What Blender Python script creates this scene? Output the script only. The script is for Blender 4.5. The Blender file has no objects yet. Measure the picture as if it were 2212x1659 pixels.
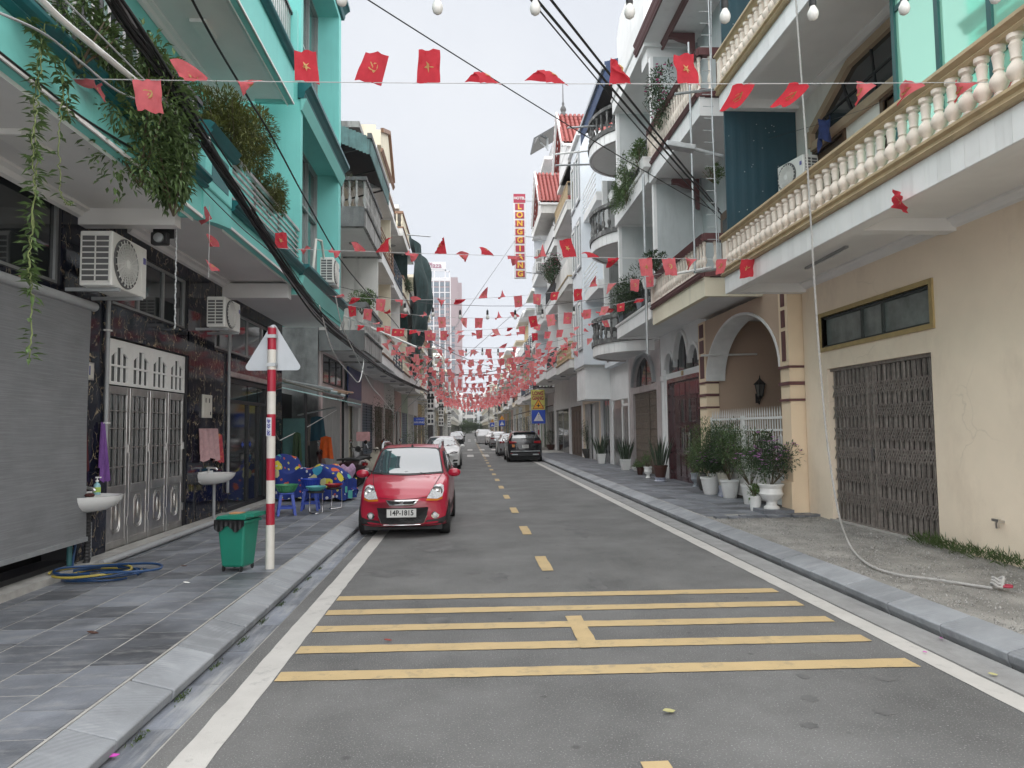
import bpy, bmesh, math, random
from mathutils import Vector, Matrix, noise
from mathutils.bvhtree import BVHTree
random.seed(11)
R = math.radians
SC = bpy.context.scene
COL = SC.collection
# ------------------------------------------------------------------ camera
CAM_H = 1.78
YAW, PITCH, ROLL, FPX = R(3.5526), R(3.5659), R(0.7), 1530.0     # focal length in units of a 2212 px wide picture
_f = Vector((math.sin(YAW)*math.cos(PITCH), math.cos(YAW)*math.cos(PITCH), math.sin(PITCH)))
_r = _f.cross(Vector((0, 0, 1))).normalized(); _u = _r.cross(_f)
CR = _r*math.cos(ROLL) - _u*math.sin(ROLL); CU = _u*math.cos(ROLL) + _r*math.sin(ROLL)
cd = bpy.data.cameras.new('camera'); cam = bpy.data.objects.new('camera', cd); COL.objects.link(cam)
cd.sensor_width = 36; cd.lens = 36*FPX/2212; cd.clip_start = 0.05; cd.clip_end = 3000
cam.matrix_world = Matrix(((CR.x, CU.x, -_f.x, 0), (CR.y, CU.y, -_f.y, 0), (CR.z, CU.z, -_f.z, CAM_H), (0, 0, 0, 1)))
SC.camera = cam
# ------------------------------------------------------------------ sky, sun, exposure (overcast)
w = bpy.data.worlds.new('World'); SC.world = w; w.use_nodes = True
nt = w.node_tree; nt.nodes.clear()
out = nt.nodes.new('ShaderNodeOutputWorld'); bg = nt.nodes.new('ShaderNodeBackground')
sky = nt.nodes.new('ShaderNodeTexSky'); sky.sky_type = 'NISHITA'; sky.sun_disc = False
SUN_EL, SUN_AZ = R(68), R(180)
sky.sun_elevation = SUN_EL; sky.sun_rotation = SUN_AZ; sky.dust_density = 6; sky.air_density = 1.0
hs = nt.nodes.new('ShaderNodeHueSaturation'); hs.inputs['Saturation'].default_value = 0.12
tc = nt.nodes.new('ShaderNodeTexCoord'); cn = nt.nodes.new('ShaderNodeTexNoise'); cn.inputs['Scale'].default_value = 1.7; cn.inputs['Detail'].default_value = 5
cr = nt.nodes.new('ShaderNodeValToRGB'); cr.color_ramp.elements[0].position = .3; cr.color_ramp.elements[1].position = .75
cr.color_ramp.elements[0].color = (3.75, 4.05, 4.6, 1); cr.color_ramp.elements[1].color = (4.85, 5.02, 5.32, 1)
mx = nt.nodes.new('ShaderNodeMixRGB'); mx.inputs[0].default_value = 0.9
nt.links.new(tc.outputs['Generated'], cn.inputs['Vector']); nt.links.new(cn.outputs['Fac'], cr.inputs[0])
nt.links.new(sky.outputs[0], hs.inputs['Color']); nt.links.new(hs.outputs[0], mx.inputs[1]); nt.links.new(cr.outputs[0], mx.inputs[2])
nt.links.new(mx.outputs[0], bg.inputs['Color']); bg.inputs['Strength'].default_value = 0.05
nt.links.new(bg.outputs[0], out.inputs['Surface'])
sl = bpy.data.lights.new('sun', 'SUN'); so = bpy.data.objects.new('sun', sl); COL.objects.link(so)
sl.energy = 1.5; sl.angle = R(160); sl.color = (1, .985, .96)
so.rotation_euler = (R(90)-SUN_EL, 0, R(180)-SUN_AZ); so.location = (0, 0, 40)
vs = SC.view_settings; vs.view_transform = 'Standard'; vs.look = 'None'; vs.gamma = 1; vs.use_curve_mapping = False
vs.exposure = 1.9
SC.cycles.use_denoising = True
SC.cycles.max_bounces = 8; SC.cycles.diffuse_bounces = 6; SC.cycles.glossy_bounces = 3
SC.cycles.transmission_bounces = 4; SC.cycles.transparent_max_bounces = 8

def sv(x, y, X=None, Y=None, Z=None):
    """survey: the place seen at photo position (x, y of 2212x1659) that lies on a known facade (X), distance (Y) or level (Z)"""
    d = _f + CR*((x-1106)/FPX) - CU*((y-829.5)/FPX)
    t = X/d.x if X is not None else Y/d.y if Y is not None else (Z-CAM_H)/d.z
    return Vector((0, 0, CAM_H)) + d*t

# ------------------------------------------------------------------ materials
MATS = {}
def mat(name, col, rough=.6, var=.12, scale=2.0, bump=.0, bscale=60, streak=0, scol=(.03, .03, .028), sscale=(3, 3, .35), spot=0, spcol=None,
        metal=0, spec=.5, rnd=0, coat=0, trans=0, low=0, sthr=.52):
    if name in MATS: return MATS[name]
    m = bpy.data.materials.new(name); m.use_nodes = True; MATS[name] = m
    t = m.node_tree; N, L = t.nodes, t.links; b = N['Principled BSDF']
    b.inputs['Roughness'].default_value = rough; b.inputs['Metallic'].default_value = metal
    b.inputs['Specular IOR Level'].default_value = spec; b.inputs['Coat Weight'].default_value = coat
    if trans: b.inputs['Transmission Weight'].default_value = trans
    g = N.new('ShaderNodeNewGeometry'); P = g.outputs['Position']
    n1 = N.new('ShaderNodeTexNoise'); n1.inputs['Scale'].default_value = scale; n1.inputs['Detail'].default_value = 6; n1.inputs['Roughness'].default_value = .62
    L.new(P, n1.inputs['Vector'])
    mr = N.new('ShaderNodeMapRange'); mr.inputs['From Min'].default_value = .3; mr.inputs['From Max'].default_value = .7
    mr.inputs['To Min'].default_value = 1-var; mr.inputs['To Max'].default_value = 1+var; L.new(n1.outputs['Fac'], mr.inputs['Value'])
    val = mr.outputs['Result']
    if rnd:
        oi = N.new('ShaderNodeObjectInfo'); m2 = N.new('ShaderNodeMapRange'); m2.inputs['To Min'].default_value = 1-rnd; m2.inputs['To Max'].default_value = 1+rnd
        L.new(oi.outputs['Random'], m2.inputs['Value']); mu = N.new('ShaderNodeMath'); mu.operation = 'MULTIPLY'
        L.new(val, mu.inputs[0]); L.new(m2.outputs['Result'], mu.inputs[1]); val = mu.outputs[0]
    vm = N.new('ShaderNodeVectorMath'); vm.operation = 'SCALE'; vm.inputs[0].default_value = col; L.new(val, vm.inputs['Scale'])
    c = vm.outputs['Vector']
    def over(fac, colr):
        nonlocal c
        x = N.new('ShaderNodeMixRGB'); L.new(fac, x.inputs[0]); L.new(c, x.inputs[1]); x.inputs[2].default_value = (*colr, 1); c = x.outputs[0]
    def thr(sock, a, bb, amt):
        q = N.new('ShaderNodeMapRange'); q.inputs['From Min'].default_value = a; q.inputs['From Max'].default_value = bb
        q.inputs['To Max'].default_value = amt; L.new(sock, q.inputs['Value']); return q.outputs['Result']
    if streak:
        mp = N.new('ShaderNodeMapping'); mp.inputs['Scale'].default_value = sscale; L.new(P, mp.inputs['Vector'])
        n2 = N.new('ShaderNodeTexNoise'); n2.inputs['Scale'].default_value = 1; n2.inputs['Detail'].default_value = 7; n2.inputs['Roughness'].default_value = .7
        L.new(mp.outputs[0], n2.inputs['Vector']); over(thr(n2.outputs['Fac'], sthr, sthr+.2, streak), scol)
    if spot:
        n3 = N.new('ShaderNodeTexNoise'); n3.inputs['Scale'].default_value = 90; n3.inputs['Detail'].default_value = 2; L.new(P, n3.inputs['Vector'])
        over(thr(n3.outputs['Fac'], .6, .72, spot), spcol or (.5, .5, .5))
    L.new(c, b.inputs['Base Color'])
    if bump:
        n4 = N.new('ShaderNodeTexNoise'); n4.inputs['Scale'].default_value = bscale; n4.inputs['Detail'].default_value = 4; L.new(P, n4.inputs['Vector'])
        bp = N.new('ShaderNodeBump'); bp.inputs['Strength'].default_value = bump; bp.inputs['Distance'].default_value = .02
        L.new(n4.outputs['Fac'], bp.inputs['Height']); L.new(bp.outputs[0], b.inputs['Normal'])
    return m
def nodes_of(m): return m.node_tree.nodes, m.node_tree.links, m.node_tree.nodes['Principled BSDF']

# ------------------------------------------------------------------ mesh building
class MB:
    def __init__(s): s.v = []; s.f = []; s.mi = []
    def add(s, vs, fs, mi=0):
        o = len(s.v); s.v += [tuple(p) for p in vs]; s.f += [tuple(i+o for i in f) for f in fs]; s.mi += [mi]*len(fs); return s
    def box(s, x0, y0, z0, x1, y1, z1, mi=0):
        x0, x1 = sorted((x0, x1)); y0, y1 = sorted((y0, y1)); z0, z1 = sorted((z0, z1))
        return s.add([(x0, y0, z0), (x1, y0, z0), (x1, y1, z0), (x0, y1, z0), (x0, y0, z1), (x1, y0, z1), (x1, y1, z1), (x0, y1, z1)],
                     [(0, 3, 2, 1), (4, 5, 6, 7), (0, 1, 5, 4), (1, 2, 6, 5), (2, 3, 7, 6), (3, 0, 4, 7)], mi)
    def ext(s, pts, axis, a, b, mi=0):
        """closed 2D outline (in the two other axes, xyz order) pushed from a to b along axis"""
        n = len(pts); ar = sum(pts[i][0]*pts[(i+1) % n][1]-pts[(i+1) % n][0]*pts[i][1] for i in range(n))
        if ar < 0: pts = pts[::-1]
        def p3(p, t): return {'x': (t, p[0], p[1]), 'y': (p[0], t, p[1]), 'z': (p[0], p[1], t)}[axis]
        if axis == 'y': pts = pts[::-1]
        a, b = min(a, b), max(a, b)
        vs = [p3(p, a) for p in pts]+[p3(p, b) for p in pts]
        fs = [tuple(range(n))[::-1], tuple(range(n, 2*n))]+[(i, (i+1) % n, n+(i+1) % n, n+i) for i in range(n)]
        return s.add(vs, fs, mi)
    def tube(s, path, r, n=6, cap=True, mi=0):
        path = [Vector(p) for p in path]; rs = r if isinstance(r, (list, tuple)) else [r]*len(path)
        vs = []; up = None
        for i, p in enumerate(path):
            t = (path[min(i+1, len(path)-1)]-path[max(i-1, 0)]).normalized()
            if up is None: up = Vector((0, 0, 1)) if abs(t.z) < .9 else Vector((1, 0, 0))
            a = t.cross(up).normalized(); up = a.cross(t).normalized()
            for k in range(n):
                q = 2*math.pi*k/n; vs.append(p+(a*math.cos(q)+up*math.sin(q))*rs[i])
        fs = [(i*n+k, i*n+(k+1) % n, (i+1)*n+(k+1) % n, (i+1)*n+k) for i in range(len(path)-1) for k in range(n)]
        if cap: fs += [tuple(range(n))[::-1], tuple(range((len(path)-1)*n, len(path)*n))]
        return s.add(vs, fs, mi)
    def lathe(s, prof, c=(0, 0, 0), n=16, mi=0, axis='z', sx=1, sy=1):
        vs = []
        for r, h in prof:
            for k in range(n):
                q = 2*math.pi*k/n; a, b = r*math.cos(q)*sx, r*math.sin(q)*sy
                v = (a, b, h) if axis == 'z' else (h, a, b) if axis == 'x' else (b, h, a)
                vs.append((v[0]+c[0], v[1]+c[1], v[2]+c[2]))
        m = len(prof); fs = [(i*n+k, i*n+(k+1) % n, (i+1)*n+(k+1) % n, (i+1)*n+k) for i in range(m-1) for k in range(n)]
        fs += [tuple(range(n))[::-1], tuple(range((m-1)*n, m*n))]
        return s.add(vs, fs, mi)
    def quad(s, a, b, c, d, mi=0): return s.add([a, b, c, d], [(0, 1, 2, 3)], mi)
    def bar(s, a, b, w, h=None, mi=0):
        """square bar from a to b"""
        a, b = Vector(a), Vector(b); t = (b-a).normalized(); up = Vector((0, 0, 1)) if abs(t.z) < .95 else Vector((1, 0, 0))
        x = t.cross(up).normalized()*w/2; y = x.cross(t).normalized()*(h or w)/2
        vs = [a-x-y, a+x-y, a+x+y, a-x+y, b-x-y, b+x-y, b+x+y, b-x+y]
        return s.add(vs, [(0, 3, 2, 1), (4, 5, 6, 7), (0, 1, 5, 4), (1, 2, 6, 5), (2, 3, 7, 6), (3, 0, 4, 7)][::1], mi)
    def grid(s, fn, nu, nv, mi=0):
        vs = [fn(i/nu, j/nv) for j in range(nv+1) for i in range(nu+1)]
        fs = [(j*(nu+1)+i, j*(nu+1)+i+1, (j+1)*(nu+1)+i+1, (j+1)*(nu+1)+i) for j in range(nv) for i in range(nu)]
        return s.add(vs, fs, mi)
    def mesh(s, name, mats, smooth=None):
        me = bpy.data.meshes.new(name); me.from_pydata(s.v, [], s.f)
        for m in (mats if isinstance(mats, (list, tuple)) else [mats]):
            if m is not None: me.materials.append(m)
        if len(me.materials) > 1: me.polygons.foreach_set('material_index', s.mi)
        if smooth is not None:
            me.polygons.foreach_set('use_smooth', [True]*len(me.polygons)); me.set_sharp_from_angle(angle=R(smooth))
        me.update(); return me
WL = {}
def add(name, mb, m=None, parent=None, at=(0, 0, 0), local=False, smooth=None, bevel=0, kind=None):
    """link one mesh object; world mode: mesh is in street coordinates (plus at) whatever the parent's place; local: offset in the parent"""
    me = mb.mesh(name, m, smooth) if isinstance(mb, MB) else mb
    o = bpy.data.objects.new(name, me); COL.objects.link(o); at = Vector(at)
    if parent is not None:
        o.parent = parent; o.location = at if local else at-WL[parent.name]
    else: o.location = at
    WL[o.name] = at
    if bevel:
        bv = o.modifiers.new('bevel', 'BEVEL'); bv.width = bevel; bv.segments = 2; bv.limit_method = 'ANGLE'
    if kind: o['kind'] = kind
    return o
def root(name, label, cat, loc=(0, 0, 0), rz=0, group=None):
    o = bpy.data.objects.new(name, None); COL.objects.link(o); o.location = loc; o.rotation_euler = (0, 0, rz); o.empty_display_size = .2
    WL[o.name] = Vector(loc); tag(o, label, cat, group); return o
def tag(o, label, cat, group=None):
    o['label'] = label; o['category'] = cat
    if group: o['group'] = group
    return o
def copy_tree(o, parent=None):
    c = o.copy(); COL.objects.link(c)
    if parent is not None: c.parent = parent
    for ch in list(KIDS.get(o.name, [])) or list(o.children): copy_tree(ch, c)
    return c
KIDS = {}
def clone(o, loc, rz, label, scale=None):
    kids = [(k, [g for g in k.children]) for k in o.children]
    c = o.copy(); COL.objects.link(c); c.location = loc; c.rotation_euler = (0, 0, rz); c['label'] = label; WL[c.name] = Vector(loc)
    if scale: c.scale = (scale, scale, scale)
    for k, gs in kids:
        kc = k.copy(); COL.objects.link(kc); kc.parent = c
        for g in gs:
            gc = g.copy(); COL.objects.link(gc); gc.parent = kc
    return c
def part(name, m, parent, *boxes, **kw):
    b = MB()
    for q in boxes: b.box(*q)
    return add(name, b, m, parent, **kw)
def text(name, s, size, m, parent, loc, rot, local=False, ext=.003, sx=1.0, font_bold=0):
    cu = bpy.data.curves.new('t', 'FONT'); cu.body = s; cu.size = size; cu.extrude = ext; cu.align_x = 'CENTER'; cu.align_y = 'CENTER'; cu.offset = font_bold
    to = bpy.data.objects.new('t', cu); COL.objects.link(to)
    me = bpy.data.meshes.new_from_object(to.evaluated_get(bpy.context.evaluated_depsgraph_get()))
    bpy.data.objects.remove(to); bpy.data.curves.remove(cu); me.materials.clear(); me.materials.append(m)
    o = add(name, me, None, parent, loc, local); o.rotation_euler = rot; o.scale = (sx, 1, 1); return o
FRONT = (R(90), 0, 0)            # text that faces the camera's side (-Y)
def vnoise(p, s=1.0): return noise.noise(Vector(p)*s)
# ================================================================== ground, road, pavements
m_asph = mat('asphalt', (.150, .150, .148), .85, .28, .8, .8, 90, spot=.6, spcol=(.5, .5, .49), spec=.3, streak=.7, scol=(.205, .203, .197), sscale=(.5, .09, 1), sthr=.54)
N, L, b = nodes_of(m_asph)   # darker oil spots and drips, worn into the surface
v = N.new('ShaderNodeTexVoronoi'); v.inputs['Scale'].default_value = 2.3; v.inputs['Randomness'].default_value = 1
g = N.new('ShaderNodeNewGeometry'); L.new(g.outputs['Position'], v.inputs['Vector'])
q = N.new('ShaderNodeMapRange'); q.inputs['From Min'].default_value = .035; q.inputs['From Max'].default_value = .075; q.inputs['To Min'].default_value = .55; q.inputs['To Max'].default_value = 0
L.new(v.outputs['Distance'], q.inputs['Value'])
x = N.new('ShaderNodeMixRGB'); x.inputs[2].default_value = (.06, .06, .06, 1); L.new(q.outputs[0], x.inputs[0]); L.new(b.inputs['Base Color'].links[0].from_socket, x.inputs[1]); L.new(x.outputs[0], b.inputs['Base Color'])

def paint(name, col, dark=(.16, .15, .14), amt=.75, thr=.6):
    m = mat(name, col, .7, .08, 3, .35, 140, spec=.3)
    N, L, b = nodes_of(m); g = N.new('ShaderNodeNewGeometry')
    n = N.new('ShaderNodeTexNoise'); n.inputs['Scale'].default_value = 5; n.inputs['Detail'].default_value = 10; n.inputs['Roughness'].default_value = .75
    L.new(g.outputs['Position'], n.inputs['Vector'])
    q = N.new('ShaderNodeMapRange'); q.inputs['From Min'].default_value = thr; q.inputs['From Max'].default_value = thr+.1; q.inputs['To Max'].default_value = amt
    L.new(n.outputs['Fac'], q.inputs['Value']); x = N.new('ShaderNodeMixRGB'); x.inputs[2].default_value = (*dark, 1)
    L.new(q.outputs[0], x.inputs[0]); L.new(b.inputs['Base Color'].links[0].from_socket, x.inputs[1]); L.new(x.outputs[0], b.inputs['Base Color'])
    return m
m_white = paint('road_white', (.50, .485, .46), (.30, .295, .285), .6, .56)
m_yel = paint('road_yellow', (.50, .375, .20), (.30, .245, .16), .6, .53)
m_stone = mat('bluestone', (.142, .152, .172), .5, .4, 1.8, .18, 60, rnd=.38, spec=.5, streak=.6, scol=(.31, .31, .305), sscale=(3, 9, 6), sthr=.5)
m_kerb = mat('kerbstone', (.25, .263, .28), .55, .2, 2.2, .2, 90, rnd=.14, streak=.4, scol=(.45, .46, .48), sscale=(2, 7, 6))
N, L, b = nodes_of(m_kerb)   # curved saw marks left on the cut stone
tcn = N.new('ShaderNodeTexCoord'); oin = N.new('ShaderNodeObjectInfo'); vmu = N.new('ShaderNodeVectorMath'); vmu.operation = 'MULTIPLY_ADD'; vmu.inputs[1].default_value = (1.4, 2.2, 0); L.new(oin.outputs['Random'], vmu.inputs[0]); L.new(tcn.outputs['Object'], vmu.inputs[2])
wv = N.new('ShaderNodeTexWave'); wv.wave_type = 'RINGS'; wv.rings_direction = 'Z'; wv.inputs['Scale'].default_value = 9; wv.inputs['Distortion'].default_value = .8; L.new(vmu.outputs[0], wv.inputs['Vector'])
nn = N.new('ShaderNodeTexNoise'); nn.inputs['Scale'].default_value = 2.5; gg = N.new('ShaderNodeNewGeometry'); L.new(gg.outputs['Position'], nn.inputs['Vector'])
q1 = N.new('ShaderNodeMapRange'); q1.inputs['From Min'].default_value = .48; q1.inputs['From Max'].default_value = .62; q1.inputs['To Max'].default_value = .30; L.new(nn.outputs['Fac'], q1.inputs['Value'])
q2 = N.new('ShaderNodeMath'); q2.operation = 'MULTIPLY'; L.new(q1.outputs[0], q2.inputs[0]); L.new(wv.outputs['Fac'], q2.inputs[1])
xm = N.new('ShaderNodeMixRGB'); xm.inputs[2].default_value = (.12, .13, .145, 1); L.new(q2.outputs[0], xm.inputs[0]); L.new(b.inputs['Base Color'].links[0].from_socket, xm.inputs[1]); L.new(xm.outputs[0], b.inputs['Base Color'])
m_grout = mat('grout', (.36, .35, .33), .9, .2, 6, .4, 80)
m_gutter = mat('gutter_stone', (.17, .185, .215), .6, .35, 2.5, .2, 60, rnd=.2, streak=.7, scol=(.42, .42, .41), sscale=(6, .7, 1), sthr=.46)
m_concg = mat('gutter_concrete', (.27, .27, .268), .85, .2, 3, .4, 70, streak=.5, scol=(.13, .13, .13), sscale=(6, 1.0, 1))
m_gravel = mat('gravel_dirt', (.27, .26, .24), .95, .35, 2.2, 1.0, 60, spot=.9, spcol=(.09, .088, .083), streak=.5, scol=(.42, .41, .39), sscale=(1.1, .5, 1))
m_earth = mat('earth', (.25, .24, .22), .95)

b = MB(); b.quad((-900, -30, -.03), (900, -30, -.03), (900, 1500, -.03), (-900, 1500, -.03))
o = add('ground', b, m_earth); o['kind'] = 'structure'
road = MB(); road.quad((-2.02, -12, 0), (3.62, -12, 0), (3.62, 420, 0), (-2.02, 420, 0))
road = add('road', road, m_asph); road['kind'] = 'structure'
def strip(name, m, pts_l, pts_r, z=.004):
    b = MB(); n = len(pts_l)
    vs = [(*p, z) for p in pts_l]+[(*p, z) for p in pts_r]
    b.add(vs, [(i, n+i, n+i+1, i+1) for i in range(n-1)]); return add(name, b, m, road)
def jit(a=.005): return random.uniform(-a, a)
for x0, x1 in ((-1.61, -1.41), (3.38, 3.57)):
    ys = [2+.18*i for i in range(100)]+[20+6*i for i in range(60)]
    if x0 < 0: ys = [y for y in ys]
    strip('edge_line', m_white, [(x0+jit(), y) for y in ys], [(x1+jit(), y) for y in ys])
for yl, yr in ((5.25, 5.10), (5.87, 5.72), (6.47, 6.31), (7.04, 6.89), (7.62, 7.46)):
    xs = [-1.395+.09*i for i in range(54)]; xs = [x for x in xs if x < 3.37]
    f = lambda x: yl+(yr-yl)*(x+1.4)/4.77
    strip('rumble_stripe', m_yel, [(x, f(x)+.19+jit()) for x in xs], [(x, f(x)+jit()) for x in xs], .006)
for i in range(30):
    y = 3.32+3.03*i; ya, yb = (y-.5, y+.5) if i != 1 else (5.78, 6.75)
    ys = [ya+(yb-ya)*k/6 for k in range(7)]
    strip('centre_dash', m_yel, [(.895+jit(), t) for t in ys], [(1.045+jit(), t) for t in ys], .0095)
for y0, y1 in ((45, 48.6), (58, 61.5), (100, 104), (112, 116)):
    for k in range(5):
        xx = -1.1+k*1.0
        strip('crosswalk_bar', m_white, [(xx, y0), (xx, y1)], [(xx+.42, y0), (xx+.42, y1)])
strip('stop_line', m_white, [(-1.3, 52.4), (3.2, 52.4)], [(-1.3, 52.0), (3.2, 52.0)])

m_stain = mat('old_oil_stain', (.112, .112, .111), .7, .3, 4, .5, 90); rs = random.Random(4)
for (x, y, rx, ry) in ((-.95, 9.0, .34, .22), (.35, 8.6, .12, .25), (.05, 8.9, .10, .12), (1.45, 8.2, .07, .5), (2.2, 4.6, .05, .06), (2.55, 4.35, .06, .05), (2.0, 4.2, .05, .04), (2.9, 4.9, .07, .05), (2.35, 5.0, .04, .05), (-.3, 6.75, .12, .1), (-.5, 11.0, .3, .5), (1.9, 12.5, .2, .9), (-.2, 3.6, .06, .05), (1.3, 7.0, .05, .06)):
    bb = MB(); n_ = 22; bb.add([(x+rx*math.cos(6.283*i/n_)*(1+.25*math.sin(i*2.3)+rs.uniform(-.15, .15)), y+ry*math.sin(6.283*i/n_)*(1+.2*math.sin(i*1.7)+rs.uniform(-.15, .15)), .0025) for i in range(n_)], [tuple(range(n_))]); add('oil_stain', bb, m_stain, road)
# left: gutter, kerb stones, slab pavement
gl = part('gutter_left', m_grout, None, (-2.0, -6, -.02, -1.745, 140, .002)); gl['kind'] = 'structure'
me = MB().box(-.24, -.37, 0, 0, .37, .006).mesh('gutter_slab', m_gutter)
for i in range(56):
    add('gutter_slab', me, None, gl, (-1.752+jit(), 2.6+.75*i, .0)).rotation_euler = (0, jit(.012), 0)
kl = part('kerb_left', m_grout, None, (-2.2, -6, 0, -1.985, 140, .06)); kl['kind'] = 'structure'
kp = [(-1.985, 0), (-1.955, .03), (-1.945, .085), (-1.96, .095), (-2.225, .168), (-2.23, 0)]
mes = []
for v_ in range(3):
    bb = MB(); bb.ext([(p[0], p[1]+jit(.002)) for p in kp], 'y', -.368, .368); mes.append(bb.mesh('kerb_stone', m_kerb))
for i in range(58): add('kerb_stone', mes[i % 3], None, kl, (jit(.004), 3.02+.75*(i-1), jit(.002)), bevel=.008 if i < 16 else 0)
bb = MB()
for i in range(58, 180): bb.ext(kp, 'y', 3.02+.75*(i-1)-.371, 3.02+.75*(i-1)+.371)
o = add('kerb_stone_run', bb, m_kerb, kl); o['kind'] = 'stuff'
pl = part('pavement_left', m_grout, None, (-4.9, -6, 0, -2.23, 140, .1655)); pl['kind'] = 'structure'
slabs = []
for v_ in range(4):
    bb = MB(); t = [.170+jit(.0015) for _ in range(4)]
    bb.add([(-.197, -.192, .1), (.197, -.192, .1), (.197, .192, .1), (-.197, .192, .1), (-.197, -.192, t[0]), (.197, -.192, t[1]), (.197, .192, t[2]), (-.197, .192, t[3])],
           [(4, 5, 6, 7), (0, 1, 5, 4), (1, 2, 6, 5), (2, 3, 7, 6), (3, 0, 4, 7)]); slabs.append(bb.mesh('paving_slab', m_stone))
def slab_field(parent, x0, sgn, cols, y0, limit, yend, skip=lambda x, y: False):
    n = 0; far = MB(); rows = int((yend-y0)/.4); cand = []
    for r in range(rows):
        for c in range(cols):
            x, y = x0+sgn*(.2+.412*c), y0+.4*r+(.2 if c % 2 else 0)+.06*((c*7) % 3)
            if not skip(x, y): cand.append((y, x))
    for i, (y, x) in enumerate(cand):
        if i < limit:
            o = add('paving_slab', slabs[(i*7) % 4], None, parent, (x, y, jit(.0015))); o.rotation_euler = (jit(.002), jit(.002), jit(.004))
        else: far.box(x-.198, y-.195, .12, x+.198, y+.195, .170+jit(.001))
    o = add('paving_slab_run', far, m_stone, parent); o['kind'] = 'stuff'
slab_field(pl, -2.245, -1, 6, 2.6, 300, 46)
# right: gutter, kerb, gravel verge, slab pavement
gr = part('gutter_right', m_concg, None, (3.60, -6, -.03, 3.905, 140, .003)); gr['kind'] = 'structure'
kr = part('kerb_right', mat('kerb_bed', (.07, .07, .07), .9), None, (3.965, -6, -.03, 4.2, 140, .05)); kr['kind'] = 'structure'
kp2 = [(3.965, -.03), (3.935, .03), (3.925, .085), (3.95, .098), (4.215, .158), (4.22, 0)]
for i in range(58):
    if i < 3:
        bb = MB(); bb.ext([(p[0], p[1]+jit(.002)) for p in kp2], 'y', -.368, .368); mes[i] = bb.mesh('kerb_stone', m_kerb)
    add('kerb_stone', mes[i % 3], None, kr, (jit(.004), 3.2+.75*(i-1), jit(.002)), bevel=.008 if i < 16 else 0)
bb = MB()
for i in range(58, 180): bb.ext(kp2, 'y', 3.2+.75*(i-1)-.371, 3.2+.75*(i-1)+.371)
o = add('kerb_stone_run', bb, m_kerb, kr); o['kind'] = 'stuff'
bb = MB(); bb.grid(lambda u, v: (4.2+2.2*u, -5+18*v, .135+.02*vnoise((u*6, v*30, 3), 1)+.012*vnoise((u*22, v*130, 9))), 30, 180)
gv = add('gravel_verge', bb, m_gravel, smooth=60); gv['kind'] = 'structure'
bb = MB()
for _ in range(9000):
    x, y = random.uniform(4.26, 6.2), random.uniform(3.5, 12.7); s = random.uniform(.003, .010)*(1 if random.random() < .94 else 2)
    p = [(x+jit(s), y+jit(s), .13), (x+s, y+jit(s), .137), (x+jit(s), y+s, .137), (x-s, y-s*.5, .137), (x+jit(s), y+jit(s), .145+s)]
    bb.add(p, [(1, 2, 4), (2, 3, 4), (3, 1, 4)])
o = add('gravel', bb, mat('pebble', (.30, .295, .28), .9, .75, 55)); o['kind'] = 'stuff'; tag(o, 'loose grey gravel strewn over the unpaved verge by the beige wall', 'gravel')
pr = part('pavement_right', m_grout, None, (4.2, 12.55, 0, 6.5, 140, .1575)); pr['kind'] = 'structure'
slab_field(pr, 4.23, 1, 5, 12.75, 290, 46)
for o_ in (pr,):
    for ch in o_.children: ch.location.z -= .008
pb = MB()
for i in range(9):   # loose slabs at the broken edge of the paving
    x = 4.35+.23*i; pb.box(x, 12.36+jit(.05), .14, x+.21, 12.56+jit(.03), .178+jit(.008))
add('edging_slab', pb, m_stone, pr)
# ================================================================== building kit
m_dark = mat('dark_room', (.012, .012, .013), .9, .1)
m_white_p = mat('white_plaster', (.76, .76, .755), .75, .06, 1.5, .12, 40, streak=.35, scol=(.42, .42, .41), sscale=(2.5, 2.5, .3), sthr=.55)
m_soffit = mat('soffit_paint', (.76, .755, .745), .8, .06, 1.2, .05, 40)
m_glass = mat('dark_glass', (.018, .022, .024), .06, .3, .8, spec=.9)
m_glass2 = mat('green_glass', (.05, .09, .085), .08, .2, .8, spec=.9)
m_steel = mat('stainless', (.52, .51, .50), .28, .15, 6, .05, 30, metal=1)
m_iron = mat('dark_iron', (.022, .022, .024), .45, .2, 8, spec=.5)
m_galv = mat('galvanised', (.42, .44, .45), .45, .15, 9, metal=.6)
m_conc = mat('weathered_concrete', (.33, .325, .315), .88, .25, 1.6, .35, 30, streak=.85, scol=(.045, .045, .043), sscale=(3, 3, .5), sthr=.47)
m_concd = mat('dark_concrete', (.115, .115, .115), .9, .35, 1.4, .4, 25, streak=.6, scol=(.24, .24, .235), sscale=(2, 2, .6), sthr=.55)
m_beige = mat('beige_plaster', (.82, .70, .555), .8, .07, .7, .1, 30, streak=.6, scol=(.62, .51, .40), sscale=(1.1, .9, .5), sthr=.5, spot=.12, spcol=(.5, .4, .3))
N, L, b = nodes_of(m_beige)   # hairline cracks in the render
g_c = N.new('ShaderNodeNewGeometry'); n_c = N.new('ShaderNodeTexNoise'); n_c.inputs['Scale'].default_value = 2.2; n_c.inputs['Detail'].default_value = 8; L.new(g_c.outputs['Position'], n_c.inputs['Vector'])
va_c = N.new('ShaderNodeVectorMath'); va_c.operation = 'MULTIPLY_ADD'; va_c.inputs[1].default_value = (.5, .5, .5); L.new(n_c.outputs['Color'], va_c.inputs[0]); L.new(g_c.outputs['Position'], va_c.inputs[2])
v_c = N.new('ShaderNodeTexVoronoi'); v_c.feature = 'DISTANCE_TO_EDGE'; v_c.inputs['Scale'].default_value = .55; L.new(va_c.outputs[0], v_c.inputs['Vector'])
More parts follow.
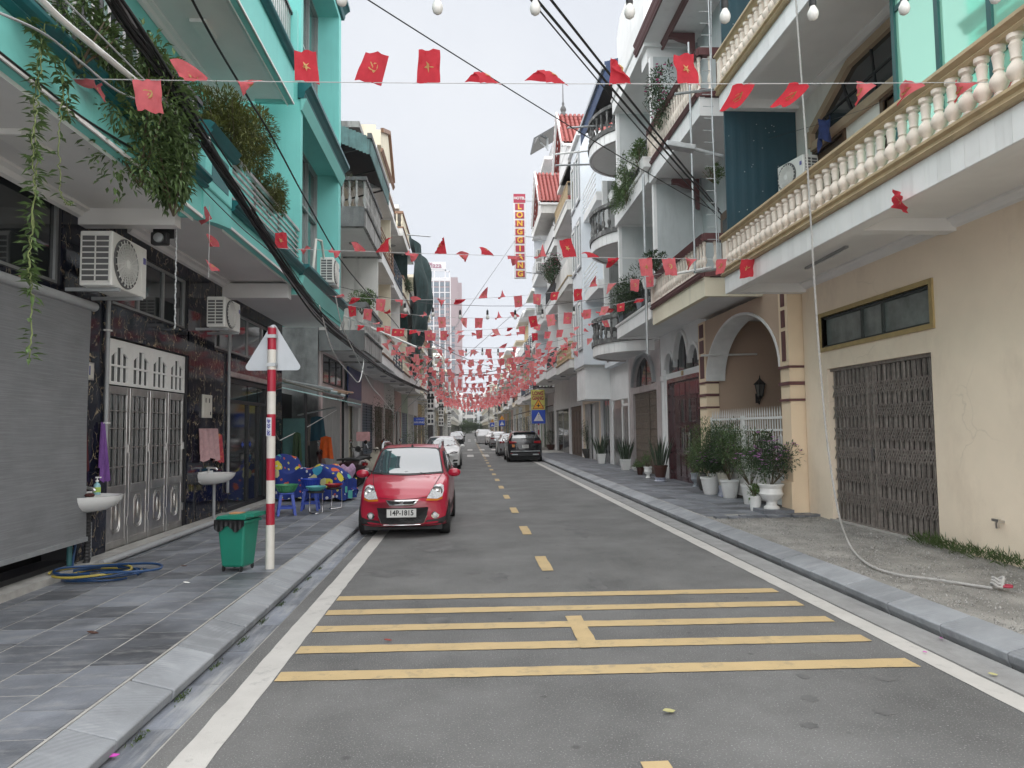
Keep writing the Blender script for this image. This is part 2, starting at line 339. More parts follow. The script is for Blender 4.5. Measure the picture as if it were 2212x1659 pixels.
q_c = N.new('ShaderNodeMapRange'); q_c.inputs['From Max'].default_value = .006; q_c.inputs['To Min'].default_value = 1; q_c.inputs['To Max'].default_value = 0; L.new(v_c.outputs['Distance'], q_c.inputs['Value'])
m_c = N.new('ShaderNodeTexNoise'); m_c.inputs['Scale'].default_value = .9; L.new(g_c.outputs['Position'], m_c.inputs['Vector']); k_c = N.new('ShaderNodeMapRange'); k_c.inputs['From Min'].default_value = .5; k_c.inputs['From Max'].default_value = .58; k_c.inputs['To Max'].default_value = .2; L.new(m_c.outputs['Fac'], k_c.inputs['Value'])
t_c = N.new('ShaderNodeMath'); t_c.operation = 'MULTIPLY'; L.new(q_c.outputs[0], t_c.inputs[0]); L.new(k_c.outputs[0], t_c.inputs[1]); x_c = N.new('ShaderNodeMixRGB'); x_c.inputs[2].default_value = (.26, .2, .15, 1); L.new(t_c.outputs[0], x_c.inputs[0]); L.new(b.inputs['Base Color'].links[0].from_socket, x_c.inputs[1]); L.new(x_c.outputs[0], b.inputs['Base Color'])
m_gold = mat('ochre_moulding', (.46, .35, .21), .55, .14, 5, .05, 30, streak=.4, scol=(.22, .16, .09), sscale=(6, 2, 8))
m_balu = mat('cream_baluster', (.70, .62, .54), .6, .1, 5, .05, 30, rnd=.08, streak=.3, scol=(.36, .30, .25), sscale=(8, 8, 2))
m_maroon = mat('maroon_trim', (.125, .05, .05), .5, .12, 4)
m_tilew = mat('white_wall_tile', (.76, .76, .75), .3, .05, 3, rnd=.05, streak=.25, scol=(.35, .34, .32), sscale=(8, 8, .6), sthr=.55)
m_tilep = mat('pinkish_wall_tile', (.46, .415, .41), .3, .1, 3, rnd=.08)
m_wood = mat('maroon_wood', (.045, .008, .011), .25, .25, 5, coat=.4)
m_brown = mat('brown_wood', (.10, .06, .035), .5, .25, 5)
m_rust = mat('rusty_brown_steel', (.23, .205, .185), .6, .3, 14, .1, 60, metal=.3, streak=.5, scol=(.36, .33, .30), sscale=(30, 30, 3), rnd=.12)
m_rtile = mat('red_roof_tile', (.27, .055, .045), .6, .3, 9, .2, 30, rnd=.1)
m_cream = mat('cream_paint', (.70, .64, .50), .75, .07, 1, .1, 30, streak=.4, scol=(.3, .27, .22), sscale=(2.5, 2.5, .3), sthr=.53)
m_browntrim = mat('brown_trim', (.24, .135, .085), .6, .12, 4)
m_pvc = mat('grey_pipe', (.33, .34, .35), .5, .08, 6)
m_whitep = mat('white_enamel', (.78, .78, .76), .35, .05, 5)
m_acw = mat('ac_casing', (.72, .72, .69), .45, .06, 3, streak=.3, scol=(.42, .41, .38), sscale=(3, 3, .6), sthr=.55)

def wallgrid(b, x0, x1, y0, y1, z0, z1, ops=()):
    ys = sorted({y0, y1, *[q for o in ops for q in o[:2]]}); ys = [q for q in ys if y0 <= q <= y1]
    for i in range(len(ys)-1):
        a, c = ys[i], ys[i+1]; cut = sorted([(o[2], o[3]) for o in ops if o[0] <= a and o[1] >= c]); z = z0
        for lo, hi in cut:
            if lo > z+1e-4: b.box(x0, a, z, x1, c, lo)
            z = max(z, hi)
        if z < z1-1e-4: b.box(x0, a, z, x1, c, z1)
    return b
def arch_pts(y0, y1, zs, rise, n=16): # points over the opening from y0 to y1
    c, r = (y0+y1)/2, (y1-y0)/2
    return [(c-r*math.cos(math.pi*i/n), zs+rise*math.sin(math.pi*i/n)) for i in range(n+1)]
def arch_header(b, x0, x1, y0, y1, zs, rise, ztop, n=16):
    p = arch_pts(y0, y1, zs, rise, n)
    for i in range(n): b.ext([p[i], p[i+1], (p[i+1][0], ztop), (p[i][0], ztop)], 'x', x0, x1)
    return b
def arch_band(b, x0, x1, y0, y1, zs, rise, wd, n=18):
    p = arch_pts(y0, y1, zs, rise, n); q = arch_pts(y0-wd, y1+wd, zs, rise+wd, n)
    for i in range(n): b.ext([p[i], p[i+1], q[i+1], q[i]], 'x', x0, x1)
    return b
def prof_run(b, prof, x, sgn, y0, y1, z):
    """moulding: profile (out, up) run along the street on plane x, sticking out to sgn"""
    return b.ext([(x+sgn*p, z+q) for p, q in prof], 'y', y0, y1)
CORN = [(0, 0), (.05, 0), (.06, .03), (.04, .045), (.075, .075), (.09, .115), (.10, .12), (.10, .15), (0, .15)]
def bal_mesh(h, r, m, n=10, name='baluster'):
    pr = [(.55, 0), (.55, .07), (.40, .09), (.42, .12), (.30, .15), (.62, .26), (.70, .33), (.60, .42), (.36, .50), (.30, .53), (.40, .56), (.34, .60), (.42, .78), (.46, .82), (.36, .85), (.34, .88), (.55, .92), (.55, 1.0)]
    b = MB(); b.lathe([(r*a/.7, h*c) for a, c in pr], n=n); return b.mesh(name, m, 40)
def ac_unit(label, loc, rz, wd=.82, dp=.32, ht=.62):
    """outdoor air conditioner; front (fan) faces local -Y, width along X, base at z=0"""
    r = root('air_conditioner', label, 'air conditioner', loc, rz, 'outdoor air conditioner units')
    b = MB(); b.box(-wd/2, -dp/2, .03, wd/2, dp/2, ht); add('casing', b, m_acw, r, local=True, bevel=.015)
    fx = -wd*.13; fr = ht*.42
    b = MB(); b.lathe([(fr+.015, 0), (fr+.015, -.012), (fr, -.016), (fr, -.004), (.02, -.004)], (fx, -dp/2-.001, ht*.52), 28, axis='y'); f = add('fan_housing', b, mat('fan_dark', (.11, .11, .112), .6), r, local=True)
    b = MB()
    for k in range(7): b.lathe([(fr*(k+1.5)/8.6+.004, 0), (fr*(k+1.5)/8.6+.004, -.008), (fr*(k+1.5)/8.6-.004, -.008), (fr*(k+1.5)/8.6-.004, 0)], (fx, -dp/2-.02, ht*.52), 24, axis='y')
    for k in range(22):
        a = 2*math.pi*k/22; b.bar((fx+.04*math.cos(a), -dp/2-.022, ht*.52+.04*math.sin(a)), (fx+fr*math.cos(a+.5), -dp/2-.022, ht*.52+fr*math.sin(a+.5)), .009)
    b.lathe([(.05, 0), (.05, -.014), (.0, -.016)], (fx, -dp/2-.018, ht*.52), 14, axis='y')
    add('fan_guard', b, m_acw, f, local=True)
    # side intake: dark grille cells with light ribs, on both ends
    for s in (-1, 1):
        b = MB(); b.box(s*wd/2, -dp*.40, .07, s*(wd/2+.004), dp*.42, ht-.05); g = add('side_grille', b, mat('fan_dark', (.11, .11, .112), .6), r, local=True)
        b = MB(); x0, x1 = s*(wd/2+.0045), s*(wd/2+.012)
        for k in range(9): z = .07+(ht-.13)*k/8; b.box(x0, -dp*.42, z, x1, dp*.44, z+.014)
        for k in range(3): y = -dp*.42+dp*.86*k/2-.006; b.box(x0, y, .07, x1, y+.014, ht-.046)
        add('grille_rib', b, m_acw, g, local=True)
    b = MB(); b.box(wd*.34, -dp/2-.006, .1, wd*.47, -dp/2, ht-.06); add('service_panel', b, m_acw, r, local=True)
    b = MB(); b.box(wd*.37, -dp/2-.011, ht*.68, wd*.44, -dp/2-.006, ht*.80); add('badge', b, mat('badge', (.12, .12, .35), .4), r, local=True)
    b = MB()
    for s in (-1, 1): b.box(s*wd*.33-.02, -dp/2-.02, -.01, s*wd*.33+.02, dp/2+.22, .03)
    add('bracket', b, m_galv, r, local=True)
    return r

# ================================================================== R1: beige house with ochre balustrades (right, nearest)
R1 = root('beige_house', 'beige house with ochre balustrade balcony, rusty folding gate and mint glass bay', 'house', (6.25, 8, .13))
b = MB(); wallgrid(b, 6.25, 6.5, -4, 12.78, 0, 4.5, [(9.17, 11.95, -.1, 2.74), (9.12, 12.09, 3.12, 3.66)]); add('wall', b, m_beige, R1)
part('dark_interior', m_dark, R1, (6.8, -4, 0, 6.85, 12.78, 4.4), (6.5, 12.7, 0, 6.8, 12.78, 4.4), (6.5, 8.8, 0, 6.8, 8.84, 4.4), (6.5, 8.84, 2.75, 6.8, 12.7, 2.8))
part('gate_threshold', m_grout, R1, (6.22, 9.1, .08, 6.5, 12.0, .155))
# folding scissor gate
gt = part('folding_gate', m_rust, R1, (6.30, 9.17, 2.69, 6.44, 11.95, 2.74)); part('gate_track', m_rust, gt, (6.31, 9.17, .15, 6.43, 11.95, .17))
sm = MB().box(-.016, -.011, .17, .016, .011, 2.69).mesh('gate_slat', m_rust); n = 46
for i in range(n):
    y = 9.2+2.72*i/(n-1); o = add('gate_slat', sm, None, gt, (6.345+(.018 if i % 2 else 0), y, 0)); o.rotation_euler = (0, 0, jit(.3))
for zc in (.55, .92, 1.30, 1.62, 1.98, 2.34):
    b = MB()
    for i in range(n-2):
        y = 9.2+2.72*i/(n-1); d = 2*2.72/(n-1); z = zc+jit(.01)
        b.bar((6.325, y, z-.1), (6.325, y+d, z+.1), .008, .016); b.bar((6.317, y, z+.1), (6.317, y+d, z-.1), .008, .016)
    add('gate_lattice', b, m_rust, gt)
part('gate_lock', m_steel, gt, (6.30, 10.72, 1.2, 6.33, 10.80, 1.4)); part('gate_stile', m_rust, gt, (6.31, 10.66, .17, 6.36, 10.70, 2.69), (6.31, 10.82, .17, 6.36, 10.86, 2.69))
# strip window over the gate
wn = part('window', mat('olive_frame', (.36, .27, .12), .6, .15, 6), R1, (6.22, 9.05, 3.66, 6.4, 12.16, 3.73), (6.22, 9.05, 3.05, 6.4, 12.16, 3.12), (6.22, 9.05, 3.12, 6.4, 9.12, 3.66), (6.22, 12.09, 3.12, 6.4, 12.16, 3.66))
part('inner_frame', mat('dark_frame', (.05, .06, .055), .6), wn, (6.30, 9.12, 3.62, 6.36, 12.09, 3.66), (6.30, 9.12, 3.12, 6.36, 12.09, 3.16), (6.30, 10.33, 3.16, 6.35, 10.36, 3.62), (6.30, 10.9, 3.16, 6.35, 10.93, 3.62))
mg = mat('dusty_glass', (.17, .20, .19), .35, .4, 3, spec=.7, streak=.5, scol=(.09, .10, .10), sscale=(3, 3, .5))
for ya, yb in ((9.12, 10.33), (10.36, 10.9), (10.93, 12.09)): part('pane', mg, wn, (6.345, ya, 3.16, 6.352, yb, 3.62))
# balcony over the street: slab, tiles, mouldings, balustrade
def r1_balcony(zb, y0, y1, rail_h, upper):
    part('balcony_slab', m_soffit, R1, (4.83, y0, zb+.17, 6.25, y1, zb+.34))
    part('edge_beam', m_soffit, R1, (4.83, y0, zb+.005, 5.0, y1, zb+.17), (5.0, y1-.2, zb+.005, 6.25, y1, zb+.17), (5.0, 8.55, zb+.01, 6.25, 8.75, zb+.17))
    b = MB(); prof_run(b, [(0, 0), (.12, 0), (.12, -.03), (.08, -.05), (.05, -.1), (0, -.12)], 6.25, -1, y0, y1-.2, zb+.17); prof_run(b, [(0, 0), (.08, 0), (.06, -.04), (0, -.08)], 5.0, 1, y0, y1-.2, zb+.17)
    add('ceiling_cornice', b, m_soffit, R1)
    fs = part('fascia', m_white_p, R1, (4.81, y0, zb, 4.83, y1, zb+.33))
    tm = MB().box(-.012, -.098, 0, 0, .098, .32).mesh('fascia_tile', m_tilew); y = y1-.1
    while y > y0: add('fascia_tile', tm, None, fs, (4.809+jit(.001), y, zb+.004)); y -= .2
    b = MB(); prof_run(b, [(-.1, 0), (.06, 0), (.085, .03), (.055, .055), (.055, .085), (.09, .11), (.09, .14), (-.1, .14)], 4.81, -1, y0, y1+.03, zb+.33); add('base_moulding', b, m_gold, R1)
    zr = zb+.47; hb = rail_h
    bm = bal_mesh(hb, .084, m_balu, 14)
    rl = MB(); prof_run(rl, [(-.09, 0), (.03, 0), (.05, .03), (.035, .05), (.06, .075), (.085, .09), (.085, .125), (.02, .145), (-.09, .145)], 4.81, -1, y0, y1+.04, zr+hb); rl = add('balustrade_rail', rl, m_gold, R1)
    y = y1-.28
    while y > y0+.1: o = add('baluster', bm, None, rl, (4.835, y, zr)); o.rotation_euler = (0, 0, random.random()*3); y -= .205
    part('newel_post', m_balu, rl, (4.77, y1-.17, zr, 4.92, y1, zr+hb))
r1_balcony(4.22, 3.2, 12.8, .50, 0); r1_balcony(7.70, 3.2, 12.8, .52, 1)
# upper storey wall, half-octagon arch window, doors
mw = mat('cream_white_wall', (.72, .70, .65), .8, .07, .8, .1, 30, streak=.4, scol=(.42, .40, .36), sscale=(2, 2, .4))
b = MB(); wallgrid(b, 6.25, 6.5, 3, 12.8, 4.55, 7.87, [(11.1, 12.05, 4.6, 6.6), (9.0, 9.95, 4.6, 6.6)]); wallgrid(b, 6.25, 6.5, 3, 12.8, 8.04, 12.2); add('upper_wall', b, mw, R1)
part('roof_slab', m_soffit, R1, (4.9, 3, 12.2, 10, 12.8, 12.4), (6.25, 12.6, 7.87, 10, 12.8, 12.2))
for y0 in (11.1, 9.0):
    d = part('door', m_brown, R1, (6.29, y0, 4.6, 6.33, y0+.95, 6.6)); part('door_frame', m_brown, d, (6.22, y0-.08, 4.56, 6.29, y0, 6.68), (6.22, y0+.95, 4.56, 6.29, y0+1.03, 6.68), (6.22, y0, 6.6, 6.29, y0+.95, 6.68))
    for k in range(2):
        for z0, z1 in ((4.75, 5.45), (5.6, 6.5)): part('door_panel', m_brown, d, (6.27, y0+.08+.43*k, z0, 6.29, y0+.43+.43*k, z1))
aw = [(8.9, 6.72), (12.05, 6.72), (12.05, 7.02), (10.75, 7.60), (8.9, 7.60)]
b = MB(); b.ext(aw, 'x', 6.23, 6.248); A = add('arch_window', b, m_glass, R1)
b = MB()
for p, q in ((0, 1), (1, 2), (2, 3), (3, 4), (4, 0)): b.bar((6.2, *aw[p]), (6.2, *aw[q]), .1, .14)
add('window_frame', b, mat('tan_frame', (.38, .28, .19), .6), A)
b = MB()
for y in (9.5, 10.1, 10.75, 11.4): b.bar((6.225, y, 6.74), (6.225, y+(.35 if y > 10.2 else .1), 7.55 if y < 11 else 7.2), .03)
b.bar((6.225, 8.95, 7.15), (6.225, 11.7, 7.1), .03); add('muntin', b, m_iron, A)
# blue sheet-metal side screens
m_blue = mat('petrol_blue_sheet', (.014, .05, .068), .5, .12, 1, .03, 20)
for z0, z1 in ((5.16, 7.7), (8.72, 11.6)):
    b = MB(); n = 28
    pts = [(4.86+1.38*i/n, 12.74+(.003 if i % 4 in (1, 2) else 0)) for i in range(n+1)]
    b.ext(pts+[(6.24, 12.775), (4.86, 12.775)], 'z', z0, z1); s = add('metal_screen', b, m_blue, R1)
    b = MB(); random.seed(3)
    for k in range(26): x, z = 4.92+1.25*random.random(), z0+.1+(z1-z0-.2)*random.random(); b.lathe([(.009, 0), (.009, -.008), (.002, -.01)], (x, 12.738, z), 6, axis='y')
    add('screw_heads', b, m_galv, s, kind='stuff')
# mint glass bay
m_mint = mat('mint_mirror_glass', (.52, .95, .75), .04, .03, .5, spec=.8, metal=.55)
m_dkgreen = mat('dark_green_frame', (.012, .085, .085), .4, .1, 3)
gb = part('glass_bay', m_dkgreen, R1, (5.42, 4.0, 4.56, 6.25, 4.06, 7.87), (5.42, 4.06, 4.56, 6.25, 8.40, 4.62), (5.46, 8.34, 4.62, 6.25, 8.4, 7.87))
ys = [4.06, 5.0, 6.2, 7.0, 7.06, 8.34]
for y in (4.9, 6.15, 6.75, 7.55, 8.36): part('mullion', m_dkgreen, gb, (5.40, y-.035, 4.62, 5.47, y+.035, 7.87))
for z in (5.55, 7.0): part('transom', m_dkgreen, gb, (5.41, 4.06, z-.035, 5.468, 8.32, z+.035))
for ya, yb in ((4.06, 4.865), (4.935, 6.115), (6.185, 6.715), (6.785, 7.515), (7.585, 8.325)):
    for za, zb_ in ((4.62, 5.515), (5.585, 6.965), (7.035, 7.87)): part('pane', m_mint if ya > 4.5 else m_glass, gb, (5.43, ya, za, 5.445, yb, zb_))
# small items on R1
part('wall_tap', m_steel, R1, (6.16, 8.0, .60, 6.25, 8.03, .63), (6.14, 7.96, .62, 6.17, 8.07, .65), (6.155, 8.0, .54, 6.185, 8.03, .6))
tl = root('tube_light', 'long bare tube light fixed under the beige house balcony', 'tube light', (5.6, 10.6, 4.36))
b = MB(); b.bar((5.55, 9.9, 4.37), (5.62, 11.3, 4.37), .05, .035); add('batten', b, m_pvc, tl)
b = MB(); b.tube([(5.56, 9.97, 4.335), (5.62, 11.22, 4.335)], .014, 8); add('tube', b, m_whitep, tl)
ac_unit('dusty air conditioner beside the blue metal screen on upper balcony', (5.95, 12.15, 5.95), R(-90+12), .72, .3, .56)
# laundry
b = MB(); b.grid(lambda u, v: (5.95+.05*math.sin(u*9)+.02*math.sin(v*5+u*20), 11.0+.42*u, 6.86-.45*v*(1-.25*math.sin(u*3.3))-.05*math.sin(u*7)), 18, 8)
tag(add('blue_cloth', b, mat('blue_laundry', (.02, .035, .12), .9, .3, 12), smooth=60), 'dark blue cloth drying behind the ochre balustrade', 'laundry')
b = MB(); b.tube([sv(1660, 300, Y=12.6), sv(1770, 268, Y=11.6), sv(1870, 235, X=5.95), sv(1915, 215, X=6.1)], .004, 5); tag(add('clothes_line', b, m_iron), 'thin dark clothes line strung across the upper balcony', 'line')
# ================================================================== R2: house with arched porch and maroon-trimmed balustrades
R2 = root('arched_porch_house', 'beige house with arched porch, white gate and maroon trimmed balconies', 'house', (6.1, 15.3, .14))
m_tan = mat('tan_porch', (.50, .37, .28), .85, .06, .8, .08, 30)
m_bcol = mat('porch_beige', (.78, .63, .45), .75, .06, 1.2)
for y0, y1 in ((12.82, 13.20), (17.45, 17.98)):
    c = part('column', m_bcol, R2, (5.98, y0, .1, 6.3, y1, 4.42))
    for z0, z1 in ((2.98, 3.55), (3.62, 3.95), (4.02, 4.36)): part('inlay_panel', m_maroon, c, (5.965, y0+.11, z0, 5.98, y1-.11, z1), bevel=.006)
    for z in (2.22, 2.52, 2.84): part('capital_band', m_maroon, c, (5.945, y0-.02, z, 6.3, y1+.02, z+.045 if z != 2.52 else z+.065))
    part('plinth', m_maroon, c, (5.955, y0+.06, .14, 5.98, y1-.06, .62)); part('plinth_block', m_bcol, c, (5.93, y0-.03, .1, 5.98, y1+.03, .72))
b = MB(); arch_header(b, 5.99, 6.42, 13.20, 17.45, 2.9, 1.36, 4.42, 22); add('arch_wall', b, m_tan, R2)
b = MB(); arch_band(b, 5.97, 6.45, 13.26, 17.39, 2.9, 1.30, .055, 26); add('arch_reveal', b, mat('arch_white', (.74, .74, .73), .7), R2)
part('porch_wall', m_tan, R2, (6.3, 17.5, .1, 10, 17.95, 4.42), (9.9, 12.8, .1, 10, 17.5, 4.42)); part('porch_ceiling', m_soffit, R2, (6.43, 12.8, 4.42, 10, 18, 4.6)); part('porch_side', m_bcol, R2, (6.3, 12.8, .1, 9.9, 13.0, 4.42))
part('porch_floor', m_stone, R2, (6.3, 13, .1, 9.9, 17.5, .16))
# white gate
gw = part('white_gate', m_whitep, R2, (6.06, 13.3, .22, 6.1, 15.34, .26), (6.06, 15.4, .22, 6.1, 17.42, .26), (6.06, 13.3, 1.9, 6.1, 15.34, 1.95), (6.06, 15.4, 1.9, 6.1, 17.42, 1.95), (6.06, 13.3, 1.66, 6.1, 17.42, 1.7), (6.06, 13.3, .80, 6.1, 17.42, .84))
bm = MB(); bm.box(-.009, -.009, .84, .009, .009, 1.99); bm.add([(-.012, -.012, 1.99), (.012, -.012, 1.99), (.012, .012, 1.99), (-.012, .012, 1.99), (0, 0, 2.17)], [(0, 1, 4), (1, 2, 4), (2, 3, 4), (3, 0, 4)]); bm = bm.mesh('gate_bar', m_whitep)
for i in range(34): add('gate_bar', bm, None, gw, (6.08, 13.38+.1205*i, 0))
for y0, y1 in ((13.3, 14.3), (14.34, 15.34), (15.4, 16.4), (16.44, 17.42)): part('gate_panel', m_whitep, gw, (6.07, y0+.02, .26, 6.085, y1-.02, .80))
for y in (13.31, 15.32, 15.4, 17.4): part('gate_post', m_whitep, gw, (6.05, y, .18, 6.11, y+.035, 1.99))
b = MB()
for i in range(11):
    y = 13.5+.362*i; b.tube([(6.075, y-.06, 1.25), (6.075, y-.06, 1.55), (6.075, y, 1.6), (6.075, y+.06, 1.55), (6.075, y+.06, 1.25)], .007, 5)
add('gate_scrolls', b, m_whitep, gw)
# maroon balconies
def r2_balcony(zb, rail_h, y0=13.95, y1=18.0, X=4.8):
    part('balcony_slab', m_soffit, R2, (X+.03, y0, zb+.16, 6.3, y1, zb+.3)); part('fascia', m_cream if zb < 6 else m_white_p, R2, (X, y0-.02, zb, X+.12, y1, zb+.40), (X+.12, y0-.02, zb, 6.3, y0+.1, zb+.38))
    pts = [(6.2, y0-.02), (X+.25, y0-.02), (X-.02, y0+.3), (X-.02, y1)]
    pm = [(-.1, 0), (.05, 0), (.08, .05), (.03, .09), (.05, .13), (-.1, .15)]
    b = MB(); prof_run(b, pm, X, -1, y0, y1, zb+.40); b.box(X, y0-.07, zb+.40, 6.2, y0+.1, zb+.55); add('base_moulding', b, m_maroon, R2)
    zr = zb+.55; rl = MB(); prof_run(rl, [(-.1, 0), (.04, 0), (.07, .05), (.03, .08), (.06, .13), (0, .16), (-.1, .16)], X, -1, y0-.03, y1, zr+rail_h); rl.box(X, y0-.08, zr+rail_h, 6.2, y0+.1, zr+rail_h+.155); rl = add('balustrade_rail', rl, m_maroon, R2)
    bm = bal_mesh(rail_h, .055, m_balu, 10); y = y0+.06
    while y < y1-.1: add('baluster', bm, None, rl, (X+.04, y, zr)); y += .19
    for k in range(6): add('baluster', bm, None, rl, (X+.25+.2*k, y0+.01, zr))
    part('newel_post', m_balu, rl, (X-.03, y1-.14, zr-.02, X+.14, y1+.02, zr+rail_h+.02))
r2_balcony(4.40, .58); r2_balcony(8.15, .72)
part('roof_slab', m_white_p, R2, (4.8, 13.4, 12.1, 6.5, 19.0, 12.3)); part('roof_beam', m_white_p, R2, (4.9, 18.3, 11.6, 6.5, 18.9, 12.1))
b = MB(); prof_run(b, CORN, 4.8, -1, 13.4, 19.02, 12.12); prof_run(b, CORN, 4.8, -1, 13.4, 19.02, 12.32); prof_run(b, CORN, 5.35, -1, 13.4, 18.3, 11.95); add('roof_moulding', b, m_maroon, R2)
m_grey = mat('blue_grey_wall', (.46, .49, .495), .85, .1, .8, .15, 25, streak=.45, scol=(.25, .27, .275), sscale=(2.5, 2.5, .35), sthr=.5)
part('upper_wall', m_grey, R2, (6.2, 12.8, 4.6, 6.4, 18, 8.3), (6.2, 12.8, 8.45, 6.4, 18, 12.1)); part('house_body', m_grey, R2, (6.4, 12.8, 4.6, 10, 18, 12.1))
part('party_wall', m_grey, R2, (4.98, 18.0, 4.7, 6.4, 18.14, 8.15), (4.98, 18.0, 8.45, 6.4, 18.14, 11.6)); part('party_edge', m_white_p, R2, (4.9, 17.99, 4.6, 4.98, 18.15, 8.15), (4.9, 17.99, 8.45, 4.98, 18.15, 11.6))
for z in (4.7, 8.5):
    d = part('door', m_brown, R2, (6.16, 15, z, 6.2, 16.6, z+2.2)); part('pane', m_glass, d, (6.15, 15.15, z+.9, 6.16, 15.7, z+2.0), (6.15, 15.9, z+.9, 6.16, 16.45, z+2.0))
# ornate maroon bracket ends under slabs near the neighbour
for z in (7.6, 11.5):
    b = MB(); b.ext([(5.3, z+.55), (6.0, z+.55), (6.0, z-.25), (5.92, z-.2), (5.9, z+.1), (5.8, z+.3), (5.6, z+.35), (5.45, z+.42), (5.3, z+.42)], 'y', 17.6, 17.72); add('scroll_bracket', b, m_maroon, R2)
# lantern on the porch wall
def lantern(label, loc, rz=0, s=1.0):
    r = root('wall_lantern', label, 'lantern', loc, rz, 'carriage lanterns'); r.scale = (s, s, s)
    b = MB(); b.lathe([(.05, .02), (.06, .03), (.1, .25), (.1, .26), (.0, .26)], n=6); add('glass', b, mat('lantern_glass', (.12, .12, .11), .2, spec=.8), r, local=True)
    b = MB(); b.lathe([(.14, .26), (.13, .275), (.07, .33), (.03, .37), (.012, .40), (.012, .43), (.0, .47)], n=6); b.lathe([(.0, -.07), (.03, -.04), (.05, 0), (.065, .02), (.03, .03)], n=6)
    for k in range(6):
        a = 2*math.pi*k/6; b.bar((.06*math.cos(a), .06*math.sin(a), .02), (.105*math.cos(a), .105*math.sin(a), .26), .012)
    add('frame', b, m_iron, r, local=True)
    b = MB(); b.tube([(0, .0, -.05), (0, .06, -.14), (0, .12, -.1), (0, .16, -.02)], .014, 6); b.box(-.04, .15, -.12, .04, .18, .08); add('arm', b, m_iron, r, local=True)
    return r
lantern('black carriage lantern on the tan wall inside the arched porch', (7.3, 17.31, 2.48), 0, 1.2)
# ================================================================== R3: white house with maroon double door and triple arch window
R3 = root('triple_arch_house', 'white house with maroon double door under a triple arched window', 'house', (6.2, 20.2, .14))
b = MB(); wallgrid(b, 6.2, 6.4, 18, 22.4, 0, 3.36, [(18.55, 21.6, -.1, 3.2)]); A3 = ((18.5, 19.45, 3.55, .48), (19.45, 20.85, 3.55, .98), (20.85, 21.8, 3.55, .48))
wallgrid(b, 6.2, 6.4, 18, 18.5, 3.36, 4.85); wallgrid(b, 6.2, 6.4, 21.8, 22.4, 3.36, 4.85)
for y0, y1, zs, rs in A3: arch_header(b, 6.2, 6.4, y0, y1, zs, rs, 4.85, 14)
wallgrid(b, 6.2, 6.4, 18.5, 21.8, 3.3601, 3.40); add('wall', b, m_white_p, R3)
wa = part('arched_window', m_glass, R3, (6.3, 18.5, 3.40, 6.32, 21.8, 4.6))
b = MB()
for y0, y1, zs, rs in A3: arch_band(b, 6.13, 6.21, y0+.03, y1-.03, zs, rs-.02, .09, 16)
add('arch_moulding', b, mat('arch_white', (.74, .74, .73), .7), wa)
part('muntin', m_iron, wa, (6.28, 19.43, 3.4, 6.3, 19.47, 4.0), (6.28, 20.83, 3.4, 6.3, 20.87, 4.0), (6.28, 20.13, 3.4, 6.3, 20.17, 4.5))
dr = part('double_door', m_wood, R3, (6.28, 18.62, .16, 6.33, 20.08, 3.1), (6.28, 20.1, .16, 6.33, 21.54, 3.1)); part('door_frame', m_wood, dr, (6.17, 18.5, .15, 6.28, 18.62, 3.22), (6.17, 21.54, .15, 6.28, 21.66, 3.22), (6.17, 18.62, 3.1, 6.28, 21.54, 3.22))
for k in range(4):
    y = 18.7+.365*k+(.03 if k > 1 else 0)
    y = [18.7, 19.2, 20.2, 20.75][k]; w_ = [.45, .8, .5, .7][k]
    for z0, z1 in ((.3, .95), (1.08, 1.75), (1.9, 2.55)): part('door_panel', m_wood, dr, (6.262, y, z0, 6.28, y+.40, z1), bevel=.01)
    part('door_panel', mat('maroon_top', (.11, .012, .02), .3, .1, 3, coat=.3), dr, (6.262, y-.03, 2.68, 6.28, y+.45, 3.04), bevel=.01)
for y in (19.72, 20.42): part('louvre', m_glass, dr, (6.255, y-.1, 1.9, 6.262, y+.1, 2.55), (6.255, y-.1, 1.1, 6.262, y+.1, 1.7))
for y in (19.97, 20.2): part('door_handle', m_steel, dr, (6.19, y, 1.0, 6.215, y+.02, 1.6), (6.21, y, 1.05, 6.28, y+.02, 1.07), (6.21, y, 1.53, 6.28, y+.02, 1.55))
for y in (18.28, 21.95): part('pilaster', m_white_p, R3, (6.14, y-.13, .1, 6.2, y+.13, 3.2), (6.10, y-.17, 3.2, 6.2, y+.17, 3.36), (6.1, y-.17, .1, 6.14, y+.17, .5))
hn = part('house_number_plate', mat('navy_plate', (.02, .03, .14), .35), R3, (6.185, 18.14, 2.42, 6.198, 18.32, 2.62))
text('house_number', '5', .15, m_whitep, hn, (6.183, 18.23, 2.52), (R(90), 0, R(-90)))
part('door_crest', m_gold, R3, (6.15, 20.0, 3.24, 6.2, 20.14, 3.38), bevel=.02)
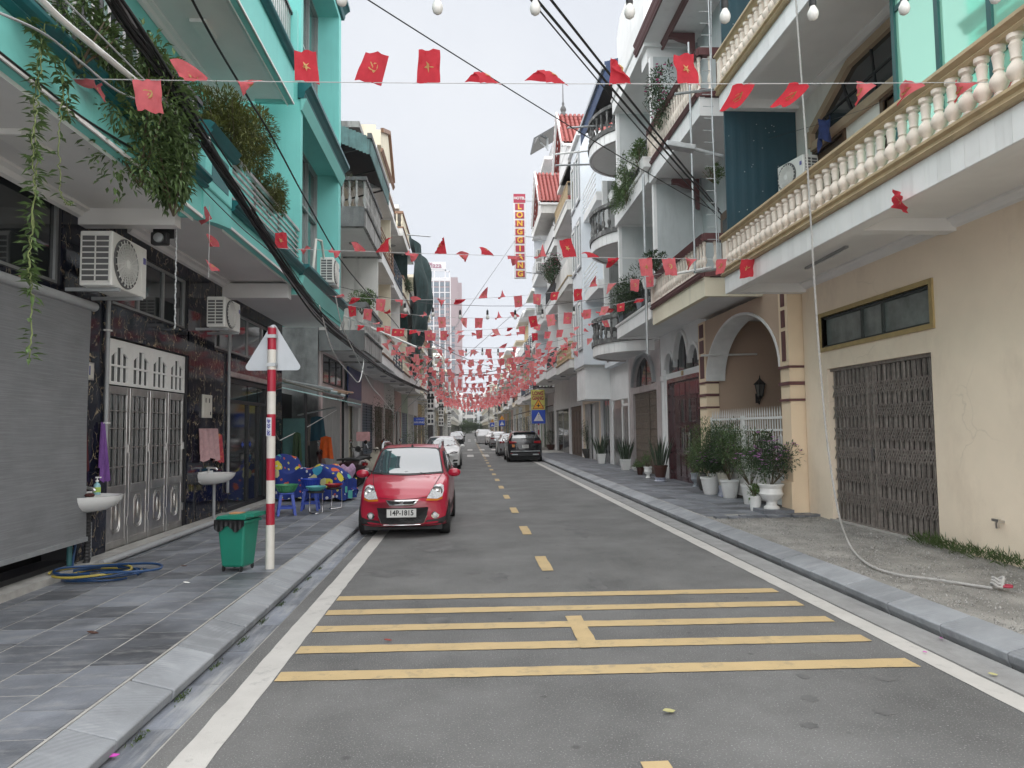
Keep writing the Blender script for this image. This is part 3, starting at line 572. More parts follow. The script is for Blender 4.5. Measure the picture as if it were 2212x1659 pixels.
def concrete_balcony(parent, X, xf, y0, y1, zb, mfas, mrail, kind, h=.9, fh=.32, msof=None, mbal=None, sp=.2, tiles=False):
    """slab with fascia and a front railing; kind: bars, balusters, solid, iron"""
    s = 1 if xf > X else -1
    part('balcony_slab', msof or m_soffit, parent, (X+s*.1, y0+.02, zb+.06, xf, y1-.02, zb+.2))
    fs = part('fascia', mfas, parent, (X, y0, zb, X+s*.1, y1, zb+fh), (X+s*.1, y0, zb, xf, y0+.1, zb+fh-.003), (X+s*.1, y1-.1, zb, xf, y1, zb+fh-.003))
    b = MB(); prof_run(b, [(-.05, 0), (.03, 0), (.05, .04), (.05, .07), (-.05, .07)], X, -s, y0-.02, y1+.02, zb+fh); b.box(X, y0-.04, zb+fh, xf, y0+.08, zb+fh+.068); add('fascia_moulding', b, mrail if kind != 'iron' else mfas, parent)
    z = zb+fh+.07
    if kind == 'solid': return part('parapet', mfas, parent, (X+s*.01, y0, z, X+s*.12, y1, z+h), (X+s*.12, y0, z, xf, y0+.1, z+h))
    rl = MB()
    if kind == 'balusters':
        rl.box(X-s*.03, y0-.03, z+h-.12, X+s*.14, y1+.03, z+h); rl.box(X+s*.14, y0-.03, z+h-.12, xf, y0+.14, z+h-.002); rl = add('balustrade_rail', rl, mrail, parent)
        bm = bal_mesh(h-.12, .06, mbal or mrail, 8)
        y = y0+.12
        while y < y1-.05: add('baluster', bm, None, rl, (X+s*.055, y, z)); y += sp
        x = X+s*.3
        while abs(x-X) < abs(xf-X)-.1: add('baluster', bm, None, rl, (x, y0+.055, z)); x += s*sp
    elif kind == 'bars':
        for k in range(6): zz = z+.08+(h-.1)*k/5; rl.box(X+s*.03, y0, zz-.015, X+s*.06, y1, zz+.015); rl.box(X+s*.03, y0, zz-.015, xf, y0+.03, zz+.015)
        rl = add('railing', rl, mrail, parent)
        for k in range(4): y = y0+(y1-y0)*k/3; part('post', mrail, rl, (X+s*.02, y-.02, z, X+s*.07, y+.02, z+h))
    elif kind == 'iron':
        rl.box(X+s*.02, y0, z+h-.04, X+s*.07, y1, z+h); rl.box(X+s*.02, y0, z+.06, X+s*.05, y1, z+.09); rl.box(X+s*.07, y0, z+h-.04, xf, y0+.05, z+h-.001); rl = add('railing', rl, mrail, parent)
        bm = MB().box(-.008, -.008, 0, .008, .008, h-.03).mesh('railing_bar', mrail); y = y0+.05
        while y < y1: add('railing_bar', bm, None, rl, (X+s*.04, y, z)); y += .13
        b = MB(); y = y0+.1
        while y < y1-.2: b.tube([(X+s*.04, y+.1+.07*math.cos(a), z+h*.5+.2*math.sin(a)) for a in [k*.6 for k in range(11)]], .009, 4); y += .26
        add('railing_scrolls', b, mrail, rl)
    return rl
concrete_balcony(R3, 4.8, 6.2, 18.15, 22.4, 4.6, m_white_p, m_iron, 'iron', .75, .36); concrete_balcony(R3, 4.8, 6.2, 18.15, 22.4, 8.25, m_white_p, m_iron, 'iron', .75, .42); concrete_balcony(R3, 4.8, 6.2, 18.2, 22.4, 12.0, m_white_p, m_white_p, 'solid', .7, .4)
part('upper_wall', m_grey, R3, (6.2, 18.14, 4.85, 6.4, 22.3, 13.5), (6.4, 18.14, 0, 10, 22.4, 13.5)); part('party_wall', mat('pale_grey_wall', (.55, .565, .565), .85, .08, 1, .1, 25, streak=.4, scol=(.33, .345, .35), sscale=(2.5, 2.5, .35)), R3, (5.0, 22.3, 4.9, 6.4, 22.44, 8.25), (5.0, 22.3, 8.4, 6.4, 22.44, 12.0)); part('party_edge', m_white_p, R3, (4.9, 22.29, 4.9, 5.0, 22.45, 8.25), (4.9, 22.29, 8.4, 5.0, 22.45, 12.0))
b = MB(); b.ext([(18.2, 13.0), (22.4, 13.0), (22.4, 14.6), (21.9, 15.0), (18.2, 15.0)], 'x', 5.0, 5.15); add('roof_parapet', b, m_white_p, R3)
for z in (4.9, 8.6):
    w_ = part('window', m_whitep, R3, (6.16, 19.2, z, 6.2, 21.2, z+2.3)); part('pane', m_glass, w_, (6.14, 19.3, z+.1, 6.16, 20.15, z+2.2), (6.14, 20.25, z+.1, 6.16, 21.1, z+2.2))
# ================================================================== R4: tiled house with round balconies
R4 = root('round_balcony_house', 'tiled house with stained round balconies, brown folding gate and blue roof awning', 'house', (6.2, 24.7, .14))
b = MB(); wallgrid(b, 6.2, 6.4, 22.45, 27, 0, 3.2, [(23.0, 26.35, -.1, 3.0)]); wallgrid(b, 6.2, 6.4, 22.45, 23.2, 3.2, 4.6); wallgrid(b, 6.2, 6.4, 26.2, 27, 3.2, 4.6); arch_header(b, 6.2, 6.4, 23.2, 26.2, 3.25, 1.0, 4.6, 16); add('wall', b, m_tilep, R4)
wt = part('tile_cladding', m_tilep, R4, (6.19, 22.45, 0, 6.2, 22.5, 4.6)); tm = MB().box(-.012, -.145, 0, 0, .145, .285).mesh('wall_tile', m_tilep)
for y in (22.62, 26.68):
    for k in range(15): add('wall_tile', tm, None, wt, (6.2, y, .16+.295*k))
for k in range(10): add('wall_tile', tm, None, wt, (6.2, 23.15+.335*k, 3.02)).scale = (1, 1.1, .7)
wa = part('arched_window', m_glass, R4, (6.3, 23.2, 3.2, 6.32, 26.2, 4.3)); b = MB(); arch_band(b, 6.1, 6.22, 23.2, 26.2, 3.25, 1.0, .16, 20); add('arch_moulding', b, m_pvc, wa)
part('muntin', m_iron, wa, (6.28, 24.68, 3.25, 6.3, 24.72, 4.2), (6.28, 23.9, 3.25, 6.3, 23.93, 4.0), (6.28, 25.5, 3.25, 6.3, 25.53, 4.0))
m_gateb = mat('brown_gate', (.16, .125, .10), .55, .3, 12, .2, 40, metal=.2, streak=.5, scol=(.19, .15, .12), sscale=(1, 9, 14))
gt = part('folding_gate', m_gateb, R4, (6.26, 23.0, 2.94, 6.34, 26.35, 3.0)); part('gate_backing', m_gateb, gt, (6.36, 23, .1, 6.38, 26.35, 2.94)); sm = MB().box(-.02, -.018, .15, .02, .018, 2.94).mesh('gate_slat', m_gateb)
for i in range(40):
    if i not in (14, 15): add('gate_slat', sm, None, gt, (6.3, 23.06+.083*i, 0)).rotation_euler = (0, 0, .5 if i % 2 else -.5)
for i in range(10): part('gate_rib', m_gateb, gt, (6.27, 23.02, .4+.26*i, 6.28, 24.2, .43+.26*i), (6.27, 24.4, .4+.26*i, 6.28, 26.3, .43+.26*i))
m_black = mat('stained_balustrade', (.10, .10, .098), .9, .35, 3, .3, 40, streak=.9, scol=(.42, .42, .41), sscale=(5, 5, 3), sthr=.5)
def round_balcony(zb, zr, r=1.55, cy=24.6, cx=6.0):
    def ring(r0, r1, z0, z1, m, nm, par, n=28):
        b = MB(); p = [(cx-r1*math.cos(a), cy+r1*1.28*math.sin(a)) for a in [math.pi*(k/n-.5) for k in range(n+1)]]; q = [(cx-r0*math.cos(a), cy+r0*1.28*math.sin(a)) for a in [math.pi*(k/n-.5) for k in range(n+1)]]
        for i in range(n): b.add([(*p[i], z0), (*p[i+1], z0), (*q[i+1], z0), (*q[i], z0), (*p[i], z1), (*p[i+1], z1), (*q[i+1], z1), (*q[i], z1)], [(0, 1, 2, 3), (4, 7, 6, 5), (0, 4, 5, 1), (2, 6, 7, 3)])
        return add(nm, b, m, par)
    ring(0, r-.02, zb+.05, zb+.2, m_soffit, 'balcony_slab', R4); f = ring(r-.08, r, zb, zb+.36, m_tilep, 'fascia', R4)
    n = 22
    for k in range(n+1):
        a = math.pi*(k/n-.5)*.98; o = add('fascia_tile', FT, None, f, (cx-(r+.001)*math.cos(a), cy+(r+.001)*1.28*math.sin(a), zb+.01)); o.rotation_euler = (0, 0, -math.atan2(math.sin(a)/1.28*1.0, math.cos(a)))
    ring(r-.14, r+.06, zb+.36, zb+.52, m_black, 'base_moulding', R4); rl = ring(r-.12, r+.05, zr-.12, zr, m_black, 'balustrade_rail', R4)
    bm = bal_mesh(zr-.12-zb-.52, .065, m_black, 8); n = 18
    for k in range(n+1): a = math.pi*(k/n-.5)*.97; add('baluster', bm, None, rl, (cx-(r-.04)*math.cos(a), cy+(r-.04)*1.28*math.sin(a), zb+.52))
FT = MB().box(-.012, -.12, 0, 0, .12, .34).mesh('fascia_tile', m_tilew)
round_balcony(4.25, 5.55); round_balcony(7.95, 9.35); round_balcony(11.4, 12.7)
m_moss = mat('mossy_grey_wall', (.34, .345, .34), .9, .15, 1, .2, 25, streak=.9, scol=(.05, .05, .048), sscale=(3, 3, .25), sthr=.55)
part('upper_wall', m_moss, R4, (6.2, 22.45, 4.6, 6.4, 27, 14), (6.4, 22.45, 0, 10, 27, 14)); part('party_wall', m_moss, R4, (5.5, 26.9, 4.6, 6.2, 27.03, 11.4))
part('party_edge', m_white_p, R4, (5.3, 26.88, 4.4, 5.5, 27.05, 11.4))
b = MB(); n = 60
pts = [(22.3+5*i/n, .03*(i % 2)) for i in range(n+1)]
for i in range(n): b.add([(4.55, pts[i][0], 13.35+pts[i][1]), (4.55, pts[i+1][0], 13.35+pts[i+1][1]), (6.6, pts[i+1][0], 14.3+pts[i+1][1]), (6.6, pts[i][0], 14.3+pts[i][1])], [(0, 1, 2, 3)])
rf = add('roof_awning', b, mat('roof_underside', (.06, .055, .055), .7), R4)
m_bluer = mat('blue_fascia', (.03, .06, .14), .45, .15, 4)
b = MB()
for i in range(n): b.box(4.53+.015*(i % 2), pts[i][0], 12.95, 4.55+.015*(i % 2), pts[i][0]+.084, 13.45)
for i in range(24): b.box(4.55+.085*i, 22.28+.012*(i % 2), 13.0+.04*i, 4.635+.085*i, 22.31+.012*(i % 2), 13.75+.025*i)
add('awning_fringe', b, m_bluer, rf); part('awning_gutter', m_galv, rf, (4.45, 22.2, 13.45, 4.57, 27.3, 13.58))
b = MB()
for y in (22.6, 24.6, 26.6): b.bar((4.6, y, 13.3), (6.2, y, 12.2), .05)
add('awning_strut', b, m_iron, rf)
# ================================================================== A: teal house with black marble ground floor (left, nearest)
m_teal = mat('teal_paint', (.20, .60, .56), .7, .06, .9, .08, 25, streak=.45, scol=(.11, .40, .38), sscale=(8, 8, .3), sthr=.56)
m_teald = mat('dark_teal_trim', (.006, .115, .125), .4, .1, 3)
m_tealp = mat('pale_teal_edge', (.20, .53, .49), .7, .06, 1)
m_alu = mat('aluminium_frame', (.35, .36, .36), .4, .1, 6, metal=.5)
def marble(name, rnd=.25):
    m = mat(name, (.008, .010, .020), .06, .4, 3, rnd=rnd, spec=.22)
    N, L, b = nodes_of(m); g = N.new('ShaderNodeNewGeometry'); mp = N.new('ShaderNodeMapping'); mp.inputs['Scale'].default_value = (3.0, 4.2, 1.9)
    n = N.new('ShaderNodeTexNoise'); n.inputs['Scale'].default_value = 3.2; n.inputs['Detail'].default_value = 6
    va = N.new('ShaderNodeVectorMath'); va.operation = 'MULTIPLY_ADD'; va.inputs[1].default_value = (.55, .55, .55)
    L.new(g.outputs['Position'], n.inputs['Vector']); L.new(n.outputs['Color'], va.inputs[0]); L.new(g.outputs['Position'], va.inputs[2]); L.new(va.outputs[0], mp.inputs['Vector'])
    v = N.new('ShaderNodeTexVoronoi'); v.feature = 'DISTANCE_TO_EDGE'; v.inputs['Scale'].default_value = 1.6; L.new(mp.outputs[0], v.inputs['Vector'])
    n2 = N.new('ShaderNodeTexNoise'); n2.inputs['Scale'].default_value = 7; n2.inputs['Detail'].default_value = 4; L.new(g.outputs['Position'], n2.inputs['Vector'])
    q = N.new('ShaderNodeMapRange'); q.inputs['From Min'].default_value = .0; q.inputs['From Max'].default_value = .034; q.inputs['To Min'].default_value = 1; q.inputs['To Max'].default_value = 0; L.new(v.outputs['Distance'], q.inputs['Value'])
    q2 = N.new('ShaderNodeMapRange'); q2.inputs['From Min'].default_value = .42; q2.inputs['From Max'].default_value = .6; q2.inputs['To Max'].default_value = .85; L.new(n2.outputs['Fac'], q2.inputs['Value'])
    mu = N.new('ShaderNodeMath'); mu.operation = 'MULTIPLY'; L.new(q.outputs[0], mu.inputs[0]); L.new(q2.outputs[0], mu.inputs[1])
    x = N.new('ShaderNodeMixRGB'); x.inputs[2].default_value = (.55, .44, .27, 1); L.new(mu.outputs[0], x.inputs[0]); L.new(b.inputs['Base Color'].links[0].from_socket, x.inputs[1]); L.new(x.outputs[0], b.inputs['Base Color'])
    return m
m_marble = marble('black_gold_marble')
A = root('teal_house', 'teal house with black marble ground floor, balconies and tall recessed windows', 'house', (-4.7, 12, .16))
XF = -4.7
b = MB(); wallgrid(b, -5.0, XF, 2.5, 18.15, 0, 4.62, [(3, 8.72, .3, 3.25), (3, 8.4, 3.5, 4.5), (9.58, 12.15, .2, 3.06), (9.62, 12.1, 3.5, 4.32), (14.2, 16.95, .2, 2.85), (13.4, 17.6, 3.35, 4.2)]); wl = add('wall', b, mat('black_base', (.02, .02, .023), .5), A)
part('end_wall', m_concd, A, (-8, 17.9, 0, -5.0, 18.15, 13)); part('dark_interior', m_dark, A, (-5.4, 2.5, 0, -5.35, 18, 4.6))
def panels(y0, y1, z0, z1, w_=.62, h_=.8):
    ny, nz = max(1, round((y1-y0)/w_)), max(1, round((z1-z0)/h_)); dy, dz = (y1-y0)/ny, (z1-z0)/nz
    for i in range(ny):
        for k in range(nz): part('marble_panel', m_marble, wl, (XF+.001, y0+i*dy+.0015, z0+k*dz+.0015, XF+.013, y0+(i+1)*dy-.0015, z0+(k+1)*dz-.0015))
panels(8.72, 9.55, .22, 3.45, .83, 1.1); panels(8.4, 9.55, 3.45, 4.62, .6, .6); panels(12.18, 14.17, .22, 3.3, .68, 1.05); panels(9.55, 12.18, 3.06, 3.47, .66, .4); panels(12.12, 13.38, 3.3, 4.62, .63, .66); panels(14.17, 16.98, 2.88, 3.33, .7, .45); panels(16.98, 18.15, .22, 4.62, .58, 1.1); panels(9.6, 12.1, 4.33, 4.62, .62, .3); panels(13.4, 17.0, 4.22, 4.62, .9, .4); panels(3, 8.4, 3.27, 3.48, .9, .21); panels(8.72, 8.75, .2, .22)
part('base_step', m_grout, A, (-4.70, 2.5, .1, -4.47, 13.9, .245)); part('door_step', m_grout, A, (-4.70, 13.9, .1, -4.42, 18.1, .215))
# near windows
def window(parent, xa, y0, y1, z0, z1, ny, nz=1, mf=m_alu, mg=m_glass, t=.045, side=1, dep=.06):
    f = part('window', mf, parent, (xa-dep, y0, z0, xa, y0+t, z1), (xa-dep, y1-t, z0, xa, y1, z1), (xa-dep, y0+t, z0, xa, y1-t, z0+t), (xa-dep, y0+t, z1-t, xa, y1-t, z1))
    for i in range(1, ny): y = y0+(y1-y0)*i/ny; part('mullion', mf, f, (xa-dep+.003, y-t/2, z0+t, xa-.003, y+t/2, z1-t))
    for k in range(1, nz): z = z0+(z1-z0)*k/nz; part('transom', mf, f, (xa-dep+.006, y0+t, z-t/2, xa-.006, y1-t, z+t/2))
    for i in range(ny):
        for k in range(nz): part('pane', mg, f, (xa-dep*.6, y0+(y1-y0)*i/ny+.01, z0+(z1-z0)*k/nz+.01, xa-dep*.5, y0+(y1-y0)*(i+1)/ny-.01, z0+(z1-z0)*(k+1)/nz-.01))
    return f
window(A, XF-.03, 3, 8.4, 3.5, 4.5, 2); window(A, XF-.03, 9.62, 12.1, 3.5, 4.32, 3); window(A, XF-.03, 13.4, 17.6, 3.35, 4.2, 4)
# stainless folding door: white arched transom, four leaves
tr = MB(); y0, y1, z0, z1 = 9.6, 12.13, 2.43, 3.04; n4 = 4; wd = (y1-y0)/4
ops = []
for k in range(4):
    a = y0+k*wd+.075; c = y0+(k+1)*wd-.075; s = (c-a)/3
    for j in range(3): ops.append((a+j*s+.012, a+(j+1)*s-.012, 2.47, 2.675)); ops.append((a+j*s+.012, a+(j+1)*s-.012, 2.70, 2.94 if j == 1 else 2.87))
wallgrid(tr, XF-.06, XF-.03, y0, y1, z0, z1, ops); tr = add('door_transom', tr, m_whitep, A); part('transom_glass', m_glass, tr, (XF-.075, y0, z0, XF-.065, y1, z1))
b = MB()
for k in range(4):   # little curved brows that round off each arched light
    a = y0+k*wd+.075; c = y0+(k+1)*wd-.075
    b.ext([(a, 2.88), (a+(c-a)*.33, 2.88), (a+(c-a)*.2, 2.86), (a, 2.80)], 'x', XF-.05, XF-.026); b.ext([(c, 2.88), (c-(c-a)*.33, 2.88), (c-(c-a)*.2, 2.86), (c, 2.80)], 'x', XF-.05, XF-.026)
add('arch_brow', b, m_whitep, tr)
m_inox = mat('inox_door', (.46, .45, .435), .30, .2, 5, .08, 14, metal=.85, streak=.4, scol=(.25, .245, .24), sscale=(5, 5, .8))
for k in range(4):
    a = y0+k*wd+.012; c = a+wd-.024; x0, x1 = XF-.07, XF-.03
    lf = part('door_leaf', m_inox, A, (x0, a, .22, x1, a+.07, 2.41), (x0, c-.07, .22, x1, c, 2.41), (x0, a+.07, .22, x1, c-.07, .34), (x0, a+.07, 2.30, x1, c-.07, 2.41), (x0, a+.07, .95, x1, c-.07, 1.07), bevel=.008)
    part('panel', m_inox, lf, (x0+.01, a+.07, .34, x1-.012, c-.07, .95))
    part('glass', m_glass, lf, (x0-.01, a+.07, 1.07, x0-.002, c-.07, 2.30))
    m_ = MB()
    for j in range(1, 3): y = a+.07+(c-a-.14)*j/3; m_.box(x0+.01, y-.008, 1.07, x1-.008, y+.008, 2.30)
    for z in (1.32, 1.58, 1.84, 2.08): m_.box(x0+.013, a+.07, z-.009, x1-.005, c-.07, z+.009)
    add('glazing_bar', m_, m_inox, lf)
    o_ = MB(); cy = (a+c)/2
    for q in ((.11, .50, .90), (.085, .53, .87)):
        o_.tube([(x1-.01, cy-q[0], q[1]), (x1-.01, cy-q[0], q[2]-.06), (x1-.01, cy-q[0]+.05, q[2]), (x1-.01, cy+q[0]-.05, q[2]), (x1-.01, cy+q[0], q[2]-.06), (x1-.01, cy+q[0], q[1]), (x1-.01, cy+q[0]-.05, q[1]-.05), (x1-.01, cy-q[0]+.05, q[1]-.05), (x1-.01, cy-q[0], q[1])], .008, 5)
    o_.lathe([(.001, -.02), (.02, 0), (.035, .05), (.025, .10), (.03, .14), (.012, .20), (.0, .24)], (x1-.012, cy, .58), 8)
    add('embossed_ornament', o_, m_inox, lf, smooth=50)
    part('hinge', m_steel, lf, (x1, c-.02, .5, x1+.012, c+.02, .62), (x1, c-.02, 1.5, x1+.012, c+.02, 1.62))
# glass entrance
gd = part('glass_door', m_iron, A, (XF-.1, 14.22, .215, XF-.02, 14.32, 2.84), (XF-.1, 16.85, .215, XF-.02, 16.93, 2.84), (XF-.1, 14.32, 2.35, XF-.02, 16.85, 2.42), (XF-.1, 14.32, 2.76, XF-.02, 16.85, 2.84), (XF-.1, 15.55, .215, XF-.02, 15.62, 2.35), (XF-.1, 16.3, .215, XF-.02, 16.36, 2.35), (XF-.1, 14.32, .215, XF-.02, 16.85, .30))
for ya, yb in ((14.32, 15.55), (15.62, 16.3), (16.36, 16.85)): part('pane', m_glass, gd, (XF-.07, ya, .3, XF-.06, yb, 2.35), (XF-.07, ya, 2.42, XF-.06, yb, 2.76))
for y in (15.4, 15.7): part('door_handle', m_iron, gd, (XF-.02, y, 1.08, XF+.03, y+.09, 1.11), (XF-.02, y, 1.3, XF+.03, y+.09, 1.33), (XF+.01, y, 1.11, XF+.03, y+.02, 1.3))
b = MB()
for y, s in ((15.3, 1), (15.8, -1)): b.ext([(y-.09*s, 1.5), (y, 1.43), (y, 1.47), (y+.08*s, 1.47), (y+.08*s, 1.53), (y, 1.53), (y, 1.57)], 'x', XF-.055, XF-.052)
add('arrow_sticker', b, mat('sticker_blue', (.02, .07, .4), .4), gd)
part('door_hood', m_inox, A, (XF, 14.15, 2.86, XF+.06, 17.0, 2.96))
# marble fittings
pln = part('number_plate', m_inox, A, (XF+.013, 8.93, 2.44, XF+.025, 9.15, 2.66)); part('plate_face', mat('plate_cream', (.55, .53, .47), .5), pln, (XF+.025, 8.95, 2.46, XF+.028, 9.13, 2.64))
text('house_number', '1', .17, mat('number_blue', (.02, .03, .22), .4), pln, (XF+.03, 9.04, 2.55), (R(90), 0, R(90)), sx=1.1)
mb_ = part('meter_cover', mat('cream_plate', (.55, .53, .47), .5), A, (XF+.013, 12.78, 2.03, XF+.05, 13.2, 2.44), bevel=.006); part('slot', m_dark, mb_, (XF+.05, 12.87, 2.3, XF+.053, 12.9, 2.38), (XF+.05, 13.04, 2.3, XF+.053, 13.07, 2.38), (XF+.05, 13.1, 2.08, XF+.056, 13.13, 2.14))
def pipe(parent, pts, r=.03, m=m_pvc, name='pipe'): b = MB(); b.tube(pts, r, 10); return add(name, b, m, parent, smooth=60)
dp = pipe(A, [(XF+.05, 9.42, 4.1), (XF+.05, 9.42, 1.25)], .026, name='downpipe'); part('pipe_clip', m_whitep, dp, (XF+.01, 9.38, 3.1, XF+.085, 9.46, 3.12), (XF+.01, 9.38, 1.9, XF+.085, 9.46, 1.92))
pipe(A, [(XF+.05, 14.08, 4.3), (XF+.05, 14.08, .6)], .028, name='downpipe')
pipe(A, [(XF+.29, 8.9, .215), (XF+.29, 14.6, .215)], .042, m_pvc, 'floor_pipe')
# ---- balconies
def teal_balcony(y0, y1, zf0, zf1, curve_end=True):
    part('balcony_slab', m_soffit, A, (-4.69, y0, zf0+.06, -3.4, y1, zf0+.2)); part('fascia', m_teal, A, (-3.4, y0, zf0, -3.3, y1, zf1), (-4.0, y1-.1, zf0+.003, -3.4, y1, zf1))
    b = MB(); prof_run(b, [(-.1, 0), (.05, 0), (.08, .03), (.06, .055), (.10, .085), (.12, .12), (.12, .15), (-.1, .15)], -3.3, 1, y0, y1+.04, zf1); add('moulding', b, m_teald, A)
    b = MB(); prof_run(b, [(0, 0), (.14, 0), (.14, -.03), (.08, -.05), (.05, -.1), (0, -.12)], -4.69, 1, y0, y1, zf0+.06); prof_run(b, [(0, 0), (.03, 0), (.03, -.035), (0, -.035)], -3.31, 1, y0, y1, zf0+.035); prof_run(b, [(0, 0), (.10, 0), (.05, -.04), (0, -.1)], -3.4, -1, y0, y1, zf0+.06); add('ceiling_cornice', b, m_soffit, A)
teal_balcony(2.5, 8.9, 4.44, 4.83); teal_balcony(9.95, 14.05, 4.60, 4.86); teal_balcony(2.5, 13.45, 8.02, 8.72)
part('downstand_beam', m_soffit, A, (-4.69, 8.72, 4.3, -3.55, 8.9, 4.52), (-4.69, 13.75, 4.34, -3.45, 14.0, 4.62), (-4.69, 8.9, 4.63, -3.4, 9.95, 4.75))
b = MB(); b.ext([(8.9, 4.44), (9.1, 4.46), (9.4, 4.52), (9.95, 4.60), (9.95, 4.86), (8.9, 4.86)], 'x', -3.42, -3.28); add('swept_fascia', b, m_teal, A)
ped = part('pedestal', m_teal, A, (-3.75, 8.95, 4.865, -3.26, 9.92, 5.52), bevel=.02); part('recessed_panel', m_teald, ped, (-3.262, 9.12, 5.0, -3.255, 9.75, 5.42)); b = MB(); prof_run(b, [(-.5, 0), (.04, 0), (.09, .05), (.06, .08), (.11, .14), (.05, .18), (-.5, .18)], -3.26, 1, 8.9, 9.97, 5.52); add('pedestal_cap', b, m_teald, ped)
rl = part('railing', m_iron, A, (-3.36, 2.5, 5.86, -3.3, 8.9, 5.92), (-3.38, 2.5, 5.05, -3.36, 8.9, 5.09))
bm = MB().box(-.018, -.03, 4.98, .018, .03, 5.86).mesh('railing_bar', m_inox); bd = MB().box(-.018, -.03, 4.98, .018, .03, 5.86).mesh('railing_bar', m_iron); y = 3.0; k = 0
while y < 8.85: o = add('railing_bar', bm if k % 2 else bd, None, rl, (-3.345, y, 0)); y += .145; k += 1
r2 = part('railing', m_inox, A, (-3.36, 9.97, 5.70, -3.3, 14.02, 5.75))
for k in range(6): part('railing_bar', m_inox, r2, (-3.35, 9.97, 5.08+.10*k, -3.315, 14.02, 5.11+.10*k))
for y in (11.3, 12.7, 13.98): part('post', m_inox, r2, (-3.375, y-.02, 5.0, -3.352, y+.02, 5.70))
r3 = part('railing', m_iron, A, (-3.36, 2.5, 9.75, -3.3, 13.4, 9.8))
bm = MB().box(-.015, -.025, 8.87, .015, .025, 9.75).mesh('railing_bar', m_inox); y = 9.5
while y < 13.4: add('railing_bar', bm, None, r3, (-3.34, y, 0)); y += .14
part('newel', m_teal, A, (-3.5, 13.36, 8.87, -3.22, 13.5, 9.85))
# upper walls behind balconies
part('upper_wall', m_teal, A, (-5.0, 2.5, 4.62, XF, 14.05, 13)); 
for z in (4.75, 8.3):
    f = part('grille_door', m_iron, A, (XF, 5, z, XF+.05, 5.05, z+2.6), (XF, 12.3, z, XF+.05, 12.35, z+2.6), (XF, 5.05, z+2.55, XF+.05, 12.3, z+2.6)); part('glass', m_glass, f, (XF+.001, 5.05, z, XF+.01, 12.3, z+2.55))
    bm = MB().box(0, -.02, 0, .03, .02, 2.55).mesh('grille_bar', m_iron)
    for k in range(36): add('grille_bar', bm, None, f, (XF+.012, 5.1+.2*k, z))
    for k in range(4): part('grille_rail', m_iron, f, (XF+.012, 5.05, z+.5+.55*k, XF+.045, 12.3, z+.54+.55*k))
# bay with tall recessed windows
def bay_piece(nm, m, *bx): return part(nm, m, A, *bx)
bay_piece('bay_pier', m_teal, (-4.7, 14.05, 4.86, -3.3, 14.22, 14.2), (-4.7, 18.2, 4.46, -3.3, 18.5, 14.2), (-4.6, 14.22, 4.46, -3.3, 18.2, 5.15), (-4.6, 14.22, 8.35, -3.3, 18.2, 9.0), (-4.6, 14.22, 12.6, -3.3, 18.2, 14.2), (-4.0, 14.22, 5.15, -3.95, 18.2, 12.6), (-4.6, 14.05, 4.46, -3.3, 14.22, 4.86))
bay_piece('bay_soffit', m_soffit, (-4.69, 14.06, 4.45, -3.32, 18.49, 4.459)); bay_piece('bay_side', m_teal, (-8, 18.15, 4.46, -4.7, 18.5, 14.2))
for z0, z1 in ((5.15, 8.35), (9.0, 12.6)):
    f = part('window', m_alu, A, (-3.95, 14.22, z0, -3.84, 14.28, z1), (-3.95, 18.14, z0, -3.84, 18.2, z1), (-3.95, 14.28, z1-.06, -3.84, 18.14, z1), (-3.95, 14.28, z0, -3.84, 18.14, z0+.06))
    for y in (15.25, 16.25, 17.2): part('mullion', m_alu, f, (-3.95, y-.03, z0+.06, -3.85, y+.03, z1-.06))
    part('transom', m_alu, f, (-3.95, 14.28, z0+1.9, -3.846, 18.14, z0+1.96))
    ys = [14.28, 15.22, 15.28, 16.22, 16.28, 17.17, 17.23, 18.14]
    for i in range(4):
        for za, zb in ((z0+.06, z0+1.9), (z0+1.96, z1-.06)): part('pane', m_glass2, f, (-3.93, ys[2*i], za, -3.92, ys[2*i+1], zb))
def bay_mould(z, out, h, y0=14.0, y1=18.6):
    b = MB(); prof_run(b, [(-.05, 0), (out*.3, 0), (out*.45, h*.3), (out*.4, h*.4), (out*.75, h*.65), (out, h*.75), (out, h), (-.05, h)], -3.3, 1, y0, y1, z); add('moulding', b, m_teald, A)
bay_mould(8.42, .22, .33); bay_mould(4.84, .2, .22); bay_mould(12.75, .22, .33)
b = MB(); prof_run(b, [(0, 0), (.03, 0), (.12, .24), (0, .24)], -3.3, 1, 14.02, 18.52, 8.18); add('cove', b, m_tealp, A); b = MB(); prof_run(b, [(0, 0), (.03, 0), (.1, .3), (0, .3)], -3.3, 1, 14.02, 18.52, 4.54); add('cove', b, m_tealp, A)
part('ceiling_lamp', m_whitep, A, (-4.2, 6.4, 4.44, -3.95, 6.9, 4.50), bevel=.01); part('ceiling_lamp', m_whitep, A, (-4.2, 10.7, 8.02, -3.95, 11.2, 8.08), bevel=.01)
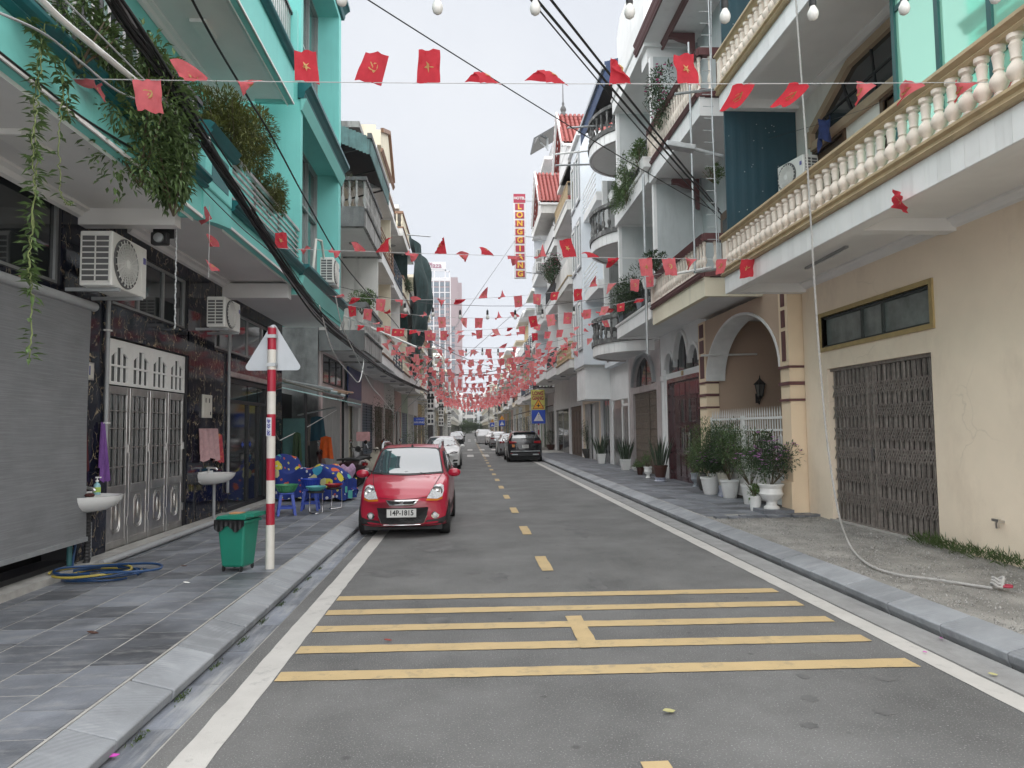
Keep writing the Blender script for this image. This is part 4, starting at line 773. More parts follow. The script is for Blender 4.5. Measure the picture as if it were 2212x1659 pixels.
# ---- things hung on the facade
ac_unit('large air conditioner nearest, on the marble pier above the steel door', (-4.2, 8.63, 3.42), R(90), .86, .36, .66)
ac_unit('smaller air conditioner above the glass entrance door', (-4.2, 12.42, 3.50), R(90), .80, .30, .54)
ac_unit('air conditioner high on the teal bay beside the recessed windows', (-3.13, 16.22, 5.05), R(90), .72, .3, .6)
b = MB(); b.tube([(-3.2, 15.9, 5.6), (-3.2, 15.6, 5.95), (-3.25, 15.3, 5.9), (-3.27, 15.1, 5.2), (-3.27, 15.0, 4.9)], .028, 8); tag(add('insulated_pipe', b, mat('insulation', (.55, .54, .5), .8), smooth=60), 'white insulated pipe looping down the teal bay', 'pipe')
rb = root('roller_blind', 'grey woven roller blind lowered over the shopfront', 'roller blind', (-4.5, 6.5, .5))
mbl = mat('woven_grey', (.17, .175, .185), .85, .12, 2, streak=.55, scol=(.26, .265, .27), sscale=(8, 1.5, 70), sthr=.45)
b = MB(); b.grid(lambda u, v: (-4.5+.012*math.sin(v*5+u*2), 3.2+5.5*u, .56+2.7*v), 20, 14); bl = add('fabric', b, mbl, rb, smooth=60)
b = MB(); b.tube([(-4.5, 3.1, 3.3), (-4.5, 8.78, 3.3)], .055, 14); add('roller_tube', b, m_pvc, rb, smooth=60); part('bottom_bar', m_galv, rb, (-4.52, 3.2, .52, -4.47, 8.7, .57))
# ---- wash basins
m_cer = mat('white_ceramic', (.72, .72, .71), .12, .03, 3, spec=.6)
def basin(label, loc, corr):
    r = root('wash_basin', label, 'wash basin', loc, 0, 'outdoor wash basins')
    b = MB(); n = 20
    prof = [(.02, -.17), (.10, -.165), (.19, -.135), (.245, -.08), (.268, -.03), (.272, 0), (.275, .015), (.255, .015), (.22, -.03), (.1, -.09), (.0, -.10)]
    vs = []
    for rr, zz in prof:
        for k in range(n+1):
            a = math.pi*(k/n-.5); vs.append((rr*1.9*math.cos(a), rr*1.3*math.sin(a), zz*1.1))
    b.add(vs, [(i*(n+1)+k, i*(n+1)+k+1, (i+1)*(n+1)+k+1, (i+1)*(n+1)+k) for i in range(len(prof)-1) for k in range(n)]); b.box(-.02, -.3, -.12, .03, .3, .05)
    add('bowl', b, m_cer, r, local=True, smooth=40)
    b = MB(); b.tube([(.06, 0, .02), (.06, 0, .09), (.1, 0, .115), (.19, .0, .10), (.21, 0, .07)], .018, 8); b.box(.03, -.03, .10, .12, .03, .13); add('tap', b, m_steel, r, local=True, smooth=50)
    b = MB()
    if corr:
        p = [(.14, 0, -.19-.02*i) for i in range(30)]; b.tube(p+[(.1, 0, -.8), (.05, -.03, -.83), (.02, -.05, -.78)], [.05 if i < 2 else .032+.007*(i % 2) for i in range(30)]+[.03]*3, 10)
    else: b.tube([(.16, 0, -.18), (.16, 0, -.85)], .026, 8)
    add('waste_pipe', b, m_iron if corr else m_pvc, r, local=True, smooth=30); return r
basin('nearer white wash basin with soap bottle below the number plate', (-4.68, 8.83, 1.02), True); basin('farther white wash basin under the pink towel', (-4.68, 12.98, 1.03), False)
sb = root('soap_bottle', 'clear blue soap bottle with pump on the nearer basin', 'bottle', (-4.52, 8.98, 1.035))
b = MB(); b.lathe([(.035, 0), (.04, .01), (.04, .1), (.03, .13), (.014, .14), (.014, .155)], n=12); add('body', b, mat('soap_blue', (.25, .45, .5), .2), sb, local=True, smooth=40); b = MB(); b.lathe([(.041, .03), (.0415, .035), (.0415, .085), (.041, .09)], n=12); add('sticker', b, mat('soap_label', (.35, .5, .1), .5), sb, local=True)
b = MB(); b.lathe([(.018, .155), (.018, .175), (.006, .178), (.006, .205)], n=8); b.box(-.012, -.02, .2, .045, .012, .215); add('pump', b, m_whitep, sb, local=True)
b = MB(); b.lathe([(.0, 0), (.045, .005), (.055, .025), (.04, .045), (.0, .05)], n=9); tag(add('scrubber', b, mat('maroon_scrubber', (.06, .015, .012), .9, .4, 40, .8, 60), at=(-4.42, 8.62, 1.035), smooth=60), 'maroon scrubber lying on the rim of the nearer basin', 'scrubber')
def towel(name, label, m, y, z, w_, h_, folds, x=-4.64, taper=0):
    b = MB(); b.grid(lambda u, v: (x+.03*math.sin(u*folds*6.28)*(.3+v)+.02*v, y+(u-.5)*w_*(1-taper*(1-v)), z-h_*v-.05*math.sin(u*3.14)*(1-v)-.04*math.sin(u*9)*v), 36, 12)
    b.grid(lambda u, v: (x-.02+.03*math.sin(u*folds*6.28+.7)*(.3+v), y+(u-.5)*w_*(1-taper*(1-v)), z-h_*.8*v), 20, 8); return tag(add(name, b, m, smooth=60), label, 'towel', 'towels hung on the marble')
towel('towel', 'pink and white towel hanging over the farther basin', mat('pink_towel', (.48, .30, .31), .95, .2, 14, .5, 90), 13.02, 1.84, .88, .56, 3.2); towel('towel', 'small red and yellow towel beside the pink towel', mat('red_towel', (.42, .05, .07), .95, .3, 9, .5, 90, streak=.9, scol=(.6, .4, .05), sscale=(9, 9, 9)), 13.55, 1.74, .24, .5, 1.3)
towel('towel', 'narrow purple towel hanging from a hook by the steel door', mat('purple_towel', (.17, .07, .27), .95, .2, 14, .6, 110), 9.33, 1.92, .2, .72, 1.2, taper=.75); towel('towel', 'dark maroon cloth half hidden behind the roller blind', mat('maroon_cloth', (.07, .012, .015), .95), 8.84, 1.85, .2, .5, 1.1)
# motor bracket and chain under the balcony
mt = root('shutter_motor', 'black shutter motor hanging under the balcony beside a chain', 'motor', (-3.85, 9.1, 4.2)); part('bracket', m_iron, mt, (-3.98, 9.12, 4.24, -3.72, 9.14, 4.62)); part('housing', m_iron, mt, (-3.97, 9.02, 4.14, -3.76, 9.12, 4.3), bevel=.02); b = MB(); b.lathe([(.06, 0), (.06, -.03), (.02, -.035)], (-3.86, 9.02, 4.22), 14, axis='y'); add('rotor', b, m_galv, mt)
b = MB(); ch = [(-3.62+.004*math.sin(k), 8.95, 4.4-.022*k) for k in range(62)]
b.tube(ch, [.007 if k % 2 else .013 for k in range(62)], 5); tag(add('chain', b, m_galv), 'thin steel chain hanging from the balcony soffit', 'chain')
# ================================================================== generic town houses along both sides
m_shut = mat('grey_shutter', (.40, .40, .385), .55, .15, 3, metal=.2, streak=.45, scol=(.17, .17, .16), sscale=(6, 6, .4), rnd=.05)
m_pinkt = mat('pink_frame_tile', (.60, .50, .49), .3, .1, 3, rnd=.06)
m_bluew = mat('blue_grey_gate', (.06, .085, .12), .5, .2, 6, metal=.2)
m_off = mat('offwhite_paint', (.68, .67, .64), .8, .08, 1, .1, 25, streak=.55, scol=(.28, .275, .26), sscale=(2.5, 2.5, .3), sthr=.52)
m_lblue = mat('pale_blue_white', (.70, .735, .77), .75, .05, 1, .06, 25, streak=.2, scol=(.48, .5, .53), sscale=(2.5, 2.5, .3))
m_ochre = mat('ochre_paint', (.52, .40, .22), .8, .08, 1, .1, 25, streak=.4, scol=(.26, .2, .13), sscale=(2.5, 2.5, .3))
m_tealdoor = mat('teal_door', (.16, .30, .31), .5, .1, 3)
m_pink = mat('pink_paint', (.56, .40, .36), .8, .08, 1)
m_green = mat('sage_paint', (.38, .45, .36), .8, .08, 1, streak=.4, scol=(.2, .24, .19), sscale=(2.5, 2.5, .3))
def ground_front(H, xf, s, y0, y1, ztop, kind, mw):
    """ground floor wall with one wide opening; s = direction from the street into the house"""
    a, c = y0+.35, y1-.35; zo = min(3.0, ztop-.9)
    b = MB(); wallgrid(b, xf, xf+s*.2, y0, y1, 0, ztop, [(a, c, -.1, zo)]); add('wall', b, mw, H)
    x = xf+s*.08
    if kind == 'shutter':
        d = part('roller_shutter', m_shut, H, (x, a, .15, x+s*.03, c, zo)); bm = MB().box(-.012, 0, .16, .012, .10, zo-.02).mesh('shutter_slat', m_shut); n = int((c-a)/.125)
        for i in range(n): add('shutter_slat', bm, None, d, (x-s*.012, a+.01+(c-a-.1)*i/max(1, n-1), 0))
    elif kind == 'gate':
        d = part('lattice_gate', m_bluew, H, (x, a, .15, x+s*.02, c, zo)); n = int(zo/.13)
        for i in range(n): part('gate_louvre', mat('louvre_blue', (.10, .135, .18), .45, .2, 5), d, (x-s*.03, a+.05, .3+.13*i, x, c-.05, .37+.13*i))
        part('gate_stile', m_bluew, d, (x-s*.04, a, .15, x, a+.06, zo), (x-s*.04, (a+c)/2-.04, .15, x, (a+c)/2+.04, zo), (x-s*.04, c-.06, .15, x, c, zo))
    elif kind == 'open':
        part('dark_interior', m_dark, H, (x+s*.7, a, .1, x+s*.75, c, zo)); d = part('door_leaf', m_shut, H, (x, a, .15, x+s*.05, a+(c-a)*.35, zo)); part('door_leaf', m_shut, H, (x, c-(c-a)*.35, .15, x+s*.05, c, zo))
    elif kind == 'wood':
        d = part('door', m_brown, H, (x, a, .15, x+s*.04, c, zo))
        for i in range(4):
            for z0, z1 in ((.3, 1.2), (1.35, 2.7)): part('door_panel', m_brown, d, (x-s*.02, a+.08+(c-a)*i/4, z0, x, a-.08+(c-a)*(i+1)/4, min(z1, zo-.1)))
    else:
        d = part('glass_front', m_alu, H, (x, a, .15, x+s*.05, a+.06, zo), (x, c-.06, .15, x+s*.05, c, zo), (x, a+.06, zo-.06, x+s*.05, c-.06, zo), (x, (a+c)/2-.03, .15, x+s*.05, (a+c)/2+.03, zo-.06))
        part('pane', m_glass, d, (x+s*.02, a+.06, .15, x+s*.025, (a+c)/2-.03, zo-.06), (x+s*.02, (a+c)/2+.03, .15, x+s*.025, c-.06, zo-.06))
    return d
def upper_windows(H, xf, s, y0, y1, z, kind='door'):
    m = (y0+y1)/2; w_ = min(2.4, (y1-y0)*.55); x = xf
    f = part('window', m_brown if kind == 'wood' else m_alu, H, (x-s*.05, m-w_/2, z, x, m-w_/2+.08, z+2.3), (x-s*.05, m+w_/2-.08, z, x, m+w_/2, z+2.3), (x-s*.05, m-w_/2+.08, z+2.22, x, m+w_/2-.08, z+2.3), (x-s*.05, m-.04, z, x, m+.04, z+2.22))
    part('pane', m_glass, f, (x-s*.03, m-w_/2+.08, z, x-s*.02, m-.04, z+2.22), (x-s*.03, m+.04, z, x-s*.02, m+w_/2-.08, z+2.22))
def townhouse(name, label, side, y0, y1, floors, top, mw, mfas, mrail, gkind, mg=None, xf=None, xb=None, mbal=None, party=True, loc_z=.16, msof=None, group=None, wins='door'):
    s = side; xf = (6.2 if s > 0 else -4.7) if xf is None else xf; xb = (4.8 if s > 0 else -3.25) if xb is None else xb
    H = root(name, label, 'house', (xf, (y0+y1)/2, .15), 0, group)
    ground_front(H, xf, s, y0, y1, floors[0][0]+.06, gkind, mg or mw)
    part('upper_wall', mw, H, (xf, y0, floors[0][0]+.2, xf+s*.2, y1, top), (xf+s*.2, y0, 0, xf+s*5, y1, top))
    for i, f in enumerate(floors):
        zb, kind, h = f[:3]; fh = f[3] if len(f) > 3 else .32
        concrete_balcony(H, xb, xf, y0+.03, y1-.03, zb, mfas, mrail, kind, h, fh, msof, mbal, .22)
        upper_windows(H, xf, s, y0, y1, zb+.25, wins)
        if party and i+1 < len(floors): part('party_wall', mw, H, (xb+s*.15, y1-.08, zb+fh+.07, xf, y1+.06, floors[i+1][0]))
        lz = MB(); lz.lathe([(.16, 0), (.17, -.02), (.13, -.06), (.0, -.075)], ((xb+xf)/2, (y0+y1)/2, zb+.06), 14); add('ceiling_lamp', lz, m_pvc, H, smooth=50)
    part('roof_slab', mfas, H, (xb+s*.2, y0, top, xf+s*5, y1, top+.2))
    return H
# ------------------------------------------------------------------ left row
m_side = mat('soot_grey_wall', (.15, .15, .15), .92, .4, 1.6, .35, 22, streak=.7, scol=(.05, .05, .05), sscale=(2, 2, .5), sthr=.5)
B = townhouse('weathered_house', 'weathered grey house with blackened baluster balconies and green metal roof awning', -1, 22.7, 27.0, [(4.3, 'balusters', 1.0, .5), (8.3, 'balusters', 1.05, .55)], 11.6, m_off, m_conc, m_concd, 'shutter', m_pinkt, mbal=m_conc)
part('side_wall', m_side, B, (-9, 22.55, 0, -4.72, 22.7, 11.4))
for bx_ in ((-4.7, 22.58, 4.3, -3.28, 22.7, 4.95), (-4.7, 22.58, 5.68, -3.22, 22.76, 5.8), (-4.7, 22.6, 8.3, -3.28, 22.7, 8.95)): part('parapet_side', m_concd, B, bx_)
b = MB(); n = 52
for i in range(n):
    ya, yb = 22.2+5.0*i/n, 22.2+5.0*(i+1)/n; dz = .03*(i % 2)
    b.add([(-3.05, ya, 10.95+dz), (-3.05, yb, 10.98-dz), (-5.2, yb, 12.0-dz), (-5.2, ya, 11.97+dz)], [(0, 1, 2, 3)])
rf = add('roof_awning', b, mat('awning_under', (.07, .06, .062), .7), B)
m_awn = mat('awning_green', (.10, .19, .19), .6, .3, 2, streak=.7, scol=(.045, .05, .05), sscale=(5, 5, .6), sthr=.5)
b = MB()
for i in range(n): b.box(-3.04+.016*(i % 2), 22.2+5*i/n, 10.45, -3.02+.016*(i % 2), 22.2+5*(i+1)/n, 11.0)
for i in range(20): b.box(-3.05-.11*i, 22.16+.016*(i % 2), 10.5+.045*i, -3.16-.11*i, 22.18+.016*(i % 2), 11.08+.045*i)
add('awning_fringe', b, m_awn, rf); part('awning_gutter', m_concd, rf, (-3.12, 22.1, 11.0, -2.98, 27.3, 11.16))
b = MB()
for y in (22.6, 24.7, 26.8): b.bar((-3.2, y, 10.9), (-4.7, y, 10.5), .05)
add('awning_strut', b, m_iron, rf)
fr = part('tile_frame', m_pinkt, B, (-4.69, 22.72, .16, -4.66, 23.05, 4.3), (-4.69, 26.66, .16, -4.66, 26.98, 4.3), (-4.69, 23.05, 3.02, -4.66, 26.66, 3.3))
window(B, -4.66, 23.1, 26.6, 3.32, 4.25, 3, 1, m_iron)
C = townhouse('cream_gabled_house', 'cream house with brown banded balconies and broken gable roof', -1, 27.06, 31.4, [(4.3, 'balusters', .9, .35), (8.2, 'bars', .9, .4), (11.1, 'solid', .5, .35)], 12.6, m_cream, m_white_p, m_browntrim, 'open', m_off, mbal=m_off)
b = MB(); b.ext([(27.06, 12.8), (27.06, 13.4), (29.6, 14.3), (31.4, 12.8)], 'x', -3.5, -3.3); b.ext([(27.06, 12.6), (28.6, 14.2), (29.4, 14.2), (31.4, 12.6)], 'x', -6.5, -4.6); add('gable', b, m_cream, C)
b = MB(); prof_run(b, CORN, -3.3, 1, 27.0, 31.45, 11.5); prof_run(b, CORN, -3.3, 1, 27.0, 31.45, 12.5); b.bar((-3.25, 27.1, 13.4), (-3.25, 29.6, 14.35), .12, .16); b.bar((-3.25, 29.6, 14.35), (-3.25, 31.4, 12.85), .12, .16); add('brown_cornice', b, m_browntrim, C)
part('gable_side', m_cream, C, (-4.6, 27.06, 12.6, -3.5, 27.2, 13.6))
b = MB()
for j in range(7):
    for i in range(9): b.tube([(-4.75-.14*i, 27.02+.14*j, 13.0+.13*j), (-4.75-.14*i, 27.16+.14*j, 13.13+.13*j)], .06, 6)
add('roof_tiles', b, m_rtile, C, kind='stuff')
D_ = townhouse('plain_white_house', 'plain pale house with blue railing between cream neighbours', -1, 31.46, 35.6, [(4.25, 'bars', .9, .35), (8.1, 'bars', .9, .4)], 11.6, m_off, m_white_p, m_bluew, 'gate', m_tilep)
E_ = townhouse('brown_banded_house', 'cream house with curved brown bands and planted balconies', -1, 35.66, 39.9, [(4.3, 'balusters', .9, .35), (8.2, 'balusters', .9, .4), (11.6, 'balusters', .8, .4)], 13.0, m_cream, m_off, m_browntrim, 'wood', m_pinkt, mbal=m_cream)
F_ = townhouse('net_covered_house', 'house wrapped in dark green scaffold net', -1, 39.96, 45.5, [(4.4, 'iron', .9, .4), (8.3, 'solid', .9, .4)], 12.4, m_off, m_white_p, m_iron, 'wood', m_off)
m_net = mat('scaffold_net', (.012, .035, .035), .9, .5, 4, streak=.6, scol=(.035, .08, .08), sscale=(2, 2, .5))
b = MB(); b.grid(lambda u, v: (-3.1+.75*math.sin(v*2.8)*(.35+.65*u)+.18*math.sin(u*11+v*3)+.08*math.sin(v*17+u*5)-.25*(1-u), 39.7+7.2*u+.3*math.sin(v*9)+.5*v, 6.2+7.0*v-.5*math.sin(u*5)*(1-v)), 30, 30)
b.grid(lambda u, v: (-3.35-1.2*u, 39.68+.1*math.sin(v*9+u*5), 7.4+5.6*v), 8, 12)
tag(add('scaffold_net', b, m_net, smooth=60), 'dark green safety net billowing down the building front', 'net')
ORD = ['first', 'second', 'third', 'fourth', 'fifth', 'sixth', 'seventh', 'eighth', 'ninth', 'tenth', 'eleventh', 'twelfth', 'thirteenth', 'fourteenth', 'fifteenth', 'sixteenth', 'seventeenth', 'eighteenth', 'nineteenth', 'twentieth']
def rnd_house(side, y0, y1, k):
    rr = random.Random(1000*side+k*17); mw = rr.choice([m_off, m_cream, m_white_p, m_lblue, m_ochre, m_green, m_pink]); mf = rr.choice([m_white_p, m_off, m_cream]); top = rr.choice([8.6, 11.2, 12.0, 12.6])
    fl = [(4.2+rr.uniform(-.1, .25), rr.choice(['balusters', 'bars', 'iron', 'solid']), .9, .35)]
    if top > 10: fl.append((7.9+rr.uniform(-.2, .2), rr.choice(['bars', 'solid', 'iron']), .9, .35))
    return mw, mf, fl, top, rr
cw = {id(m_off): 'off-white', id(m_cream): 'cream', id(m_white_p): 'white', id(m_lblue): 'pale blue', id(m_ochre): 'ochre', id(m_green): 'sage green', id(m_pink): 'pink'}
y = 45.6; k = 0
while y < 138:
    w_ = 4.6+((k*37) % 5)*.35; mw, mf, fl, top, rr = rnd_house(-1, y, y+w_, k)
    townhouse('row_house', '%s row house, %s beyond the net-covered house' % (cw[id(mw)], ORD[k]), -1, y, y+w_-.06, fl, top, mw, mf, rr.choice([m_iron, m_bluew, m_browntrim, m_white_p]), rr.choice(['shutter', 'open', 'gate', 'glass', 'wood']), party=False, group='far houses on the bin side', xb=-3.4+rr.uniform(-.2, .2)); y += w_; k += 1
# ------------------------------------------------------------------ right row beyond the round balconies
R5 = root('white_modern_house', 'tall blue-white house with slim framed windows and stainless gate', 'house', (6.2, 30, .15))
b = MB(); wallgrid(b, 6.2, 6.4, 27.05, 33, 0, 4.3, [(27.2, 30.3, -.1, 2.9), (30.9, 32.6, -.1, 3.0)]); add('wall', b, m_white_p, R5)
g_ = part('stainless_gate', m_steel, R5, (6.26, 27.2, .15, 6.28, 30.3, 2.9))
for i in range(9): part('gate_panel', m_steel, g_, (6.235, 27.23+.345*i, .2, 6.26, 27.53+.345*i, 2.55))
part('gate_frame', m_whitep, g_, (6.2, 28.3, .15, 6.3, 28.42, 2.9), (6.2, 27.14, 2.6, 6.3, 28.42, 2.7))
f = part('glass_front', m_alu, R5, (6.26, 30.9, .15, 6.3, 31.0, 3.0), (6.26, 31.7, .15, 6.3, 31.78, 3.0), (6.26, 32.5, .15, 6.3, 32.6, 3.0)); part('pane', m_glass, f, (6.28, 31.0, .15, 6.29, 31.7, 3.0), (6.28, 31.78, .15, 6.29, 32.5, 3.0))
part('planter_box', m_white_p, R5, (5.1, 30.6, 3.0, 6.2, 32.95, 4.4)); part('box_cap', m_off, R5, (5.04, 30.5, 4.4, 6.2, 33.0, 4.48))
w0 = part('box_window', m_brown, R5, (5.86, 27.9, 4.5, 5.9, 28.0, 6.3), (5.86, 29.4, 4.5, 5.9, 29.5, 6.3), (5.86, 28.0, 6.2, 5.9, 29.4, 6.3)); part('pane', m_glass, w0, (5.88, 28.0, 4.5, 5.89, 29.4, 6.2))
part('upper_wall', m_lblue, R5, (5.9, 27.05, 4.3, 11, 30.2, 14.0), (5.0, 30.2, 4.482, 11, 33.0, 14.6)); part('eave', m_white_p, R5, (4.85, 30.1, 14.6, 11, 33.1, 14.8))
for z in (5.3, 8.9, 11.9):
    for ya in (30.5, 31.9):
        f = part('window', m_whitep, R5, (4.94, ya, z, 5.0, ya+.1, z+2.0), (4.94, ya+.75, z, 5.0, ya+.85, z+2.0), (4.94, ya+.1, z+1.9, 5.0, ya+.75, z+2.0), (4.94, ya+.1, z, 5.0, ya+.75, z+.1)); part('pane', m_glass2, f, (4.97, ya+.1, z+.1, 4.98, ya+.75, z+1.9))
        part('sill_band', m_pvc, f, (4.93, ya-.12, z-.12, 5.0, ya+.97, z-.02), (4.95, ya-.12, z-.02, 5.0, ya-.02, z+2.12), (4.95, ya+.87, z-.02, 5.0, ya+.97, z+2.12), (4.95, ya-.02, z+2.02, 5.0, ya+.87, z+2.12))
for z in (7.2, 10.7):
    part('fin_balcony', m_white_p, R5, (5.1, 27.1, z, 5.9, 30.2, z+.35)); b = MB()
    for k in range(5): b.bar((5.08, 27.1, z+.45+.2*k), (5.08, 30.2, z+.45+.2*k), .03)
    add('fin_railing', b, m_whitep, R5)
R6 = townhouse('ornate_cream_house', 'cream house with ornate balcony and red tiled gables', 1, 33.05, 38.2, [(4.6, 'balusters', .8, .4), (8.6, 'solid', .85, .35), (12.2, 'iron', .9, .4)], 14.6, m_white_p, m_off, m_gold, 'open', m_beige, mbal=m_gold)
def gable_roof(H, y0, y1, xe, z, rise, dep=4.2):
    """pitched roof with its gable end towards the street; red barrel tiles"""
    ym = (y0+y1)/2; b = MB(); b.ext([(y0, z), (y1, z), (ym, z+rise)], 'x', xe, xe+.12); add('gable', b, m_white_p, H)
    b = MB()
    for sy in (-1, 1):
        n = int(dep/.22); mrow = 9
        for i in range(n):
            for j in range(mrow):
                t0, t1 = j/mrow, (j+1.15)/mrow; ya, yb = (y0, ym) if sy < 0 else (y1, ym)
                b.tube([(xe-.25+.22*i, ya+(yb-ya)*t0-sy*-.0+sy*.25*(1-t0), z+rise*t0-.06*(1-t0)+.06), (xe-.25+.22*i, ya+(yb-ya)*min(1, t1)+sy*.25*(1-min(1, t1)), z+rise*min(1, t1)+.05)], [.115, .095], 6, False)
    add('roof_tiles', b, m_rtile, H, kind='stuff')
    b = MB(); b.bar((xe-.3, y0-.28, z-.12), (xe-.3, ym, z+rise+.1), .1, .22); b.bar((xe-.3, y1+.28, z-.12), (xe-.3, ym, z+rise+.1), .1, .22); b.box(xe-.3, y0-.35, z-.16, xe+dep, y0-.22, z-.05); add('bargeboard', b, m_white_p, H)
gable_roof(R6, 33.2, 36.6, 4.9, 15.4, 2.2); b = MB(); b.lathe([(.14, 0), (.16, .1), (.1, .2), (.16, .32), (.12, .45), (.05, .55), (.07, .65), (.03, .75), (.02, 1.6), (0, 2.0)], (4.95, 34.9, 17.6), 10); add('finial', b, m_concd, R6, smooth=50)
part('attic_wall', m_white_p, R6, (4.92, 33.2, 14.6, 8.5, 36.6, 15.4))
R7 = townhouse('red_roof_house', 'white house with projecting red tiled roof and iron balconies', 1, 38.26, 43.2, [(4.7, 'iron', .9, .5), (8.6, 'iron', .9, .5), (11.8, 'solid', .9, .4)], 14.0, m_white_p, m_white_p, m_iron, 'wood', m_white_p)
gable_roof(R7, 38.4, 42.6, 4.3, 14.2, 2.4, 3.6); part('roof_soffit', m_off, R7, (4.1, 38.2, 13.6, 6.2, 42.8, 14.1))
R8 = townhouse('hotel_building', 'tall white hotel with stacked balconies and a solar panel on top', 1, 43.26, 50.5, [(4.8, 'bars', .9, .5), (8.4, 'bars', .9, .5), (11.9, 'bars', .9, .5), (15.3, 'solid', .9, .5)], 18.6, m_lblue, m_white_p, m_whitep, 'glass', m_white_p, xb=4.7)
part('roof_room', m_white_p, R8, (5.6, 44, 18.8, 9, 48, 20.2)); b = MB(); b.ext([(4.4, 20.4), (6.4, 21.6), (6.36, 21.68), (4.36, 20.48)], 'y', 44.5, 47.2); sp_ = add('solar_panel', b, m_glass, R8); b = MB(); b.bar((5.4, 45.8, 20.2), (5.4, 45.8, 21.0), .12); b.bar((5.4, 45.8, 20.3), (4.9, 45.8, 20.75), .06); add('panel_stand', b, m_galv, sp_)
y = 50.6; k = 0
while y < 138:
    w_ = 4.6+((k*23) % 5)*.35; mw, mf, fl, top, rr = rnd_house(1, y, y+w_, k+40)
    townhouse('row_house', '%s row house, %s beyond the white hotel' % (cw[id(mw)], ORD[k]), 1, y, y+w_-.06, fl, top, mw, mf, rr.choice([m_iron, m_bluew, m_browntrim, m_white_p]), rr.choice(['shutter', 'open', 'gate', 'glass', 'wood']), party=False, group='far houses on the hotel side', xb=4.9+rr.uniform(-.2, .3)); y += w_; k += 1
# far blocks that close the street and the tower
for i, (x0, x1, y0, y1, z1, m, lb) in enumerate([(-12, -3.6, 140, 260, 10.5, m_off, 'long grey block far down the bin side'), (5.0, 12, 140, 260, 10.5, m_cream, 'long cream block far down the hotel side'), (-14, -2.2, 262, 300, 15, m_white_p, 'white block closing the far end of the street on the tower side'), (3.2, 14, 262, 300, 13, m_lblue, 'pale blue block closing the far end on the hotel side'), (-5, 7, 306, 320, 17, m_off, 'grey block standing across the far end of the street')]):
    H = root('far_block', lb, 'building', ((x0+x1)/2, y0, 0)); part('wall', m, H, (x0, y0, 0, x1, y1, z1))
    for f_ in range(int(z1/3.4)):
        for j in range(int((y1-y0)/6)):
            x = x1 if x0 < 0 else x0; s = 1 if x0 < 0 else -1; part('window', m_glass, H, (x, y0+2+6*j, 1+3.4*f_, x+s*.06, y0+4.5+6*j, 2.8+3.4*f_)); part('balcony', m_off, H, (x, y0+1+6*j, 3.6+3.4*f_, x+s*.7, y0+5+6*j, 4.2+3.4*f_))
        for j in range(3): part('window', m_glass, H, (x0+1+j*(x1-x0-2)/3, y0-.06, 1+3.4*f_, x0+.4+(j+1)*(x1-x0-2)/3, y0, 2.9+3.4*f_))
T = root('apartment_tower', 'tall mauve and white apartment tower with a roof sign', 'tower', (-13, 400, 0))
m_mauve = mat('tower_mauve', (.25, .19, .20), .7, .05, .1); m_tw = mat('tower_white', (.56, .55, .56), .7, .04, .1); m_tg = mat('tower_glass', (.09, .12, .15), .2, .2, .1)
part('core', m_mauve, T, (-26, 401, 0, -5.2, 420, 86)); part('shaft', m_mauve, T, (-9.4, 400.4, 60, -5.4, 401, 88), (-5.2, 401, 0, -3.2, 420, 85))
part('parapet', m_tw, T, (-26, 400.8, 86, -9.6, 401.2, 88)); part('roof_frame', m_tw, T, (-25, 402, 92, -12.2, 402.6, 92.8), (-12.8, 402, 86, -12.2, 402.6, 97), (-19, 402, 86, -18.4, 402.6, 92), (-12.2, 402, 91.4, -10, 402.6, 92), (-10.4, 402, 86, -9.8, 402.6, 92))
cols = [(-25.5, -23.2), (-22.4, -19.6), (-18.9, -16.2), (-15.4, -13.2), (-12.4, -10.2), (-9.0, -7.4)]
for f_ in range(26):
    z = 3+3.2*f_
    for i, (a, c) in enumerate(cols):
        w_ = part('window', m_tg if (i % 2 or f_ > 21) else m_mauve, T, (a, 400.75, z, c, 401.0, z+2.3)); 
        if f_ <= 21: part('pane', m_tg, w_, (a+.3, 400.68, z+.5, (a+c)/2-.15, 400.75, z+1.9), ((a+c)/2+.15, 400.68, z+.5, c-.3, 400.75, z+1.9))
    if f_ % 6 == 5: part('band', m_tw, T, (-26, 400.5, z+2.5, -5.3, 400.8, z+3.0))
for x in (-22.8, -19.25, -15.8, -12.8, -9.6): part('pilaster', m_tw, T, (x-.3, 400.45, 0, x+.3, 401.0, 88.2))
ts = part('roof_sign', m_tw, T, (-26, 401.6, 93, -12.2, 401.9, 97.2)); text('sign_letters', 'd Plaza', 4.4, mat('sign_plum', (.22, .05, .10), .5), ts, (-20.2, 401.5, 95), FRONT, ext=.05, sx=.92, font_bold=.06)
# ================================================================== vehicles
m_tyre = mat('tyre', (.014, .014, .014), .85, .2, 20); m_rim = mat('rim', (.45, .45, .45), .3, .1, 5, metal=.8); m_blackp = mat('black_plastic', (.018, .018, .019), .6, .2, 20)
m_chrome = mat('chrome', (.65, .65, .65), .12, .05, 5, metal=1)
def glass_mat(name, col, ior):
    m = mat(name, col, .03, .1, 2, spec=.7); nodes_of(m)[2].inputs['IOR'].default_value = ior; return m
m_carg = glass_mat('windscreen_glass', (.05, .065, .075), 2.2); m_carg2 = glass_mat('side_glass', (.012, .014, .016), 1.7)
m_lamp = mat('lamp_glass', (.55, .56, .57), .08, .3, 30, spec=.8); m_amber = mat('amber_lens', (.55, .17, .02), .15); m_redl = mat('red_lens', (.22, .008, .012), .12, spec=.7)
m_plate = mat('plate_white', (.62, .62, .60), .45)
def carpaint(name, col, metal=0, rough=.3): return mat(name, col, rough, .03, 2, metal=metal, coat=.6, spec=.5)
